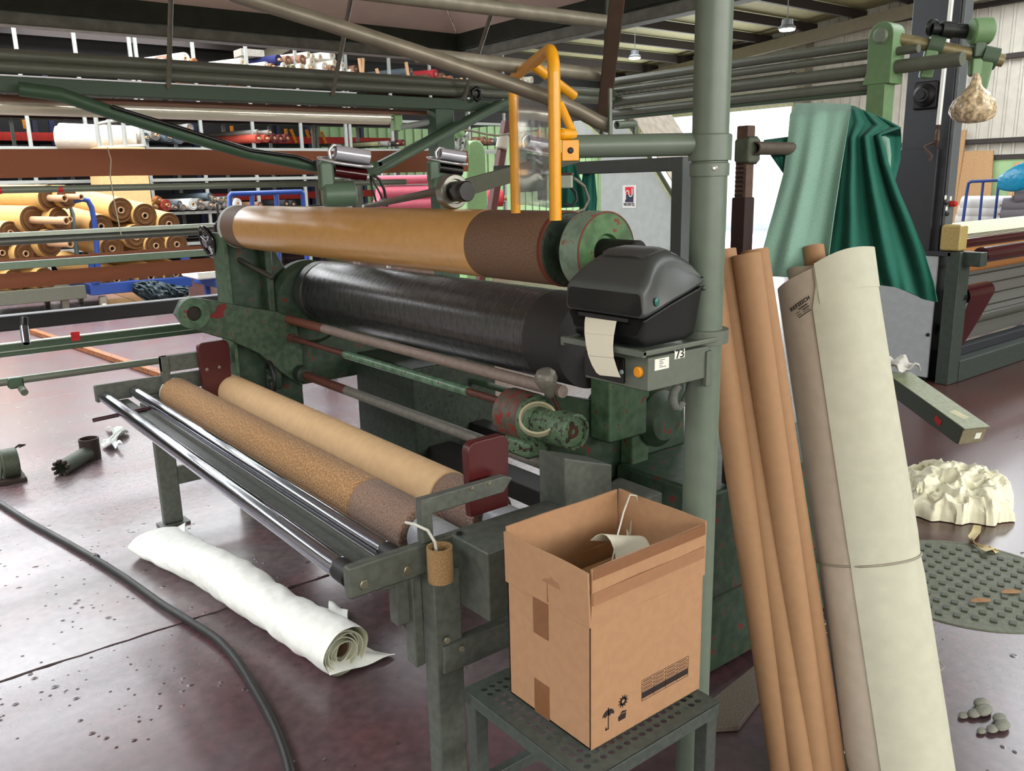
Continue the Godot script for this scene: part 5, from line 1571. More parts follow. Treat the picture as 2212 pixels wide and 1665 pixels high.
	obj("maroon_roller", mb().tube(Vector3(ux + 0.15, arm1.y + 0.07, arm1.z - 0.32), Vector3(ux + 3.5, arm1.y + 0.07, arm1.z - 0.32), 0.04, 28), mar, t)
	obj("roller_axle", mb().tube(Vector3(ux + 0.10, arm1.y + 0.01, arm1.z - 0.06), Vector3(ux + 0.16, arm1.y + 0.01, arm1.z - 0.06), 0.02, 14), mats["bearing_dark"], t)
	# maroon apron over a lower roller
	var az := PZ(2100, 640, -2.9)
	var ar := PX(2092, 640, ux + 0.22)
	var apr := []
	for i in 12:
		var f := i / 11.0
		var row := []
		for k in 5:
			var xx: float = lerpf(ux + 0.17, ux + 0.62 - 0.30 * f * f, k / 4.0)
			var yy: float; var zz: float
			if i < 6:
				var an := lerpf(PI * 0.5, -PI * 0.15, i / 5.0)
				yy = ar.y + 0.075 * sin(an); zz = ar.z - 0.04 + 0.075 * cos(an)
			else:
				yy = ar.y + 0.075 * sin(-PI * 0.15) - (i - 5) * 0.075; zz = ar.z - 0.04 + 0.075 * cos(-PI * 0.15) - (i - 5) * 0.02
			row.append(Vector3(xx, yy, zz))
		apr.append(row)
	obj("maroon_apron", mb().sheet(apr, 0.004), mar, t)
	obj("apron_roller", mb().tube(Vector3(ux + 0.10, ar.y, ar.z - 0.04), Vector3(ux + 0.6, ar.y, ar.z - 0.04), 0.06, 24), mats["bearing_dark"], t)
	# sheet of warp threads and the base beam
	obj("warp_sheet", mb().sheet([[Vector3(ux + 0.16, 0.96, uz - 0.35), Vector3(ux + 3.5, 0.96, uz - 0.35)], [Vector3(ux + 0.16, 0.40, uz - 0.12), Vector3(ux + 3.5, 0.40, uz - 0.12)], [Vector3(ux + 0.16, 0.24, uz - 0.16), Vector3(ux + 3.5, 0.24, uz - 0.16)]], 0.006), M("warp_grey", Color(0.42, 0.42, 0.40), 0.8, 0.0, "grain", 1.5), t)
	for k in 6:
		obj("thread_band", mb().beam(Vector3(ux + 0.16, 0.92 - k * 0.085, uz - 0.315 + k * 0.034), Vector3(ux + 3.5, 0.92 - k * 0.085, uz - 0.315 + k * 0.034), 0.006, 0.01), M("thread_dark", Color(0.14, 0.14, 0.13), 0.7), t)
	obj("low_roller", mb().tube(Vector3(ux + 0.16, 0.42, uz - 0.09), Vector3(ux + 3.5, 0.42, uz - 0.09), 0.04, 20), M("low_roller", Color(0.30, 0.30, 0.28), 0.4, 0.2, "soft", 2.0), t)
	obj("base_beam", mb().span(Vector3(ux + 0.14, 0.0, uz - 0.12), Vector3(ux + 3.6, 0.17, uz + 0.08), 0.008), fr, t)
	obj("base_ledge", mb().span(Vector3(ux + 0.14, 0.17, uz - 0.12), Vector3(ux + 3.6, 0.24, uz - 0.02), 0.006), dg, t)
	obj("white_tab", mb().span(PX(2056, 743, ux + 0.17) - Vector3(0.0, 0.03, 0.0), PX(2056, 743, ux + 0.17) + Vector3(0.02, 0.03, 0.01), 0.002), M("label_white", Color(0.85, 0.86, 0.82), 0.6, 0.0, "", 1.0), t)
	# the beam roll lying on it: orange cloth with a pale striped wrap on top
	var cy := PZ(2140, 545, -3.2)
	var rr := 0.21
	var ra2 := Vector3(ux + 0.2, 0.98, uz - 0.32)
	var br := thing("beam_roll", "wide orange cloth roll with pale striped wrap on the warping machine", "fabric roll", ra2)
	obj("roll", mb().tube(ra2, ra2 + Vector3(3.3, 0, 0), rr, 48, 0.01), M("roll_orange", Color(0.80, 0.55, 0.30), 0.8, 0.0, "soft", 2.0), br)
	rows = []
	for i in 9:
		var an := lerpf(PI * 0.95, PI * 0.16, i / 8.0)
		rows.append([ra2 + Vector3(0.01, sin(an) * (rr + 0.004), cos(an) * (rr + 0.004)), ra2 + Vector3(3.25, sin(an) * (rr + 0.004), cos(an) * (rr + 0.004))])
	obj("pale_wrap", mb().sheet(rows, 0.003), M("wrap_pale", Color(0.80, 0.82, 0.72), 0.8, 0.0, "soft", 2.0), br)
	for k in 4:
		var an := PI * 0.16 + 0.045 * (k + 1)
		obj("stripe", mb().tube(ra2 + Vector3(0.01, sin(an) * (rr + 0.0045), cos(an) * (rr + 0.0045)), ra2 + Vector3(3.25, sin(an) * (rr + 0.0045), cos(an) * (rr + 0.0045)), 0.004, 6, 0.0005), M("stripe_brown", Color(0.38, 0.33, 0.24), 0.8), br)
	var bw := PX(2056, 520, ux + 0.02)
	o = obj("wrapped_block", mb().span(Vector3(ux - 0.01, 1.021, bw.z - 0.08), Vector3(ux + 0.12, 1.021 + 0.20, bw.z + 0.075), 0.02), M("wrap_yellow", Color(0.66, 0.58, 0.36), 0.3, 0.0, "soft", 5.0, "crumple", 0.7))
	tag(o, "yellowish plastic-wrapped block standing on the dark machine's front upright", "block")
	# push buttons on the grey strip
	for e in [[2041, 438, "black"], [2052, 440, "red"], [2043, 462, "black"]]:
		var q := PZ(e[0], e[1], cz1 + 0.03)
		obj("push_button", mb().tube(q, q + Vector3(0, 0, 0.05 if e[2] == "red" else 0.02), 0.022 if e[2] == "red" else 0.016, 14, 0.004), M("knob_" + e[2], Color(0.75, 0.06, 0.07) if e[2] == "red" else Color(0.05, 0.05, 0.05), 0.4), t)
		obj("button_tag", mb().span(q + Vector3(-0.015, 0.025, 0.0), q + Vector3(0.015, 0.055, 0.003), 0.001), mats["label_white"], t)
	# ---- green tin chute beside the light green post
	var D := PD(2080, 925, 4.30)
	var A := PD(1922, 812, 4.80)
	var Cc := PD(2133, 893, 4.46)
	var ax := (D - A).normalized()
	var wd := (Cc - D); wd = (wd - ax * wd.dot(ax)).normalized()
	var up := wd.cross(ax).normalized()
	if up.y < 0: up = -up
	var len := A.distance_to(D)
	var ctr := A + ax * (len / 2) + wd * 0.075 - up * 0.05
	var bt := thing("tin_chute", "long olive green tin box sloping down beside the light green post", "chute", ctr)
	obj("body", mb().box(ctr, Vector3(len, 0.10, 0.15), Basis(ax, up, ax.cross(up)), 0.004), M("chute_dark", Color(0.20, 0.23, 0.18), 0.5, 0.1, "soft", 2.0), bt)
	obj("lid", mb().box(ctr + up * 0.0535 - wd * 0.0, Vector3(len + 0.03, 0.006, 0.156), Basis(ax, up, ax.cross(up)), 0.002), M("chute_top", Color(0.52, 0.55, 0.43), 0.55, 0.0, "blotch", 3.0), bt)
	obj("end_plate", mb().box(ctr + ax * (len / 2 + 0.003), Vector3(0.005, 0.085, 0.145), Basis(ax, up, ax.cross(up)), 0.001), M("chute_end", Color(0.50, 0.47, 0.38), 0.6, 0.0, "blotch", 3.0), bt)
	obj("end_label", mb().box(ctr + ax * (len / 2 + 0.007) + wd * 0.03, Vector3(0.002, 0.035, 0.035), Basis(ax, up, ax.cross(up)), 0.0), mats["label_white"], bt)
	obj("red_mark", mb().box(ctr + ax * (len * 0.22) - wd * 0.0762, Vector3(0.05, 0.035, 0.002), Basis(ax, up, ax.cross(up)).rotated(wd, 0.3), 0.0), M("red_paint", Color(0.70, 0.06, 0.08), 0.5), bt)
	obj("tape_patch", mb().box(ctr + up * 0.057 + ax * (len * 0.30), Vector3(0.09, 0.001, 0.05), Basis(ax, up, ax.cross(up)).rotated(up, 0.25), 0.0), M("tape_patch", Color(0.72, 0.70, 0.55), 0.6), bt)
	obj("bracket", mb().beam(Vector3(fx, ctr.y + 0.1, fz), A + wd * 0.07 - up * 0.03, 0.05, 0.05), pgd, bt)
	var rag := mb()
	rows = []
	var q0 := A + up * 0.035 + wd * 0.03
	for i in 6:
		var row := []
		for k in 8: row.append(q0 + ax * (0.03 * i - 0.10) + wd * (0.025 * k - 0.05) + up * (0.03 + 0.022 * sin(i * 1.7 + k * 1.1) + 0.012 * cos(k * 2.3)))
		rows.append(row)
	o = obj("white_rag", rag.sheet(rows, 0.003), M("rag_white", Color(0.84, 0.83, 0.80), 0.9, 0.0, "fine", 3.0))
	tag(o, "small crumpled white rag lying on the upper end of the green tin chute", "rag")

func build_floor_things() -> void:
	var rn := RandomNumberGenerator.new(); rn.seed = 21
	# ---- black cable across the floor
	var path := []
	for e in [[-60, 1050], [0, 1087], [60, 1125], [105, 1150], [150, 1175], [205, 1207], [245, 1232], [280, 1255], [350, 1305], [420, 1348], [470, 1382], [510, 1425], [550, 1488], [590, 1562], [613, 1620], [627, 1672], [634, 1730]]:
		var p := PY(e[0], e[1], 0.0155)
		path.append(p)
	var sm := []
	for i in path.size() - 1:
		for s in 5:
			var p0: Vector3 = path[maxi(i - 1, 0)]
			var p3: Vector3 = path[mini(i + 2, path.size() - 1)]
			sm.append(path[i].cubic_interpolate(path[i + 1], p0, p3, s / 5.0))
	var rub := M("cable_rubber", Color(0.10, 0.10, 0.10), 0.5, 0.0, "fine", 3.0)
	var ct := thing("power_cable", "thick black cable snaking across the floor in front of the stand", "cable", path[6])
	obj("sheath", mb().sweep(sm, 0.0150, 12), rub, ct)
	var kp := PY(205, 1204, 0.0155)
	var kd: Vector3 = (path[6] - path[4]).normalized()
	obj("cable_tie", mb().pipe(kp - kd * 0.012, kp + kd * 0.012, 0.0185, 0.0145, 14), M("tie_pale", Color(0.45, 0.43, 0.42), 0.7), ct)
	# ---- white fabric roll on the floor
	var wf := M("fabric_white", Color(0.92, 0.93, 0.91), 0.92, 0.0, "soft", 2.0, "crumple", 0.18)
	wf.rim_enabled = true; wf.rim = 0.25
	var a := PY(752, 1457, 0.0); var c := PY(340, 1188, 0.0)
	var dir := (c - a).normalized()
	var sd := dir.cross(Vector3.UP).normalized()
	var L := a.distance_to(c)
	var wt := thing("floor_fabric_roll", "loosely rolled white fabric lying on the floor by the stand", "fabric roll", a.lerp(c, 0.5))
	var fn := FastNoiseLite.new(); fn.seed = 8; fn.frequency = 1.0; fn.fractal_octaves = 2
	var rings := []
	var NR := 90
	for i in NR + 1:
		var f := float(i) / NR
		var flat := smoothstep(0.62, 1.0, f)
		var rx := lerpf(0.089, 0.125, flat) * (1.0 + 0.05 * sin(f * 17.0) * (1.0 - flat))
		var ry := lerpf(0.084, 0.052, flat) * (1.0 + 0.06 * sin(f * 13.0 + 1.0) * (1.0 - flat))
		var ring := []
		for k in 64:
			var an := TAU * k / 64
			# spiral creases run round the roll
			var tw := f * 7.0 - 0.12 * an
			var cre := 0.0
			for s in [0.14, 0.27, 0.40, 0.52]:
				var dd: float = (f - s - 0.035 * sin(an + s * 9.0)) / 0.02
				cre += (0.075 if s == 0.14 or s == 0.40 else 0.05) * exp(-dd * dd) * (0.5 + 0.5 * sin(an * 1.0 + s * 20.0))
			var r := 1.0 + 0.05 * fn.get_noise_2d(f * 9.0, an * 1.2 + tw) - cre + 0.02 * sin(tw * 9.0 + an)
			var p := a + dir * (L * f) + sd * (cos(an) * rx * r) + Vector3.UP * (ry + sin(an) * ry * r)
			p.y = maxf(p.y, 0.002)
			p += dir * (-0.012 * sin(an)) * (1.0 - f)
			ring.append(p)
		rings.append(ring)
	var bdy := mb()
	bdy.sheet(rings, 0.0, true)
	obj("outer_layer", bdy, wf, wt)
	# turned-in lip, spiral inner layers and the card core at the open end
	var inner := M("fabric_inner", Color(0.78, 0.79, 0.70), 0.92, 0.0, "soft", 2.0)
	var lip := mb()
	var back := []
	for k in 64: back.append(rings[0][k] + dir * 0.16 + (a + Vector3(0, 0.084, 0) - rings[0][k]) * 0.06)
	lip.sheet([back, rings[0]], 0.0, true)
	obj("lip", lip, inner, wt)
	var spi := mb()
	var r0 := []; var r1 := []
	for k in 190:
		var an := TAU * k / 36.0 + 0.6
		var rr := lerpf(0.03, 0.078, k / 189.0) * (1.0 + 0.05 * sin(an * 2.3))
		var cc := a + Vector3(0, 0.080, 0) + dir * (0.018 + 0.012 * sin(an * 1.3 + 0.5))
		r0.append(cc + sd * cos(an) * rr + Vector3.UP * sin(an) * rr * 0.95)
		r1.append(cc + dir * 0.2 + sd * cos(an) * rr + Vector3.UP * sin(an) * rr * 0.95)
	spi.sheet([r0, r1], 0.0035)
	obj("inner_spiral", spi, inner, wt)
	obj("core_tube", mb().pipe(a + Vector3(0, 0.084, 0) + dir * 0.03, a + Vector3(0, 0.084, 0) + dir * 1.0, 0.03, 0.025, 24), M("core_brown", Color(0.36, 0.27, 0.18), 0.9), wt)
	obj("core_plug", mb().tube(a + Vector3(0, 0.084, 0) + dir * 0.12, a + Vector3(0, 0.084, 0) + dir * 0.13, 0.0255, 20), M("core_dark", Color(0.12, 0.09, 0.07), 0.9), wt)
	# free flap on the right of the open end, small corner behind, flat tip at the far end
	var rows := []
	for i in 12:
		var row := []
		var f := i / 11.0
		for k in 10:
			var g := k / 9.0
			var b0 := a + dir * (0.0 + 0.14 * g) - sd * 0.07
			var tip := PY(853, 1412, 0.012)
			var top := PY(770, 1385, 0.03)
			var p := b0.lerp(tip.lerp(top, g * 0.8), f)
			p.y = lerpf(lerpf(0.03, 0.14, g), 0.006, pow(f, 0.8)) + 0.008 * sin(f * 9.0 + g * 5.0) * f
			row.append(Vector3(p.x, maxf(p.y, 0.004), p.z))
		rows.append(row)
	obj("free_flap", mb().sheet(rows, 0.003), wf, wt)
	rows = []
	for i in 6:
		var row := []
		for k in 6:
			var f := i / 5.0; var g := k / 5.0
			var p := PY(lerpf(712, 752, f), lerpf(1338, 1355, f) - 26 * g, 0.0)
			row.append(Vector3(p.x, 0.006 + 0.035 * sin(g * 2.6) * (1 - f * 0.5) + 0.006 * sin(f * 8.0), p.z))
		rows.append(row)
	obj("loose_corner", mb().sheet(rows, 0.003), wf, wt)
	rows = []
	for i in 8:
		var row := []
		for k in 10:
			var f := i / 7.0; var g := k / 9.0
			var p := PY(lerpf(405, 293, f) - 30 * (1 - g) * (1 - f) * 0.0, lerpf(1170, 1196, f) + lerpf(-30, 45, g) * (1.0 - f), 0.0)
			var y := 0.085 * (1.0 - f) * sin(PI * clampf(g * 0.9 + 0.05, 0, 1)) + 0.006
			row.append(Vector3(p.x, y, p.z))
		rows.append(row)
	obj("flat_tip", mb().sheet(rows, 0.003), wf, wt)

	# ---- broken T-pipe, casting and crumpled film on the left floor
	var og := M("cast_olive", Color(0.28, 0.31, 0.25), 0.6, 0.2, "blotch", 4.0)
	var ob := M("cast_brown", Color(0.20, 0.15, 0.12), 0.7, 0.2, "blotch", 4.0)
	var pa := PY(135, 1010, 0.045); var pb := PY(195, 975, 0.045)
	var pp := thing("pipe_fitting", "short rusty green pipe fitting lying on the left floor", "pipe fitting", pa.lerp(pb, 0.5))
	obj("pipe", mb().pipe(pa, pb, 0.045, 0.038, 24), og, pp)
	var pd := (pb - pa).normalized()
	obj("elbow", mb().pipe(pb + Vector3(0, -0.04, 0), pb + Vector3(0.0, 0.085, 0), 0.058, 0.05, 24), ob, pp)
	var teeth := mb()
	for k in 9:
		var an := TAU * k / 9
		var fr = Mb.frame(pd)
		teeth.box(pa + (fr[0] * cos(an) + fr[1] * sin(an)) * 0.043 - pd * 0.012, Vector3(0.02, 0.02, 0.03), Basis.looking_at(pd, Vector3.UP), 0.004)
	obj("jagged_rim", teeth, ob, pp)
	var q := PY(28, 1035, 0.0)
	var bk := thing("bearing_casting", "green cast bearing bracket standing at the left edge of the floor", "casting", q)
	obj("housing", mb().tube(q + Vector3(-0.045, 0.1, 0), q + Vector3(0.04, 0.1, 0), 0.085, 28, 0.006), og, bk)
	obj("foot", mb().span(q + Vector3(-0.08, 0, -0.12), q + Vector3(0.06, 0.025, 0.1), 0.004), ob, bk)
	obj("rib", mb().beam(q + Vector3(-0.1, 0.01, 0.02), q + Vector3(-0.06, 0.17, -0.02), 0.02, 0.08, Vector3(1, 0, 0.3)), og, bk)
	obj("clip", mb().sweep([q + Vector3(0.02, 0.17, 0.0), q + Vector3(0.06, 0.19, -0.02), q + Vector3(0.09, 0.185, -0.02), q + Vector3(0.06, 0.175, -0.03)], 0.006, 8), ob, bk)
	var film := M("film_white", Color(0.86, 0.88, 0.86), 0.25, 0.0, "fine", 3.0, "crumple", 1.0)
	rows = []
	for i in 16:
		var row := []
		for k in 12:
			var f := i / 15.0; var g := k / 11.0
			var p := PY(lerpf(242, 255, f) + lerpf(-14, 14, g) * (1.0 + 0.5 * sin(f * 9.0)) + 14 * sin(f * 6.0), lerpf(928, 974, f), 0.0)
			row.append(Vector3(p.x, 0.006 + 0.05 * absf(sin(g * 5.0 + f * 7.0)) * (0.4 + 0.6 * absf(sin(f * 5.0))), p.z))
		rows.append(row)
	var o := obj("crumpled_film", mb().sheet(rows, 0.001), film)
	tag(o, "small crumpled white plastic film on the floor behind the chrome rollers", "plastic film")
	# ---- crumpled cream cloth on the right
	var cf2 := M("cloth_cream", Color(0.93, 0.92, 0.82), 0.9, 0.0, "soft", 2.0, "crumple", 0.35)
	cf2.rim_enabled = true; cf2.rim = 0.2
	var f1 := FastNoiseLite.new(); f1.seed = 12; f1.frequency = 1.5; f1.fractal_type = FastNoiseLite.FRACTAL_RIDGED; f1.fractal_octaves = 3
	var f2 := FastNoiseLite.new(); f2.seed = 31; f2.frequency = 1.1
	var cc := PY(2040, 1082, 0.0)
	var ex := cr; ex.y = 0; ex = ex.normalized()
	var ez := -cf; ez.y = 0; ez = ez.normalized()
	rows = []
	for i in 80:
		var row := []
		for k in 96:
			var f := i / 79.0 * 2.0 - 1.0; var g := k / 95.0 * 2.0 - 1.0
			var rr := sqrt(f * f + g * g) / maxf(1.0, 1.0)
			# square to disc
			var u := g * sqrt(maxf(0.0, 1.0 - f * f * 0.5)); var v := f * sqrt(maxf(0.0, 1.0 - g * g * 0.5))
			var rad := sqrt(u * u + v * v)
			var edge := 1.0 + 0.16 * f2.get_noise_2d(u * 2.0 / maxf(rad, 0.2), v * 2.0 / maxf(rad, 0.2))
			var h := pow(maxf(0.0, 1.0 - rad * rad), 0.42)
			var y := h * (0.10 + 0.045 * u + 0.05 * f2.get_noise_2d(u * 1.3 + 5.0, v * 1.3)) + (0.05 * (f1.get_noise_2d(u * 0.9, v * 0.9) + 0.4)) * minf(1.0, h * 1.5)
			var p := cc + ex * (u * edge * 0.29) + ez * (v * edge * 0.32) + ex * 0.03 * f1.get_noise_2d(u + 9.0, v)
			row.append(Vector3(p.x, maxf(0.004, y + 0.004), p.z))
		rows.append(row)
	o = obj("crumpled_cloth", mb().sheet(rows, 0.0), cf2)
	tag(o, "heap of crumpled pale cream cloth on the floor behind the leaning roll", "cloth")
	rows = []
	for e in [[2103, 1134, 2120, 1136, 0.01], [2098, 1148, 2118, 1150, 0.02], [2090, 1158, 2104, 1166, 0.03], [2100, 1170, 2112, 1182, 0.012], [2122, 1176, 2128, 1190, 0.03], [2138, 1180, 2150, 1184, 0.02], [2150, 1196, 2158, 1192, 0.006]]:
		rows.append([PY(e[0], e[1], e[4]), PY((e[0] + e[2]) / 2.0, (e[1] + e[3]) / 2.0, e[4] * 0.7), PY(e[2], e[3], e[4])])
	o = obj("cloth_strip", mb().sheet(rows, 0.002), M("strip_cream", Color(0.80, 0.74, 0.56), 0.9, 0.0, "soft", 3.0))
	tag(o, "thin twisted beige cloth strip on the floor before the cloth heap", "cloth")
	# ---- manhole cover with raised treads
	var mcn := PY(2088, 1256, 0.0)
	var mr := 0.385
	var iron := M("iron_grey", Color(0.40, 0.42, 0.35), 0.6, 0.1, "blotch", 3.0)
	var irond := M("iron_dark", Color(0.31, 0.33, 0.28), 0.6, 0.1, "blotch", 3.0)
	var mt := thing("manhole_cover", "round iron manhole cover with square treads in the right floor", "manhole cover", mcn)
	obj("plate", mb().lathe(mcn, Vector3.UP, [Vector2(0.0006, mr + 0.02), Vector2(0.004, mr + 0.015), Vector2(0.004, mr), Vector2(0.0025, mr - 0.004), Vector2(0.003, 0.0)], 64), iron, mt)
	var tread: Mesh = null
	var b := mb().box(Vector3.ZERO, Vector3(0.03, 0.008, 0.024), Basis(), 0.003)
	tread = mesh_of(b, Vector3.ZERO)
	tread.surface_set_material(0, irond)
	for i in range(-8, 9):
		for j in range(-8, 9):
			var p := Vector3(i * 0.062 + (0.031 if j % 2 else 0.0), 0.005, j * 0.052)
			if p.length() < mr - 0.03:
				var tn := MeshInstance3D.new()
				tn.mesh = tread
				tn.name = "tread"
				mt.add_child(tn, true)
				tn.position = p
				tn.rotation.y = 0.35
	for e in [[2186, 1280, 0.05, "torn brown paper scrap at the right edge of the manhole cover"], [2120, 1299, 0.05, "torn brown paper scrap in the middle of the manhole cover"]]:
		var c2 := PY(e[0], e[1], 0.011)
		o = obj("paper_scrap", mb().sheet([[c2 - ex * 0.04, c2 + ez * 0.006 - ex * 0.005 - Vector3(0, 0.0, 0), c2 + ex * 0.035], [c2 - ex * 0.03 - ez * 0.02, c2 - ez * 0.022 + Vector3(0, 0.006, 0), c2 + ex * 0.045 - ez * 0.016]], 0.001), M("kraft_scrap", Color(0.62, 0.47, 0.32), 0.85))
		tag(o, e[3], "paper", "paper scraps on the manhole")
	# ---- lint, wire and a board under the machine side
	var lint := M("lint_clump", Color(0.58, 0.58, 0.54), 0.95, 0.0, "grain", 5.0, "crumple", 0.8)
	for e in [[2125, 1533, 0.036, "grey lint clump lying nearer the roll on the right floor"], [2165, 1566, 0.032, "rounder grey lint clump at the right, furthest from the roll"]]:
		var c2 := PY(e[0], e[1], 0.012)
		var lb := mb().ball(c2 + Vector3(0, 0.0, 0), e[2], 18, Vector3(1.0, 0.32, 0.6)).ball(c2 + Vector3(0.03, 0.0, -0.02), e[2] * 0.7, 14, Vector3(1.2, 0.4, 0.8)).ball(c2 + Vector3(-0.035, -0.002, -0.012), e[2] * 0.6, 14, Vector3(1.3, 0.35, 0.8)).ball(c2 + Vector3(-0.065, -0.005, -0.03), e[2] * 0.4, 14, Vector3(1.5, 0.3, 0.9))
		o = obj("lint_clump", lb, lint)
		tag(o, e[3], "lint", "lint on the right floor")
	var wire := M("wire_pale", Color(0.74, 0.72, 0.66), 0.5)
	o = obj("wire_loop", mb().sweep([PY(2000, 1408, 0.012), PY(2014, 1412, 0.03), PY(2030, 1426, 0.03), PY(2040, 1440, 0.02), PY(2030, 1450, 0.006), PY(2012, 1448, 0.006)], 0.0018, 6), wire)
	tag(o, "thin pale wire loop on the floor right of the leaning roll", "wire")
	o = obj("wire_loop", mb().sweep([PY(1762, 1342, 0.01), PY(1778, 1334, 0.02), PY(1785, 1345, 0.02), PY(1772, 1362, 0.006), PY(1790, 1368, 0.006)], 0.0018, 6), wire)
	tag(o, "thin pale wire loop on the floor between the tubes and roll", "wire")
	var s0 := PY(1532, 1540, 0.0)
	o = obj("floor_board", mb().prism([Vector2(1.76, -1.40), Vector2(1.83, -1.46), Vector2(2.30, -1.515), Vector2(2.33, -1.42), Vector2(2.05, -1.38), Vector2(1.86, -1.33)], Vector3(0, 0.001, 0), Vector3(1, 0, 0), Vector3(0, 0, 1), Vector3(0, 0.02, 0), 0.004), M("board_pale", Color(0.46, 0.42, 0.37), 0.9, 0.0, "grain", 3.0))
	tag(o, "pale dusty slab on the floor along the green machine base", "board")

func build_middle() -> void:
	var bg := M("brace_green", Color(0.20, 0.31, 0.22), 0.5, 0.0, "soft", 2.0)
	var pale := M("machine_pale_green", Color(0.55, 0.70, 0.48), 0.55, 0.0, "soft", 2.0)
	var steel := M("bright_steel", Color(0.75, 0.76, 0.8), 0.25, 0.9, "", 1.0)
	var blk := M("plastic_black", Color(0.025, 0.025, 0.03), 0.35, 0.0, "", 1.0)
	# ---- far unwinding frame: bars across the left of the picture
	var z := -5.2
	var xr := 1.86
	var t := thing("unwinding_frame", "frame of long horizontal green bars with brown cloth, left behind the machine", "frame", Vector3(-0.6, 0, z))
	var barg := M("bar_grey_green", Color(0.42, 0.45, 0.39), 0.45, 0.15, "soft", 2.0)
	var railg := M("rail_green", Color(0.24, 0.32, 0.24), 0.45, 0.1, "soft", 2.0)
	var edge := M("rail_edge", Color(0.62, 0.66, 0.60), 0.4, 0.2, "soft", 2.0)
	var X0 := -3.4
	obj("upright", mb().span(Vector3(xr, 0, z - 0.05), Vector3(xr + 0.1, 1.43, z + 0.05), 0.006), railg, t)
	obj("upright", mb().span(Vector3(X0 - 0.1, 0, z - 0.05), Vector3(X0, 2.1, z + 0.05), 0.006), railg, t)
	var bar := func(py: float, r: float, zz: float, m: Material, called := "bar") -> float:
		var y: float = PZ(240, py, zz).y
		obj(called, mb().tube(Vector3(X0, y, zz), Vector3(xr + 1.3 if py < 420 else xr, y, zz), r, 18), m, t)
		return y
	bar.call(405.5, 0.0185, z, barg)
	bar.call(510, 0.021, z, M("tube_dark", Color(0.34, 0.35, 0.33), 0.4, 0.3, "soft", 2.0))
	var y := PZ(240, 497, z).y
	obj("rail", mb().span(Vector3(X0, y - 0.012, z - 0.03), Vector3(xr, y + 0.012, z + 0.03), 0.003), edge, t)
	y = PZ(240, 559, z + 0.1).y
	obj("rail", mb().span(Vector3(X0, y - 0.02, z + 0.06), Vector3(xr, y + 0.018, z + 0.12), 0.003), M("rail_pale", Color(0.42, 0.50, 0.42), 0.45, 0.1, "soft", 2.0), t)
	y = PZ(240, 729, z).y
	obj("rail", mb().span(Vector3(X0, y - 0.034, z - 0.02), Vector3(xr + 0.4, y + 0.034, z + 0.02), 0.003), railg, t)
	for dy in [-0.006, 0.034]:
		obj("rail_lip", mb().span(Vector3(X0, y + dy - 0.003, z - 0.022), Vector3(xr + 0.4, y + dy + 0.003, z + 0.026), 0.001), edge, t)
	y = bar.call(793, 0.021, z + 0.05, barg)
	# clamp, chrome stub and red tape marks
	var c := PZ(33, 826, z + 0.05)
	obj("clamp", mb().box(c, Vector3(0.075, 0.06, 0.06), Basis(), 0.01), railg, t)
	obj("clamp_screw", mb().lathe(c + Vector3(0.02, -0.03, 0.04), Vector3(0.1, -0.3, 1), [Vector2(0, 0), Vector2(0, 0.02), Vector2(0.05, 0.02), Vector2(0.05, 0)], 8), barg, t)
	obj("chrome_stub", mb().pipe(PZ(57, 742, z + 0.3), PZ(52, 706, z + 0.24), 0.021, 0.016, 20), M("chrome", Color(0.62, 0.64, 0.68), 0.17, 1.0, "", 1.0), t)
	obj("stub_pin", mb().tube(PZ(52, 706, z + 0.24), PZ(53, 686, z + 0.22), 0.018, 16), blk, t)
	var tape := M("red_tape", Color(0.78, 0.08, 0.10), 0.4)
	for e in [[130, 408.5, 0.0195, z], [-2, 411, 0.0195, z]]:
		c = PZ(e[0], e[1], z)
		obj("tape_mark", mb().tube(c - Vector3(0.012, 0, 0), c + Vector3(0.012, 0, 0), e[2], 16), tape, t)
	c = PZ(163, 726, z + 0.03)
	obj("tape_mark", mb().box(c, Vector3(0.045, 0.05, 0.004), Basis(), 0.0), tape, t)
	# brown webs of cloth held between the bars
	var brown := M("web_brown", Color(0.54, 0.32, 0.21), 0.85, 0.0, "fine", 2.0, "weave", 0.4)
	var web := func(pt: Array, pb: Array, zz: float, label: String) -> void:
		var rows := []
		for i in 7:
			var row := []
			for k in 25:
				var g := k / 24.0
				var yt: float = PZ(pt[0], pt[1], zz).y
				var yb: float = PZ(pb[0], pb[1], zz).y
				row.append(Vector3(lerpf(X0, pt[2], g), lerpf(yt, yb, i / 6.0) + 0.004 * sin(g * 21.0), zz + 0.012 * sin(PI * i / 6.0)))
			rows.append(row)
		var o := obj("cloth_web", mb().sheet(rows, 0.004), brown)
		tag(o, label, "fabric", "")
	web.call([240, 323, PZ(1010, 360, z - 0.1).x], [240, 381, 0], z - 0.1, "upper long brown cloth stretched behind the winding machine")
	web.call([240, 545, xr - 0.02], [240, 556, 0], z + 0.02, "narrow brown cloth fold just above the pale green rail, left")
	web.call([240, 574, xr - 0.02], [240, 604, 0], z + 0.06, "lower long brown cloth stretched below the pale green rail, left")
	var st := obj("string", mb().sweep([PZ(232, 318, z), PZ(240, 345, z + 0.02), PZ(238, 380, z + 0.02), PZ(246, 430, z + 0.04), PZ(262, 508, z + 0.06)], 0.003, 6), M("string_pale", Color(0.72, 0.68, 0.60), 0.8))
	tag(st, "thin pale string hanging over the upper brown cloth on the left", "string")
	# low black beam and orange strut on the floor behind
	var zb := -6.6
	var a := PZ(0, 698, zb); var b := PZ(380, 662, zb)
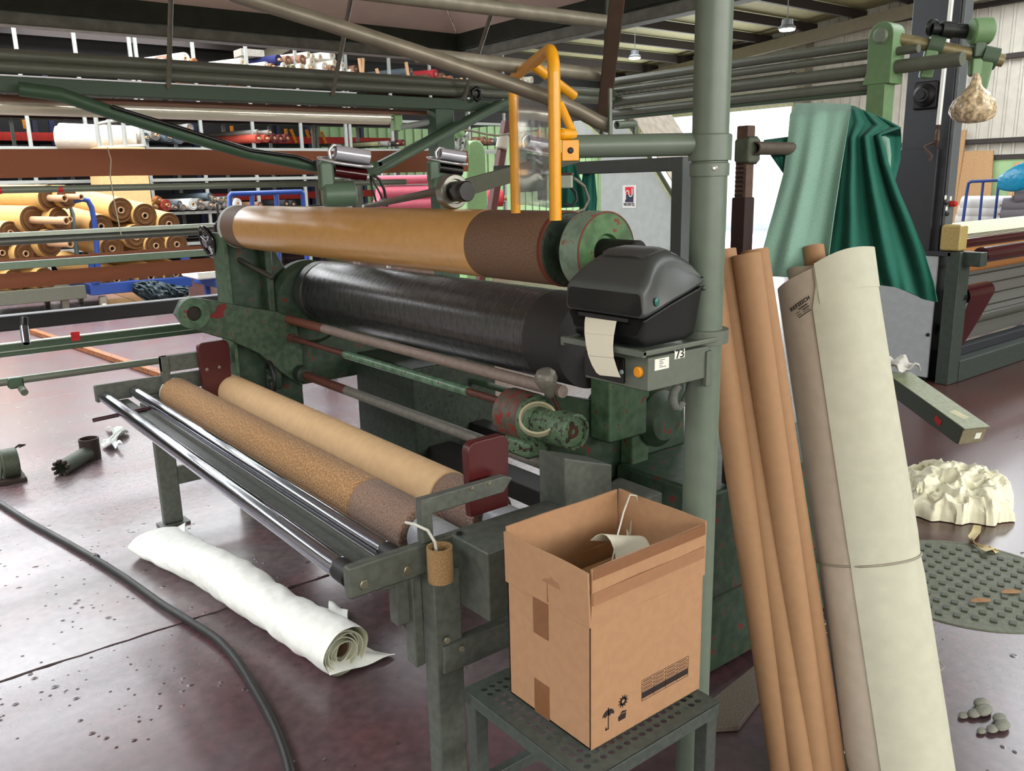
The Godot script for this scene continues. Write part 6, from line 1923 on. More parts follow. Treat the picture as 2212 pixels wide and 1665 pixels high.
	var o := obj("black_beam", mb().span(Vector3(X0, a.y - 0.055, zb - 0.06), Vector3(3.2, a.y + 0.05, zb + 0.05), 0.012).span(Vector3(3.1, 0, zb - 0.05), Vector3(3.2, a.y, zb + 0.04), 0.005).span(Vector3(X0, 0, zb - 0.05), Vector3(X0 + 0.1, a.y, zb + 0.04), 0.005), M("beam_black", Color(0.03, 0.03, 0.035), 0.5, 0.1, "fine", 2.0))
	tag(o, "long low black beam running in front of the yellow roll trolleys", "beam")
	o = obj("orange_strut", mb().beam(PY(70, 715, 0.03), PY(360, 812, 0.03), 0.07, 0.05), paint("strut_orange", Color(0.55, 0.30, 0.08), Color(0.15, 0.10, 0.06), 0.14, 0.6, 3.0))
	tag(o, "rusty orange-brown flat bar lying across the floor on the left", "bar")
	# ---- shining tube hung from the corner post
	var zc := -5.05
	var tt := thing("chrome_spreader", "long bright chrome tube hung below the green beam at upper left", "roller", PZ(840, 254, zc))
	y = PZ(420, 241, zc).y
	var xe := PZ(839, 254, zc).x
	obj("tube", mb().tube(Vector3(X0, y, zc), Vector3(xe, y, zc), 0.046, 32, 0.006), M("tube_bright", Color(0.92, 0.90, 0.82), 0.14, 0.4, "", 1.0), tt)
	obj("bracket", mb().prism([Vector2(0, 0.05), Vector2(0.06, 0.05), Vector2(0.065, -0.06), Vector2(0.04, -0.085), Vector2(0.0, -0.08)], Vector3(xe + 0.03, y, zc - 0.03), Vector3.RIGHT, Vector3.UP, Vector3(0, 0, 0.06), 0.008), pale, tt)
	obj("axle", mb().tube(Vector3(xe, y, zc), Vector3(xe + 0.05, y, zc), 0.015, 12), steel, tt)
	obj("stay", mb().tube(Vector3(xe + 0.07, y - 0.06, zc), PZ(938, 262, -4.86), 0.019, 16), M("stay_grey", Color(0.66, 0.70, 0.68), 0.35, 0.3, "soft", 2.0), tt)
	o = obj("copper_web", mb().span(Vector3(X0, PZ(420, 226, -4.98).y - 0.012, -5.0), Vector3(PZ(935, 240, -4.98).x, PZ(420, 226, -4.98).y + 0.014, -4.96), 0.004), M("web_copper", Color(0.50, 0.33, 0.25), 0.5, 0.1, "soft", 2.0))
	tag(o, "narrow copper-brown strip just below the dark green beam, upper left", "strip")
	# ---- corner post, V braces with sensor cables
	var vt := thing("sensor_truss", "dark green corner post with V-shaped braces carrying the bobbin heads", "frame", Vector3(PZ(956, 320, -4.84).x, 0, -4.84))
	var cx := PZ(956, 320, -4.84).x
	obj("corner_post", mb().span(Vector3(cx - 0.075, 0, -4.9), Vector3(cx + 0.07, PZ(956, 236, -4.84).y, -4.79), 0.006), bg, vt)
	var zv := -4.72
	obj("brace", mb().sweep([PZ(40, 192, zv), PZ(130, 204, zv), PZ(250, 246, zv), PZ(400, 292, zv), PZ(540, 332, zv), PZ(640, 352, zv), PZ(692, 362, zv)], 0.034, 8), bg, vt)
	obj("brace_cable", mb().sweep([PZ(240, 230, zv + 0.03), PZ(400, 280, zv + 0.03), PZ(540, 325, zv + 0.03), PZ(640, 338, zv + 0.04), PZ(690, 356, zv + 0.05), PZ(705, 376, zv + 0.05)], 0.011, 8), blk, vt)
	obj("brace", mb().beam(PZ(690, 362, zv), PZ(822, 362, zv), 0.05, 0.07), bg, vt)
	obj("brace", mb().beam(PZ(816, 362, zv), PZ(1080, 226, zv), 0.05, 0.062), bg, vt)
	obj("brace", mb().tube(PZ(803, 378, zv + 0.25), PZ(1104, 214, zv + 0.1), 0.019, 16), M("brace_light", Color(0.34, 0.42, 0.35), 0.4, 0.1, "soft", 2.0), vt)
	obj("cover_plate", mb().prism([Vector2(-0.16, 0), Vector2(-0.16, 0.05), Vector2(-0.05, 0.062), Vector2(-0.04, 0.085), Vector2(0.04, 0.085), Vector2(0.05, 0.062), Vector2(0.15, 0.05), Vector2(0.16, 0)], PZ(733, 365, zv + 0.05), Vector3.RIGHT, Vector3.UP, Vector3(0, 0, 0.03), 0.004), M("plate_grey", Color(0.20, 0.21, 0.21), 0.4, 0.2, "soft", 2.0), vt)
	for e in [[0.0, 0], [7.0, 1]]:
		obj("cable", mb().sweep([PZ(800, 380, zv + 0.28), PZ(802 + e[0], 395, zv + 0.3), PZ(808 + e[0] * 2, 420, zv + 0.3), PZ(816 + e[0] * 2, 446, zv + 0.3)], 0.006, 6), blk, vt)
	obj("cable", mb().sweep([PZ(806, 378, zv + 0.28), PZ(820, 388, zv + 0.3), PZ(830, 410, zv + 0.3), PZ(836, 446, zv + 0.3)], 0.009, 6), blk, vt)
	# hook clip on the beam
	o = obj("hook_clip", mb().sweep([PZ(1022, 205, -4.75), PZ(1020, 196, -4.75), PZ(1028, 190, -4.75), PZ(1037, 196, -4.75), PZ(1037, 208, -4.75), PZ(1030, 216, -4.75), PZ(1024, 212, -4.75)], [0.012, 0.014, 0.016, 0.018, 0.018, 0.016, 0.010], 10), blk)
	tag(o, "curved black hook clip fixed on the dark green beam near the corner", "hook")
	# ---- bobbin heads
	var head := func(base: Vector3, s: float, label: String, redtube: bool) -> void:
		var h := thing("bobbin_head", label, "bobbin head", base)
		var d := Vector3(0.95, 0.02, 0.3).normalized()
		obj("stand", mb().span(base + Vector3(0.05 * s, -0.14 * s, -0.02), base + Vector3(0.09 * s, 0.02, 0.02), 0.004), M("stand_grey_brown", Color(0.34, 0.33, 0.30), 0.6), h)
		var hg := M("head_green", Color(0.34, 0.43, 0.35), 0.45, 0.0, "soft", 2.0)
		obj("motor", mb().lathe(base + Vector3(-0.12, -0.03, 0) * s, d, [Vector2(0, 0), Vector2(0, 0.045 * s), Vector2(0.015 * s, 0.062 * s), Vector2(0.09 * s, 0.062 * s), Vector2(0.16 * s, 0.058 * s), Vector2(0.17 * s, 0.045 * s), Vector2(0.17 * s, 0)], 28), hg, h)
		obj("bracket", mb().box(base + Vector3(-0.09, 0.06, 0.0) * s, Vector3(0.075, 0.15, 0.08) * s, Basis(Vector3.UP, -0.3), 0.018 * s), hg, h)
		# oval tray, tilted
		var pl := []
		for k in 32: pl.append(Vector2(0.135 * s * cos(TAU * k / 32), 0.085 * s * sin(TAU * k / 32)))
		var n := Vector3(0.10, 1, 0.22).normalized()
		var ux := Vector3(1, -0.12, 0.25); ux = (ux - n * ux.dot(n)).normalized()
		var tc := base + Vector3(0.02, 0.125, 0) * s
		var tr := obj("tray", mb().prism(pl, tc, ux, n.cross(ux), n * 0.008 * s, 0.003 * s), M("tray_dark", Color(0.12, 0.11, 0.11), 0.25, 0.4, "", 1.0), h)
		var rim := []
		for q in pl: rim.append(tc + ux * q.x + n.cross(ux) * q.y + n * 0.006 * s)
		obj("tray_rim", mb().sweep(rim, 0.007 * s, 8, false, true), M("rim_white", Color(0.82, 0.82, 0.84), 0.2, 0.6, "", 1.0), tr)
		var b0 := tc + n * 0.045 * s - ux * 0.055 * s
		obj("chrome_bobbin", mb().pipe(b0, b0 + ux * 0.17 * s, 0.036 * s, 0.028 * s, 26), M("bobbin_chrome", Color(0.80, 0.80, 0.84), 0.22, 0.45, "", 1.0), h)
		obj("bobbin_bore", mb().tube(b0 + ux * 0.10 * s, b0 + ux * 0.165 * s, 0.0275 * s, 20, 0.0), blk, h)
		obj("arch", mb().sweep([b0 + Vector3(-0.03, -0.03, 0) * s, b0 + Vector3(-0.035, 0.01, 0) * s, b0 + Vector3(-0.01, 0.035, 0) * s, b0 + Vector3(0.03, 0.03, 0) * s], 0.009 * s, 8), mats["rim_white"], h)
		var r0 := tc - n * 0.045 * s - ux * 0.05 * s
		obj("lower_tube", mb().pipe(r0, r0 + ux * 0.16 * s, 0.032 * s, 0.020 * s, 24), M("tube_maroon", Color(0.24, 0.05, 0.06), 0.18, 0.0, "", 1.0) if redtube else blk, h)
	head.call(PD(742, 408, 4.45), 1.05, "green bobbin head with chrome tube over a maroon tube, left one", true)
	head.call(PD(962, 392, 4.75), 0.86, "dark bobbin head with short chrome tube beside the crumpled plastic, right one", false)
	head.call(PD(1150, 378, 4.2), 0.9, "bobbin head seen through the clear panel of the yellow guard", false)
	# ---- measuring wheel riding on the yellow roller
	var w0 := PX(980, 428, 1.516)
	var wc := Vector3(1.516, 1.426 + 0.1 + 0.0525, w0.z)
	var wt := thing("measuring_wheel", "silver measuring wheel with black sensor hub riding on the yellow roller", "measuring wheel", wc)
	obj("rim", mb().lathe(wc - Vector3(0, 0, 0.025), Vector3(0, 0, 1), [Vector2(0, 0.034), Vector2(0, 0.049), Vector2(0.004, 0.0525), Vector2(0.034, 0.0525), Vector2(0.038, 0.049), Vector2(0.038, 0.038), Vector2(0.03, 0.036), Vector2(0.03, 0.0)], 40), M("wheel_alu", Color(0.62, 0.62, 0.58), 0.28, 0.85, "fine", 4.0), wt)
	obj("sensor_hub", mb().tube(wc + Vector3(0, 0, 0.008), wc + Vector3(0, 0, 0.075), 0.031, 28, 0.003), blk, wt)
	obj("hub_label", mb().lathe(wc + Vector3(0, 0, 0.032), Vector3(0, 0, 1), [Vector2(0, 0.0312), Vector2(0.022, 0.0312)], 28), M("hub_label", Color(0.30, 0.30, 0.30), 0.5, 0.0, "grain", 8.0), wt)
	var am := PD(1250, 330, 3.3)
	var p1 := wc + Vector3(0.02, 0.0, -0.035)
	obj("arm", mb().beam(p1, PD(1250, 335, 3.35), 0.012, 0.055, Vector3.UP), M("arm_olive", Color(0.36, 0.37, 0.32), 0.45, 0.1, "soft", 2.0), wt)
	obj("bar", mb().tube(wc + Vector3(-0.02, 0.005, -0.03), PD(792, 446, 3.75), 0.0125, 16), M("bar_steel", Color(0.42, 0.42, 0.40), 0.4, 0.5, "blotch", 4.0), wt)
	obj("bar_ring", mb().tube(PD(825, 437, 3.65), PD(832, 435, 3.62), 0.016, 14), blk, wt)
	# ---- pale green machine, plastic bag and pole behind
	var zg := -7.4
	var gm := thing("pale_machine", "pale green rounded machine side with crumpled plastic on it, behind the roller", "machine", PZ(1030, 420, zg))
	var pol := []
	var q0 := PZ(1009, 318, zg); var q1 := PZ(1050, 316, zg)
	var rr := (q1.x - q0.x) / 2
	pol.append(Vector2(q0.x - 0.08, 0)); pol.append(Vector2(q1.x + 0.05, 0))
	for k in 11:
		var an := PI * k / 10
		pol.append(Vector2((q0.x + q1.x) / 2 + rr * cos(an), q0.y - 0.05 + rr * sin(an)))
	obj("side", mb().prism(pol, Vector3(0, 0, zg - 0.25), Vector3.RIGHT, Vector3.UP, Vector3(0, 0, 0.25), 0.02), pale, gm)
	var cb := []
	for k in 13:
		var an := lerpf(PI * 0.75, -PI * 0.25, k / 12.0)
		cb.append(PZ(985, 322, zg + 0.3) + Vector3(0.11 * cos(an), 0.17 * sin(an), 0))
	obj("curved_arm", mb().sweep(cb, 0.045, 10), pale, gm)
	var rows := []
	var fn := FastNoiseLite.new(); fn.seed = 40; fn.frequency = 3.0
	for i in 14:
		var row := []
		for k in 10:
			var f := i / 13.0; var g := k / 9.0
			row.append(PZ(lerpf(lerpf(974, 968, f), lerpf(1012, 1000, f), g), lerpf(290, 384, f) + 10 * sin(g * 4.0), zg + 0.35 + 0.14 * fn.get_noise_2d(f * 2.0, g * 2.0)))
		rows.append(row)
	o = obj("plastic_sheet", mb().sheet(rows, 0.002), M("film_white", Color(0.86, 0.88, 0.86), 0.25, 0.0, "fine", 3.0, "crumple", 1.0))
	tag(o, "crumpled whitish plastic sheet hung on the pale green machine's arm", "plastic sheet")
	var pt := thing("red_pole", "leaning red-brown pole with a white taped wrap behind the yellow guard", "pole", PZ(1064, 452, -6.4))
	var pa := PZ(1058, 480, -6.4); var pb := PZ(1094, 262, -6.4)
	pa = pa + (pa - pb) * (pa.y / (pb.y - pa.y))
	obj("pole", mb().beam(pa, pb, 0.07, 0.07, Vector3(0, 0, 1)), M("pole_red", Color(0.33, 0.12, 0.08), 0.6, 0.0, "blotch", 3.0), pt)
	obj("wrap", mb().tube(PZ(1083, 322, -6.38), PZ(1088, 292, -6.38), 0.055, 14, 0.01), M("wrap_rag", Color(0.80, 0.78, 0.72), 0.9, 0.0, "fine", 3.0, "crumple", 0.8), pt)
	o = obj("white_cable", mb().sweep([PZ(1000, 281, -5.3), PZ(1025, 284, -5.3), PZ(1050, 290, -5.3), PZ(1075, 293, -5.3), PZ(1105, 288, -5.3), PZ(1160, 282, -5.3)], 0.008, 8), M("cable_white", Color(0.62, 0.60, 0.52), 0.6))
	tag(o, "slack pale cable sagging between the corner post and the yellow guard", "cable")
	# ---- grey gantry frame, dark green rag behind the guard
	var gx := 2.75
	var gg := M("gantry_grey", Color(0.34, 0.37, 0.37), 0.5, 0.1, "soft", 2.0)
	var g1 := PX(1472, 440, gx)
	var gy := PX(1472, 354, gx).y
	var gz0 := PX(1212, 372, gx).z
	var gt := thing("gantry_frame", "grey square-tube frame standing behind the printer and flange wheel", "frame", Vector3(gx, 0, g1.z))
	obj("upright", mb().span(Vector3(gx - 0.03, 0.68, g1.z - 0.033), Vector3(gx + 0.03, gy + 0.028, g1.z + 0.028), 0.004), gg, gt)
	obj("foot", mb().span(Vector3(gx - 0.06, 0.66, g1.z - 0.08), Vector3(gx + 0.06, 0.68, g1.z + 0.08), 0.003), gg, gt)
	obj("crossbar", mb().span(Vector3(gx - 0.028, gy - 0.028, gz0 - 0.5), Vector3(gx + 0.028, gy + 0.028, g1.z - 0.033), 0.004), gg, gt)
	var dg := M("cloth_green", Color(0.05, 0.34, 0.28), 0.95, 0.0, "soft", 2.5, "weave", 0.5)
	o = obj("green_rag", drape([[1212, 1242, 352, 350, 3.6], [1212, 1250, 380, 378, 3.6], [1206, 1262, 410, 406, 3.6], [1200, 1268, 450, 446, 3.6]], 24, 1.6, 0.02, 0.3), dg)
	tag(o, "dark green rag hanging behind the yellow guard's near leg", "cloth")
	o = obj("green_rag", drape([[1262, 1282, 352, 350, 3.9], [1258, 1286, 390, 388, 3.9], [1254, 1290, 430, 428, 3.9], [1252, 1288, 470, 466, 3.9]], 16, 1.2, 0.02, 0.9), dg)
	tag(o, "narrow dark green rag hanging just left of the pale grey panel", "cloth")
	# ---- pale inspection machine with the logo plate
	var ix := 5.5
	var it := thing("inspection_machine", "pale grey inspection machine side with slanted edge and a logo plate", "machine", Vector3(ix, 0, -5.0))
	var P := []
	for e in [[1238, 262], [1342, 250], [1462, 446]]:
		var w := PX(e[0], e[1], ix)
		P.append(Vector2(-w.z, w.y))
	var b0 := P[2] as Vector2
	P.append(Vector2(b0.x, 0.0)); P.append(Vector2(-PX(1297, 600, ix).z, 0.0))
	var l1 := PX(1297, 380, ix); var l2 := PX(1238, 300, ix)
	P.append(Vector2(-l1.z, PX(1297, 330, ix).y)); P.append(Vector2(-l2.z, PX(1238, 300, ix).y))
	obj("side_panel", mb().prism(P, Vector3(ix, 0, 0), Vector3(0, 0, -1), Vector3.UP, Vector3(0.05, 0, 0), 0.004), M("panel_light", Color(0.72, 0.75, 0.74), 0.5, 0.0, "soft", 1.0), it)
	for e in [[[1343, 250], [1462, 446]], [[1250, 252], [1296, 292]]]:
		var wa := PX(e[0][0], e[0][1], ix - 0.02); var wb := PX(e[1][0], e[1][1], ix - 0.02)
		obj("slant_trim", mb().beam(wa, wb, 0.03, 0.012, Vector3(1, 0, 0)), M("trim_cream", Color(0.76, 0.80, 0.58), 0.5), it)
		obj("slant_seal", mb().beam(wa + Vector3(0.0, 0.022, 0.012), wb + Vector3(0.0, 0.022, 0.012), 0.03, 0.025, Vector3(1, 0, 0)), M("seal_olive", Color(0.20, 0.23, 0.10), 0.5), it)
	var sa := PX(1346, 246, ix); var sb := PX(1466, 444, ix)
	rows = []
	for e in [sa, sa.lerp(sb, 0.5), sb]:
		rows.append([e + Vector3(0.03, 0.03, 0.03), e + Vector3(0.3, 0.03, 0.03), e + Vector3(0.55, 0.03, 0.03)])
	obj("inspection_screen", mb().sheet(rows, 0.01), M("screen_board", Color(0.90, 0.86, 0.80), 0.6), it)
	# logo plate: red and navy halves with a white S line, name below
	var c0 := PX(1345, 449, ix - 0.001); var c1 := PX(1375, 400, ix - 0.001)
	var xr3 := Vector3(0, 0, 1)
	var lp := obj("logo_plate", mb().box((c0 + c1) / 2, Vector3(0.005, absf(c1.y - c0.y), absf(c1.z - c0.z)), Basis(), 0.002), M("plate_white", Color(0.93, 0.93, 0.93), 0.4, 0.0, "", 1.0), it)
	var W := absf(c1.z - c0.z); var H := absf(c1.y - c0.y)
	var cen := (c0 + c1) / 2 - Vector3(0.0035, 0, 0)
	var sq := W * 0.60
	var lc := cen + Vector3(0, H * 0.12, 0)
	var rm := M("logo_red", Color(0.85, 0.10, 0.16), 0.5, 0.0, "", 1.0)
	var nmv := M("logo_navy", Color(0.12, 0.12, 0.25), 0.5, 0.0, "", 1.0)
	obj("logo_red", mb().box(lc + Vector3(0, sq * 0.28, 0), Vector3(0.002, sq * 0.66, sq), Basis(), 0.0), rm, lp)
	obj("logo_navy", mb().box(lc + Vector3(0, -sq * 0.38, 0), Vector3(0.002, sq * 0.66, sq), Basis(), 0.0), nmv, lp)
	var sc := []
	for k in 17:
		var f := k / 16.0
		var zz := 0.0; var yy := 0.0
		if f < 0.5:
			var an := lerpf(PI, 0.0, f * 2.0)
			zz = -sq * 0.22 + sq * 0.20 * cos(an); yy = sq * 0.06 + sq * 0.22 * sin(an)
		else:
			var an := lerpf(PI, TAU, f * 2.0 - 1.0)
			zz = sq * 0.18 + sq * 0.20 * cos(an); yy = sq * 0.0 + sq * 0.22 * sin(an)
		sc.append(lc + Vector3(-0.0015, yy, zz))
	sc.push_front(sc[0] + Vector3(0, -sq * 0.55, 0)); sc.append(sc[-1] + Vector3(0, sq * 0.5, 0))
	obj("logo_line", mb().sweep(sc, sq * 0.055, 6), mats["plate_white"], lp)
	letters("NORFIL", cen + Vector3(-0.0005, -H * 0.34, 0), xr3, Vector3.UP, W * 0.165, 0.001, M("logo_text", Color(0.10, 0.10, 0.13), 0.5, 0.0, "", 1.0), lp)

var roll_cache := {}

# a fabric roll whose visible end is centred at c, lying along d, with its card core
func fabric_roll(c: Vector3, d: Vector3, r: float, len: float, m: Material, em: Material, core_out: float, label: String, group := "", cr_ := 0.3) -> Node3D:
	var o := thing("fabric_roll", label, "fabric roll", c + d * (len * 0.5) - Vector3(0, snappedf(r, 0.01), 0), group)
	var key := "%s_%.3f_%.2f_%.3f_%s_%s" % [m.resource_name, snappedf(r, 0.01), len, core_out, str(d), em.resource_name]
	if roll_cache.has(key):
		for q in roll_cache[key].get_children():
			var n := q.duplicate() as MeshInstance3D
			o.add_child(n, true)
			n.position = q.position
		return o
	var R := snappedf(r, 0.01)
	var b := mb().lathe(c, d, [Vector2(0.012, R * 0.985), Vector2(0.03, R), Vector2(len - 0.02, R), Vector2(len, R * 0.97), Vector2(len, 0)], 24)
	obj("cloth", b, m, o)
	var pr := [Vector2(0.018, R * cr_)]
	var N := 5
	for k in N:
		var r0 := lerpf(R * cr_, R * 0.985, (k + 0.15) / N)
		var r1 := lerpf(R * cr_, R * 0.985, (k + 1.0) / N)
		pr.append(Vector2(0.018 - 0.012 * ((k * 7) % 3) * 0.5, r0))
		pr.append(Vector2(0.012 - 0.012 * ((k * 7) % 3) * 0.5 + 0.004, r1))
	pr.append(Vector2(0.012, R * 0.985))
	pr.reverse()
	obj("end_layers", mb().lathe(c, d, pr, 24), em, o)
	obj("core", mb().pipe(c - d * core_out, c + d * 0.2, R * cr_, R * cr_ * 0.72, 16), M("core_pale", Color(0.72, 0.57, 0.42), 0.8, 0.0, "soft", 3.0), o)
	obj("core_hole", mb().tube(c + d * (0.03 - core_out * 0.7), c + d * 0.19, R * cr_ * 0.72, 14, 0.0), M("hole_dark", Color(0.05, 0.04, 0.035), 0.9), o)
	roll_cache[key] = o
	# the children's places are relative to the thing, so a copy of the same kind lines up
	return o

func build_far() -> void:
	var rg := RandomNumberGenerator.new(); rg.seed = 77
	var rk := M("rack_grey", Color(0.56, 0.57, 0.55), 0.5, 0.2, "soft", 2.0)
	var dkw := M("shelf_dark", Color(0.10, 0.08, 0.07), 0.85)
	# ---- shelving racks along the back
	var zf := -17.0
	var zb := -18.6
	var lv := [0.62, 1.21, 1.83, 2.40, 3.02, 3.52]
	var bays := [[-1.6, 1.75], [1.95, 4.68], [4.78, 8.9], [9.0, 13.2]]
	var names := ["far left grey steel rack behind the stacked yellow rolls", "grey steel rack left of the tan board, with tall upper posts", "grey steel rack with white and coral rolls right of the tan board", "grey steel rack behind the yellow guard and pale green machine"]
	for bi in bays.size():
		var x0: float = bays[bi][0]
		var x1: float = bays[bi][1]
		var t := thing("storage_rack", names[bi], "rack", Vector3((x0 + x1) / 2, 0, (zf + zb) / 2), "storage racks along the back")
		var x := x0
		var n := int(round((x1 - x0) / 1.03))
		for k in n + 1:
			x = lerpf(x0, x1, float(k) / n)
			obj("post", mb().span(Vector3(x - 0.03, 0, zf - 0.03), Vector3(x + 0.03, 4.75, zf + 0.03), 0.003), rk, t)
			obj("post", mb().span(Vector3(x - 0.03, 0, zb - 0.03), Vector3(x + 0.03, 3.5, zb + 0.03), 0.003), rk, t)
			obj("cross_bar", mb().span(Vector3(x - 0.02, 3.40, zb), Vector3(x + 0.02, 3.45, zf), 0.003), rk, t)
		for y in lv:
			obj("beam", mb().span(Vector3(x0, y - 0.06, zf - 0.02), Vector3(x1, y, zf + 0.04), 0.003), rk, t)
			obj("beam", mb().span(Vector3(x0, y - 0.06, zb - 0.02), Vector3(x1, y, zb + 0.02), 0.003), rk, t)
			obj("shelf", mb().span(Vector3(x0, y - 0.03, zb + 0.02), Vector3(x1, y - 0.01, zf - 0.02), 0.0), dkw, t)
		obj("beam", mb().span(Vector3(x0, 2.30, zf - 0.02), Vector3(x1, 2.335, zf + 0.03), 0.003), rk, t)
		for k in n:
			if k % 2 == 0 and bi < 3: obj("top_rail", mb().span(Vector3(lerpf(x0, x1, float(k) / n), 4.48, zf - 0.02), Vector3(lerpf(x0, x1, float(k + 1) / n), 4.53, zf + 0.02), 0.003), rk, t)
	# ---- red beam pallet rack and yellow struts behind
	var rt := thing("pallet_rack", "pallet rack with bright red beams behind the grey racks", "rack", Vector3(6, 0, -20.2))
	var redm := M("beam_red", Color(0.75, 0.14, 0.08), 0.5)
	for y in [1.35, 2.62, 3.9]:
		obj("red_beam", mb().span(Vector3(-2, y, -19.5), Vector3(11.6, y + 0.16, -19.4), 0.004), redm, rt)
		obj("deck", mb().span(Vector3(-2, y + 0.02, -21.3), Vector3(11.6, y + 0.06, -19.5), 0.0), dkw, rt)
	var blue := M("upright_blue", Color(0.10, 0.14, 0.28), 0.5)
	for x in [-1.9, 0.9, 3.7, 6.5, 9.2, 11.6]:
		obj("upright", mb().span(Vector3(x - 0.05, 0, -19.55), Vector3(x + 0.05, 4.0, -19.42), 0.004), blue, rt)
		obj("upright", mb().span(Vector3(x - 0.05, 0, -21.3), Vector3(x + 0.05, 4.0, -21.2), 0.004), blue, rt)
	var yel := M("strut_yellow", Color(0.85, 0.52, 0.10), 0.5)
	for e in [[48, 245, 55, 278], [617, 278, 620, 300], [628, 279, 640, 309], [662, 280, 668, 298], [672, 282, 686, 306], [694, 284, 704, 310], [500, 272, 502, 290]]:
		obj("yellow_strut", mb().beam(PZ(e[0], e[1], -19.3), PZ(e[2], e[3], -19.3), 0.06, 0.06, Vector3(0, 0, 1)), yel, rt)
	# ---- fabric rolls on the racks: [pixel x, pixel y, pixel radius, colour]
	var cols := {"cream": Color(0.88, 0.86, 0.78), "white": Color(0.90, 0.90, 0.88), "brown": Color(0.50, 0.36, 0.28), "orange": Color(0.66, 0.40, 0.20), "navy": Color(0.07, 0.10, 0.32), "grey": Color(0.50, 0.49, 0.47), "coral": Color(0.68, 0.26, 0.19), "maroon": Color(0.34, 0.08, 0.07), "ochre": Color(0.60, 0.46, 0.20), "red": Color(0.70, 0.18, 0.22), "slate": Color(0.33, 0.38, 0.41), "olive": Color(0.46, 0.46, 0.33), "dark": Color(0.13, 0.12, 0.13), "peach": Color(0.74, 0.48, 0.36)}
	var mt := {}
	for k in cols:
		mt[k] = M("cloth_" + k + "_roll", cols[k], 0.85, 0.0, "soft", 1.0)
		mt[k + "_end"] = M("end_" + k + "_roll", (cols[k] as Color).darkened(0.22), 0.95, 0.0, "soft", 2.0)
	var D := Vector3(-0.38, 0.0, -0.925)
	var lists := {
		"top": [[338, 126, 5, "white"], [355, 130, 5, "white"], [367, 126, 8, "brown"], [401, 126, 12.5, "white"], [422, 135, 9, "orange"], [525, 134, 9, "cream"], [535, 146, 7, "olive"], [576, 141, 8, "white"], [590, 143, 6, "brown"], [603, 129, 10.5, "navy"], [615, 142, 8, "white"], [624, 130, 9.5, "brown"], [635, 148, 7, "olive"], [655, 128, 9.5, "brown"], [654, 145, 8, "cream"], [668, 118, 6, "cream"], [677, 121, 5, "cream"], [675, 133, 8, "cream"], [672, 146, 9, "cream"], [693, 123, 6, "cream"], [719, 120, 9.5, "white"], [703, 145, 10.5, "white"], [720, 150, 8, "brown"], [724, 135, 7, "cream"], [742, 141, 7, "white"], [742, 155, 6, "white"], [770, 149, 8.5, "brown"], [762, 156, 7, "cream"], [889, 154, 8, "slate"], [942, 160, 10.5, "red"], [927, 168, 8, "brown"], [895, 169, 8, "olive"], [958, 165, 8, "brown"], [976, 171, 7.5, "peach"], [990, 176, 7, "cream"], [455, 146, 8, "cream"], [485, 148, 8, "white"], [505, 146, 7, "cream"], [1130, 172, 8, "white"], [1142, 180, 8, "white"], [1150, 172, 7, "cream"]],
		"low": [[336, 445, 9, "ochre"], [345, 432, 8, "orange"], [361, 443, 12, "coral"], [379, 448, 6, "grey"], [389, 440, 7, "slate"], [397, 448, 7, "grey"], [418, 441, 12, "white"], [433, 436, 8, "grey"], [438, 446, 7, "grey"], [456, 443, 9, "grey"], [455, 424, 8, "slate"], [464, 430, 7, "grey"], [473, 445, 8, "grey"], [479, 432, 7, "grey"], [489, 432, 7, "olive"], [492, 443, 8, "grey"], [515, 439, 11, "white"], [502, 430, 7, "slate"], [563, 443, 7, "brown"], [620, 440, 8, "dark"], [635, 441, 8, "dark"], [1010, 445, 8, "brown"], [1066, 398, 8, "brown"], [1080, 392, 7, "coral"], [1092, 384, 7, "brown"]],
		"mid": [[337, 291, 12, "grey"], [316, 297, 10, "slate"], [366, 296, 10, "slate"], [389, 299, 11, "slate"], [412, 276, 9, "grey"], [559, 299, 9.5, "coral"], [577, 299, 9, "coral"], [594, 298, 10, "maroon"], [607, 299, 9, "maroon"], [622, 298, 9, "maroon"], [559, 285, 5.5, "grey"], [583, 286, 5.5, "grey"], [842, 310, 6, "grey"], [858, 310, 6, "dark"], [872, 308, 7, "maroon"], [820, 311, 5, "olive"], [1035, 305, 7, "brown"], [1048, 303, 8, "brown"], [1020, 308, 7, "olive"], [1062, 305, 7, "brown"], [1076, 306, 7, "slate"]],
		"small": []}
	for k in 24:
		lists["small"].append([372 + k * 30 + rg.randf_range(-6, 6), 158 + k * 1.35 + rg.randf_range(-2, 2), rg.randf_range(5.5, 7.5), ["brown", "grey", "cream", "orange", "slate", "red", "olive", "white"][rg.randi() % 8]])
	for k in 12:
		lists["small"].append([905 + k * 15, 186.5 + k * 1.0, 6.5, ["brown", "peach", "grey", "brown", "orange", "brown"][k % 6]])
	var where := {"top": "in the top pile of the racks", "low": "on the low shelf past the tan crate", "mid": "on the shelf above the brown cloth", "small": "in the row under the top pile"}
	var nth := ["first", "second", "third", "fourth", "fifth", "sixth", "seventh", "eighth", "ninth", "tenth", "eleventh", "twelfth", "thirteenth", "fourteenth", "fifteenth", "sixteenth", "seventeenth", "eighteenth", "nineteenth"]
	var total := {}
	for key in lists:
		lists[key].sort_custom(func(p, q): return p[0] < q[0])
		for e in lists[key]: total[key + e[3]] = total.get(key + e[3], 0) + 1
	var seen := {}
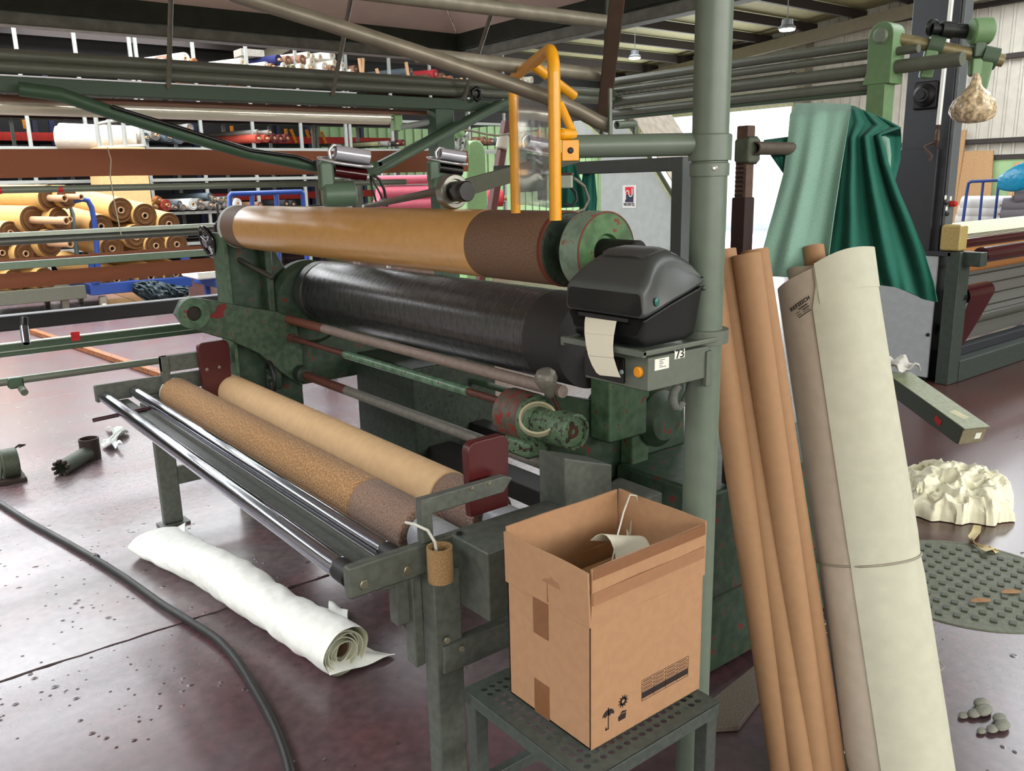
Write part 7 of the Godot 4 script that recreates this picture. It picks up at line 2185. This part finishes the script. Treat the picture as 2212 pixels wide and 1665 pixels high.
	for key in lists:
		for e in lists[key]:
			var c := PZ(e[0], e[1], zf + 0.12)
			var r: float = e[2] / FOC * (c - EYE).dot(cf)
			var kk: String = key + e[3]
			var i: int = seen.get(kk, 0)
			seen[kk] = i + 1
			var text: String = "single %s fabric roll %s" % [e[3], where[key]]
			var g := ""
			if total[kk] > 1:
				text = "%s %s roll from the left %s" % [nth[i], e[3], where[key]]
				g = "%s fabric rolls %s" % [e[3], where[key]]
			fabric_roll(c, D, r, 1.45, mt[e[3]], mt[e[3] + "_end"], 0.04 if rg.randf() < 0.35 else 0.0, text, g)
	# cardboard tubes standing between the rolls
	var ti := 0
	for e in [[776, 126, 781, 164], [784, 126, 783, 164], [813, 148, 819, 166], [877, 134, 883, 170], [996, 168, 998, 184]]:
		var o := obj("upright_tube", mb().pipe(PZ(e[2], e[3], zf + 0.2), PZ(e[0], e[1], zf + 0.2), 0.038, 0.03, 14), M("core_pale", Color(0.72, 0.57, 0.42), 0.8, 0.0, "soft", 3.0))
		tag(o, ["left one of two paired cardboard tubes standing in the top roll pile", "right one of two paired cardboard tubes standing in the top roll pile", "short leaning cardboard tube standing right of the paired tubes", "taller cardboard tube standing in front of the grey striped roll", "stub of a cardboard tube standing at the right end of the top pile"][ti], "tube")
		ti += 1
	# tan board, white bale in a cage, carton up high
	var bo := PZ(275, 415, -15.6)
	var tanm := M("board_tan", Color(0.78, 0.62, 0.42), 0.7, 0.0, "soft", 1.0)
	var x0 := PZ(224, 420, -15.6).x; var x1 := PZ(326, 420, -15.6).x
	var bt := thing("tan_crate", "tall tan plywood crate standing between the yellow rolls and the rack", "crate", Vector3((x0 + x1) / 2, 0, -16.0))
	obj("body", mb().span(Vector3(x0, 0, -16.4), Vector3(x1, PZ(270, 318, -15.6).y, -15.6), 0.01), tanm, bt)
	for y in [0.7, 1.35, 1.95]:
		obj("batten", mb().span(Vector3(x0 - 0.005, y - 0.006, -15.605), Vector3(x1 + 0.005, y + 0.006, -15.592), 0.002), M("batten_brown", Color(0.52, 0.40, 0.28), 0.8), bt)
	var bale := M("bale_white", Color(0.74, 0.71, 0.66), 0.9, 0.0, "soft", 1.5, "crumple", 0.8)
	var zc2 := -15.95
	var bi2 := 0
	for e in [[262, 303, 300, 0.19], [245, 294, 300, 0.15]]:
		var c := PZ(e[2] + bi2 * 6, e[1] - bi2 * 2, zc2)
		fabric_roll(c, Vector3(-0.9, 0.05, -0.43), e[3], 1.3, bale, bale, 0.0, ["crumpled off-white cloth bale in the cage above the tan crate, front one", "crumpled off-white cloth bale in the cage above the tan crate, upper one"][bi2])
		bi2 += 1
	var cg := thing("cage", "open grey tube cage holding crumpled white cloth above the tan crate", "cage", PZ(258, 320, -15.75))
	for e in [[206, 250, 215, 318], [234, 258, 241, 318], [266, 262, 271, 318], [303, 270, 312, 316]]:
		obj("bar", mb().tube(PZ(e[2], e[3], -15.75), PZ(e[0], e[1], -15.75), 0.035, 10), rk, cg)
	obj("bar", mb().tube(PZ(214, 319, -15.75), PZ(312, 315, -15.75), 0.035, 10), rk, cg)
	obj("bar", mb().tube(PZ(209, 268, -15.75), PZ(260, 258, -15.75), 0.03, 10), rk, cg)
	var o2 := obj("white_carton", mb().span(PZ(521, 120, -17.2), PZ(571, 108, -17.2) + Vector3(0, 0, -0.4), 0.01), M("carton_pale", Color(0.62, 0.60, 0.56), 0.8))
	o2.position = o2.position
	tag(o2, "flat pale carton on the upper rail above the top roll pile", "box")
	# ---- trolleys with yellow rolls
	var yc := M("cloth_yellow", Color(0.74, 0.58, 0.33), 0.8, 0.0, "soft", 1.0)
	var ye := M("end_yellow", Color(0.38, 0.24, 0.08), 0.9, 0.0, "blotch", 2.0)
	var z := -12.5
	var d1 := Vector3(-0.17, 0.10, -0.97).normalized()
	var d2 := Vector3(-0.45, 0.02, -0.89).normalized()
	var Y := [
		[109, 428, 29, d2, 0.27, "top yellow roll of the left trolley, with a pale core sticking out"],
		[146, 425, 24, d2, 0.26, "yellow roll half hidden behind the top left roll, its core higher"],
		[262, 454, 26.5, d1, 0.0, "topmost yellow roll on the blue trolley, its end facing right"],
		[314, 466, 26.5, d1, 0.0, "upper yellow roll with a dark ringed end, right of the topmost one"],
		[366, 484, 25, d1, 0.0, "upper right corner yellow roll on the blue trolley, beside the handwheel"],
		[72, 475, 30, d2, 0.62, "yellow roll on the left trolley with the longest core sticking out"],
		[129, 473, 24, d2, 0.2, "shaded yellow roll behind the blue hoop with a short core out"],
		[219, 489, 26, d1, 0.0, "yellow roll behind the blue hoop bar of the blue trolley"],
		[24, 503, 25, d2, 0.0, "yellow roll at the left edge, below the longest core"],
		[295, 512, 27, d1, 0.0, "middle yellow roll on the blue trolley with dark open core, behind the twin bars"],
		[338, 531, 25, d1, 0.0, "yellow roll on the blue trolley just above the pale green rail, second from right"],
		[383, 528, 24, d1, 0.0, "yellow roll on the blue trolley just above the pale green rail, rightmost"],
		[243, 537, 25, d1, 0.0, "yellow roll on the blue trolley just above the pale green rail, leftmost"],
		[109, 525, 30, d2, 0.38, "yellow roll on the left trolley between the bars, with its core out"],
		[57, 548, 27, d2, 0.0, "yellow roll on the left trolley just above the rail, second from left"],
		[6, 546, 26, d2, 0.0, "yellow roll on the left trolley cut by the picture's left edge, above the rail"],
		[253, 604, 26, d1, 0.0, "bottom yellow roll on the blue trolley below the brown cloth, left one"],
		[327, 598, 27, d1, 0.0, "bottom yellow roll on the blue trolley below the brown cloth, middle one"],
		[381, 592, 25, d1, 0.0, "bottom yellow roll on the blue trolley below the brown cloth, right one"],
		[33, 606, 26, d2, 0.0, "bottom yellow roll on the left trolley below the brown cloth, left one"],
		[98, 604, 26, d2, 0.0, "bottom yellow roll on the left trolley below the brown cloth, right one"]]
	for e in Y:
		var c := PZ(e[0], e[1], z)
		var r: float = e[2] / FOC * (c - EYE).dot(cf)
		fabric_roll(c, e[3], r, 1.7, yc, ye, e[4], e[5], "", 0.26)
	var bl := M("trolley_blue", Color(0.13, 0.25, 0.52), 0.45, 0.1, "soft", 2.0)
	var wheelm := M("castor_pale", Color(0.55, 0.52, 0.46), 0.6, 0.1, "blotch", 3.0)
	var castor := func(p: Vector3, t: Node3D, m: Material) -> void:
		var g := obj("castor", mb().tube(Vector3(p.x - 0.03, 0.075, p.z), Vector3(p.x + 0.03, 0.075, p.z), 0.074, 20, 0.01), m, t)
		obj("fork", mb().span(Vector3(p.x - 0.045, 0.10, p.z - 0.05), Vector3(p.x + 0.045, 0.22, p.z + 0.05), 0.01), wheelm, g)
	# left wooden trolley
	var ty := PZ(100, 640, z).y
	var lt := thing("wooden_trolley", "weathered wooden platform trolley under the left yellow rolls", "trolley", Vector3(1.2, 0, -13.2))
	var wood := M("trolley_wood", Color(0.42, 0.42, 0.36), 0.85, 0.0, "grain", 1.5)
	var xl := PZ(186, 640, z).x
	for k in 6:
		obj("plank", mb().span(Vector3(-0.8, 0.26, z - 1.6 + k * 0.27), Vector3(xl, 0.32, z - 1.36 + k * 0.27), 0.008), wood, lt)
	obj("front_board", mb().span(Vector3(-0.8, 0.22, z + 0.0), Vector3(xl, 0.40, z + 0.05), 0.008), wood, lt)
	for p in [Vector3(xl - 0.25, 0, z - 0.1), Vector3(-0.6, 0, z - 0.1), Vector3(xl - 0.25, 0, z - 1.4), Vector3(-0.6, 0, z - 1.4)]: castor.call(p, lt, wheelm)
	# blue trolley
	var bt2 := thing("blue_trolley", "blue steel trolley carrying the right stack of yellow rolls", "trolley", Vector3(3.2, 0, -13.2))
	var bx0 := PZ(192, 620, z).x; var bx1 := PZ(412, 600, z).x
	obj("frame", mb().span(Vector3(bx0, 0.25, z - 1.6), Vector3(bx1, 0.40, z + 0.06), 0.01), bl, bt2)
	for e in [[bx0 + 0.08, z + 0.03], [bx1 - 0.06, z + 0.03]]:
		obj("stake", mb().span(Vector3(e[0] - 0.05, 0.4, e[1] - 0.04), Vector3(e[0] + 0.05, 0.78, e[1] + 0.04), 0.008), bl, bt2)
	obj("hoop", mb().sweep([PZ(160, 434, z + 0.1), PZ(178, 430, z + 0.1), PZ(190, 433, z + 0.1), PZ(198, 448, z + 0.1), PZ(203, 475, z + 0.1), PZ(208, 520, z + 0.1), PZ(214, 600, z + 0.1)], 0.035, 12), bl, bt2)
	obj("hoop", mb().sweep([PZ(142, 448, z - 0.3), PZ(152, 446, z - 0.3), PZ(157, 462, z - 0.3), PZ(160, 500, z - 0.3), PZ(168, 560, z - 0.3)], 0.03, 10), M("hoop_grey_blue", Color(0.40, 0.48, 0.50), 0.45, 0.2, "soft", 2.0), bt2)
	for p in [Vector3(bx0 + 0.15, 0, z), Vector3(bx1 - 0.1, 0, z), Vector3(bx0 + 0.15, 0, z - 1.4), Vector3(bx1 - 0.1, 0, z - 1.4)]: castor.call(p, bt2, M("castor_cream", Color(0.70, 0.68, 0.58), 0.6))
	# dark plastic bundle hanging on it
	var rows := []
	var fn := FastNoiseLite.new(); fn.seed = 15; fn.frequency = 3.0
	for i in 14:
		var row := []
		for k in 24:
			var f := i / 13.0; var g := k / 23.0
			row.append(PZ(lerpf(286, 408, g), lerpf(612 - 6 * sin(g * 5.0), 630 + 26 * sin(PI * g) + 8 * g, f), z + 0.16 + 0.16 * sin(PI * f) + 0.16 * fn.get_noise_2d(f * 2.2, g * 4.5)))
		rows.append(row)
	o2 = obj("plastic_bundle", mb().sheet(rows, 0.003), M("plastic_teal", Color(0.20, 0.26, 0.28), 0.35, 0.0, "soft", 2.0, "crumple", 1.0))
	tag(o2, "dark blue-grey plastic bundle hanging on the blue trolley's front edge", "plastic sheet")
	# second blue trolley, its hoop above the yellow roller
	var z2 := -11.0
	var b3 := thing("blue_hoop_trolley", "empty blue trolley with a barred end hoop behind the yellow roller", "trolley", PZ(580, 600, z2))
	var hoop := []
	for e in [[500, 640], [497, 500], [496, 424], [500, 419], [650, 414], [654, 418], [660, 500], [668, 640]]: hoop.append(PZ(e[0], e[1], z2))
	obj("hoop", mb().sweep(hoop, 0.034, 12), bl, b3)
	for e in [[544, 417], [597, 416]]: obj("hoop_bar", mb().tube(PZ(e[0] + 8, 640, z2), PZ(e[0], e[1], z2), 0.03, 10), bl, b3)
	var pl := PZ(505, 606, z2 + 0.2)
	obj("platform", mb().span(Vector3(PZ(418, 600, z2).x, 0.45, z2 - 0.02), Vector3(PZ(668, 600, z2).x, 0.56, z2 + 0.9), 0.01), bl, b3)
	for p in [Vector3(PZ(440, 600, z2).x, 0, z2 + 0.1), Vector3(PZ(650, 600, z2).x, 0, z2 + 0.1), Vector3(PZ(440, 600, z2).x, 0, z2 + 0.8), Vector3(PZ(650, 600, z2).x, 0, z2 + 0.8)]:
		castor.call(p, b3, wheelm)
		obj("strut", mb().span(Vector3(p.x - 0.03, 0.2, p.z - 0.03), Vector3(p.x + 0.03, 0.46, p.z + 0.03), 0.004), bl, b3)
	o2 = obj("white_stack", mb().span(PZ(420, 596, z2 + 0.7) * Vector3(1, 0, 1) + Vector3(0, 0.563, -0.5), PZ(560, 596, z2 + 0.7) * Vector3(1, 0, 1) + Vector3(0, 0.66, 0.1), 0.02), M("cloth_white_stack", Color(0.84, 0.84, 0.80), 0.9, 0.0, "soft", 2.0))
	tag(o2, "flat white cloth stack on the empty blue trolley platform", "cloth")
	# pink rolls lying crosswise, one red roll
	var pink := M("cloth_pink", Color(0.78, 0.38, 0.45), 0.8, 0.0, "soft", 1.0)
	var pinke := M("end_pink", Color(0.48, 0.16, 0.22), 0.9, 0.0, "soft", 2.0)
	var pn := 0
	for e in [[934, 387, 9], [936, 414, 14], [930, 440, 14]]:
		var c := PZ(e[0], e[1], -10.4)
		var r: float = e[2] / FOC * (c - EYE).dot(cf)
		fabric_roll(c, Vector3(-1, 0.0, -0.08).normalized(), r, 0.86, pink, pinke, 0.0, ["thinner pink fabric roll on top of the pink stack behind the bobbin heads", "middle pink fabric roll of the stack behind the bobbin heads", "bottom pink fabric roll of the stack behind the bobbin heads"][pn])
		pn += 1
	var cst := thing("pink_roll_stand", "low steel stand with white rails under the pink rolls", "stand", PZ(880, 480, -10.6))
	for e in [[830, 427, 936, 424], [830, 400, 936, 398], [840, 455, 940, 452]]: obj("rail", mb().tube(PZ(e[0], e[1], -10.65), PZ(e[2], e[3], -10.65), 0.02, 8), rk, cst)
	for px in [832, 938]:
		var q := PZ(px, 440, -10.65)
		obj("post", mb().span(Vector3(q.x - 0.025, 0, q.z - 0.025), Vector3(q.x + 0.025, 1.85, q.z + 0.025), 0.003), rk, cst)
	fabric_roll(PZ(1088, 428, -10.2), Vector3(-0.8, 0, -0.6), 0.115, 1.2, mt["red"], mt["maroon_end"], 0.05, "dark red fabric roll on its own, behind the yellow guard's far leg")
	# ---- right back corner: planks, trolley of white rolls, bags
	var pk := M("plank_wood", Color(0.74, 0.58, 0.40), 0.75, 0.0, "grain", 0.8)
	var wx := 21.83
	for k in 17:
		var a: Array
		if k < 3: a = [2066 + k * 7.5, 282 - k * 0.5, 2044 + k * 4, 480]
		elif k < 15: a = [2070 + (k - 3) * 6.3, 327 - (k - 3) * 0.15, 2052 + (k - 3) * 7.2, 480]
		else: a = [2194 + (k - 15) * 9, 351, 2178 + (k - 15) * 10, 430]
		var top := PX(a[0] + 3, a[1], wx - 0.02)
		var bot := PX(a[2] + 3, a[3], wx - 0.35)
		bot = bot + (bot - top) * ((bot.y - 0.02) / (top.y - bot.y))
		var o := obj("plank", mb().beam(bot, top, 0.045 + 0.004 * (k % 3), 0.09, Vector3(0, 0, 1), 0.003), pk)
		tag(o, "%s wooden plank from the left leaning on the green wall, far right" % nth[k], "plank", "planks leaning on the green wall")
	var tz := -4.6
	var tw := thing("wire_trolley", "blue wire trolley loaded with white rolls, far right by the planks", "trolley", PX(2160, 500, 10.5))
	var tx := 10.4
	var hp := []
	for e in [[2080, 478], [2088, 420], [2092, 396], [2098, 392], [2164, 389]]: hp.append(PX(e[0], e[1], tx))
	obj("hoop", mb().sweep(hp, 0.018, 8), bl, tw)
	for e in [[2124, 391, 2115, 482], [2158, 389, 2148, 478]]: obj("wire", mb().tube(PX(e[2], e[3], tx), PX(e[0], e[1], tx), 0.015, 8), bl, tw)
	var base := PX(2120, 486, tx)
	obj("deck", mb().span(Vector3(tx - 0.1, base.y - 0.06, PX(2066, 486, tx).z), Vector3(tx + 1.2, base.y, PX(2240, 480, tx).z), 0.01), M("deck_rust", Color(0.45, 0.22, 0.15), 0.7), tw)
	for e in [[0.0, 2075], [1.0, 2075], [0.0, 2225], [1.0, 2225]]:
		var q := PX(e[1], 486, tx)
		obj("leg", mb().span(Vector3(tx + e[0], 0, q.z - 0.03), Vector3(tx + e[0] + 0.05, base.y - 0.05, q.z + 0.03), 0.004), bl, tw)
	var wh := M("cloth_white_roll", Color(0.90, 0.90, 0.88), 0.85, 0.0, "soft", 1.0)
	var wl := ["top white roll stacked on the blue wire trolley", "middle white roll stacked on the blue wire trolley", "bottom white roll stacked on the blue wire trolley"]
	for k in 3:
		var c := PX([2078, 2072, 2067][k], [440, 457, 475][k], tx + 0.15)
		fabric_roll(c, Vector3(0.05, 0, 1).normalized(), 0.085, 0.95, wh, wh, 0.0, wl[k], "", 0.2)
	var gy2 := M("cloth_ash", Color(0.42, 0.41, 0.44), 0.9, 0.0, "soft", 2.0)
	for k in 3:
		var c := PX([2164, 2160, 2190][k], [443, 462, 424][k], tx - 0.1)
		fabric_roll(c, Vector3(0.35, 0.1 if k == 2 else 0.02, 1).normalized(), 0.075, 0.8, gy2, gy2, 0.02, ["upper grey cloth roll beside the white rolls, far right", "lower grey cloth roll beside the white rolls, far right", "grey cloth roll under the cyan bag, far right"][k], "", 0.15)
	rows = []
	var ctr := PX(2205, 392, tx - 0.2)
	var rings := []
	for i in 9:
		var f := i / 8.0
		var ring := []
		for k in 24:
			var an := TAU * k / 24
			var rr := sin(PI * clampf(0.1 + 0.9 * f, 0, 1)) * 0.6 + 0.25
			ring.append(ctr + Vector3(0.10 * cos(an) * rr, 0.17 * sin(an) * rr * (1.0 + 0.1 * sin(an * 3.0 + f * 4.0)) + f * 0.12, -0.22 + f * 0.55))
		rings.append(ring)
	o2 = obj("cyan_bag", mb().loft(rings), M("bag_cyan", Color(0.08, 0.55, 0.72), 0.3, 0.0, "soft", 2.0, "crumple", 0.8))
	tag(o2, "bright cyan plastic bag lying on the grey rolls at the right edge", "bag")
	# ---- high-bay lamps
	for e in [[1700, 66, 12.0, "round high-bay lamp with white glow, upper right under the roof"], [1371, 127, 13.6, "smaller more distant high-bay lamp left of the steel post, under the roof"]]:
		var c := PX(e[0], e[1], e[2])
		var lt2 := thing("high_bay_lamp", e[3], "lamp", c)
		obj("housing", mb().lathe(c + Vector3(0, 0.02, 0), Vector3.UP, [Vector2(0, 0.13), Vector2(0.03, 0.13), Vector2(0.06, 0.09), Vector2(0.14, 0.08), Vector2(0.14, 0)], 24), M("lamp_grey", Color(0.35, 0.36, 0.36), 0.5, 0.3), lt2)
		obj("hanger", mb().tube(c + Vector3(0, 0.15, 0), Vector3(c.x, roof_y(c.z) - 0.1, c.z), 0.008, 8), mats["lamp_grey"], lt2)
		var gm := StandardMaterial3D.new()
		gm.resource_name = "lamp_glow"
		gm.albedo_color = Color(0.95, 0.97, 0.97)
		gm.emission_enabled = true
		gm.emission = Color(0.93, 1.0, 0.98)
		gm.emission_energy_multiplier = 8.0
		obj("lamp_glass", mb().lathe(c, Vector3.UP, [Vector2(0, 0), Vector2(0, 0.11), Vector2(0.02, 0.12), Vector2(0.02, 0)], 24), gm, lt2)
		var l := OmniLight3D.new()
		l.name = "lamp_light"
		l.light_energy = 3.0
		l.light_color = Color(0.95, 1.0, 0.98)
		l.light_size = 0.1
		l.omni_range = 30.0
		l.omni_attenuation = 2.0
		l.shadow_enabled = true
		lt2.add_child(l)
		l.position = Vector3(0, -0.12, 0)
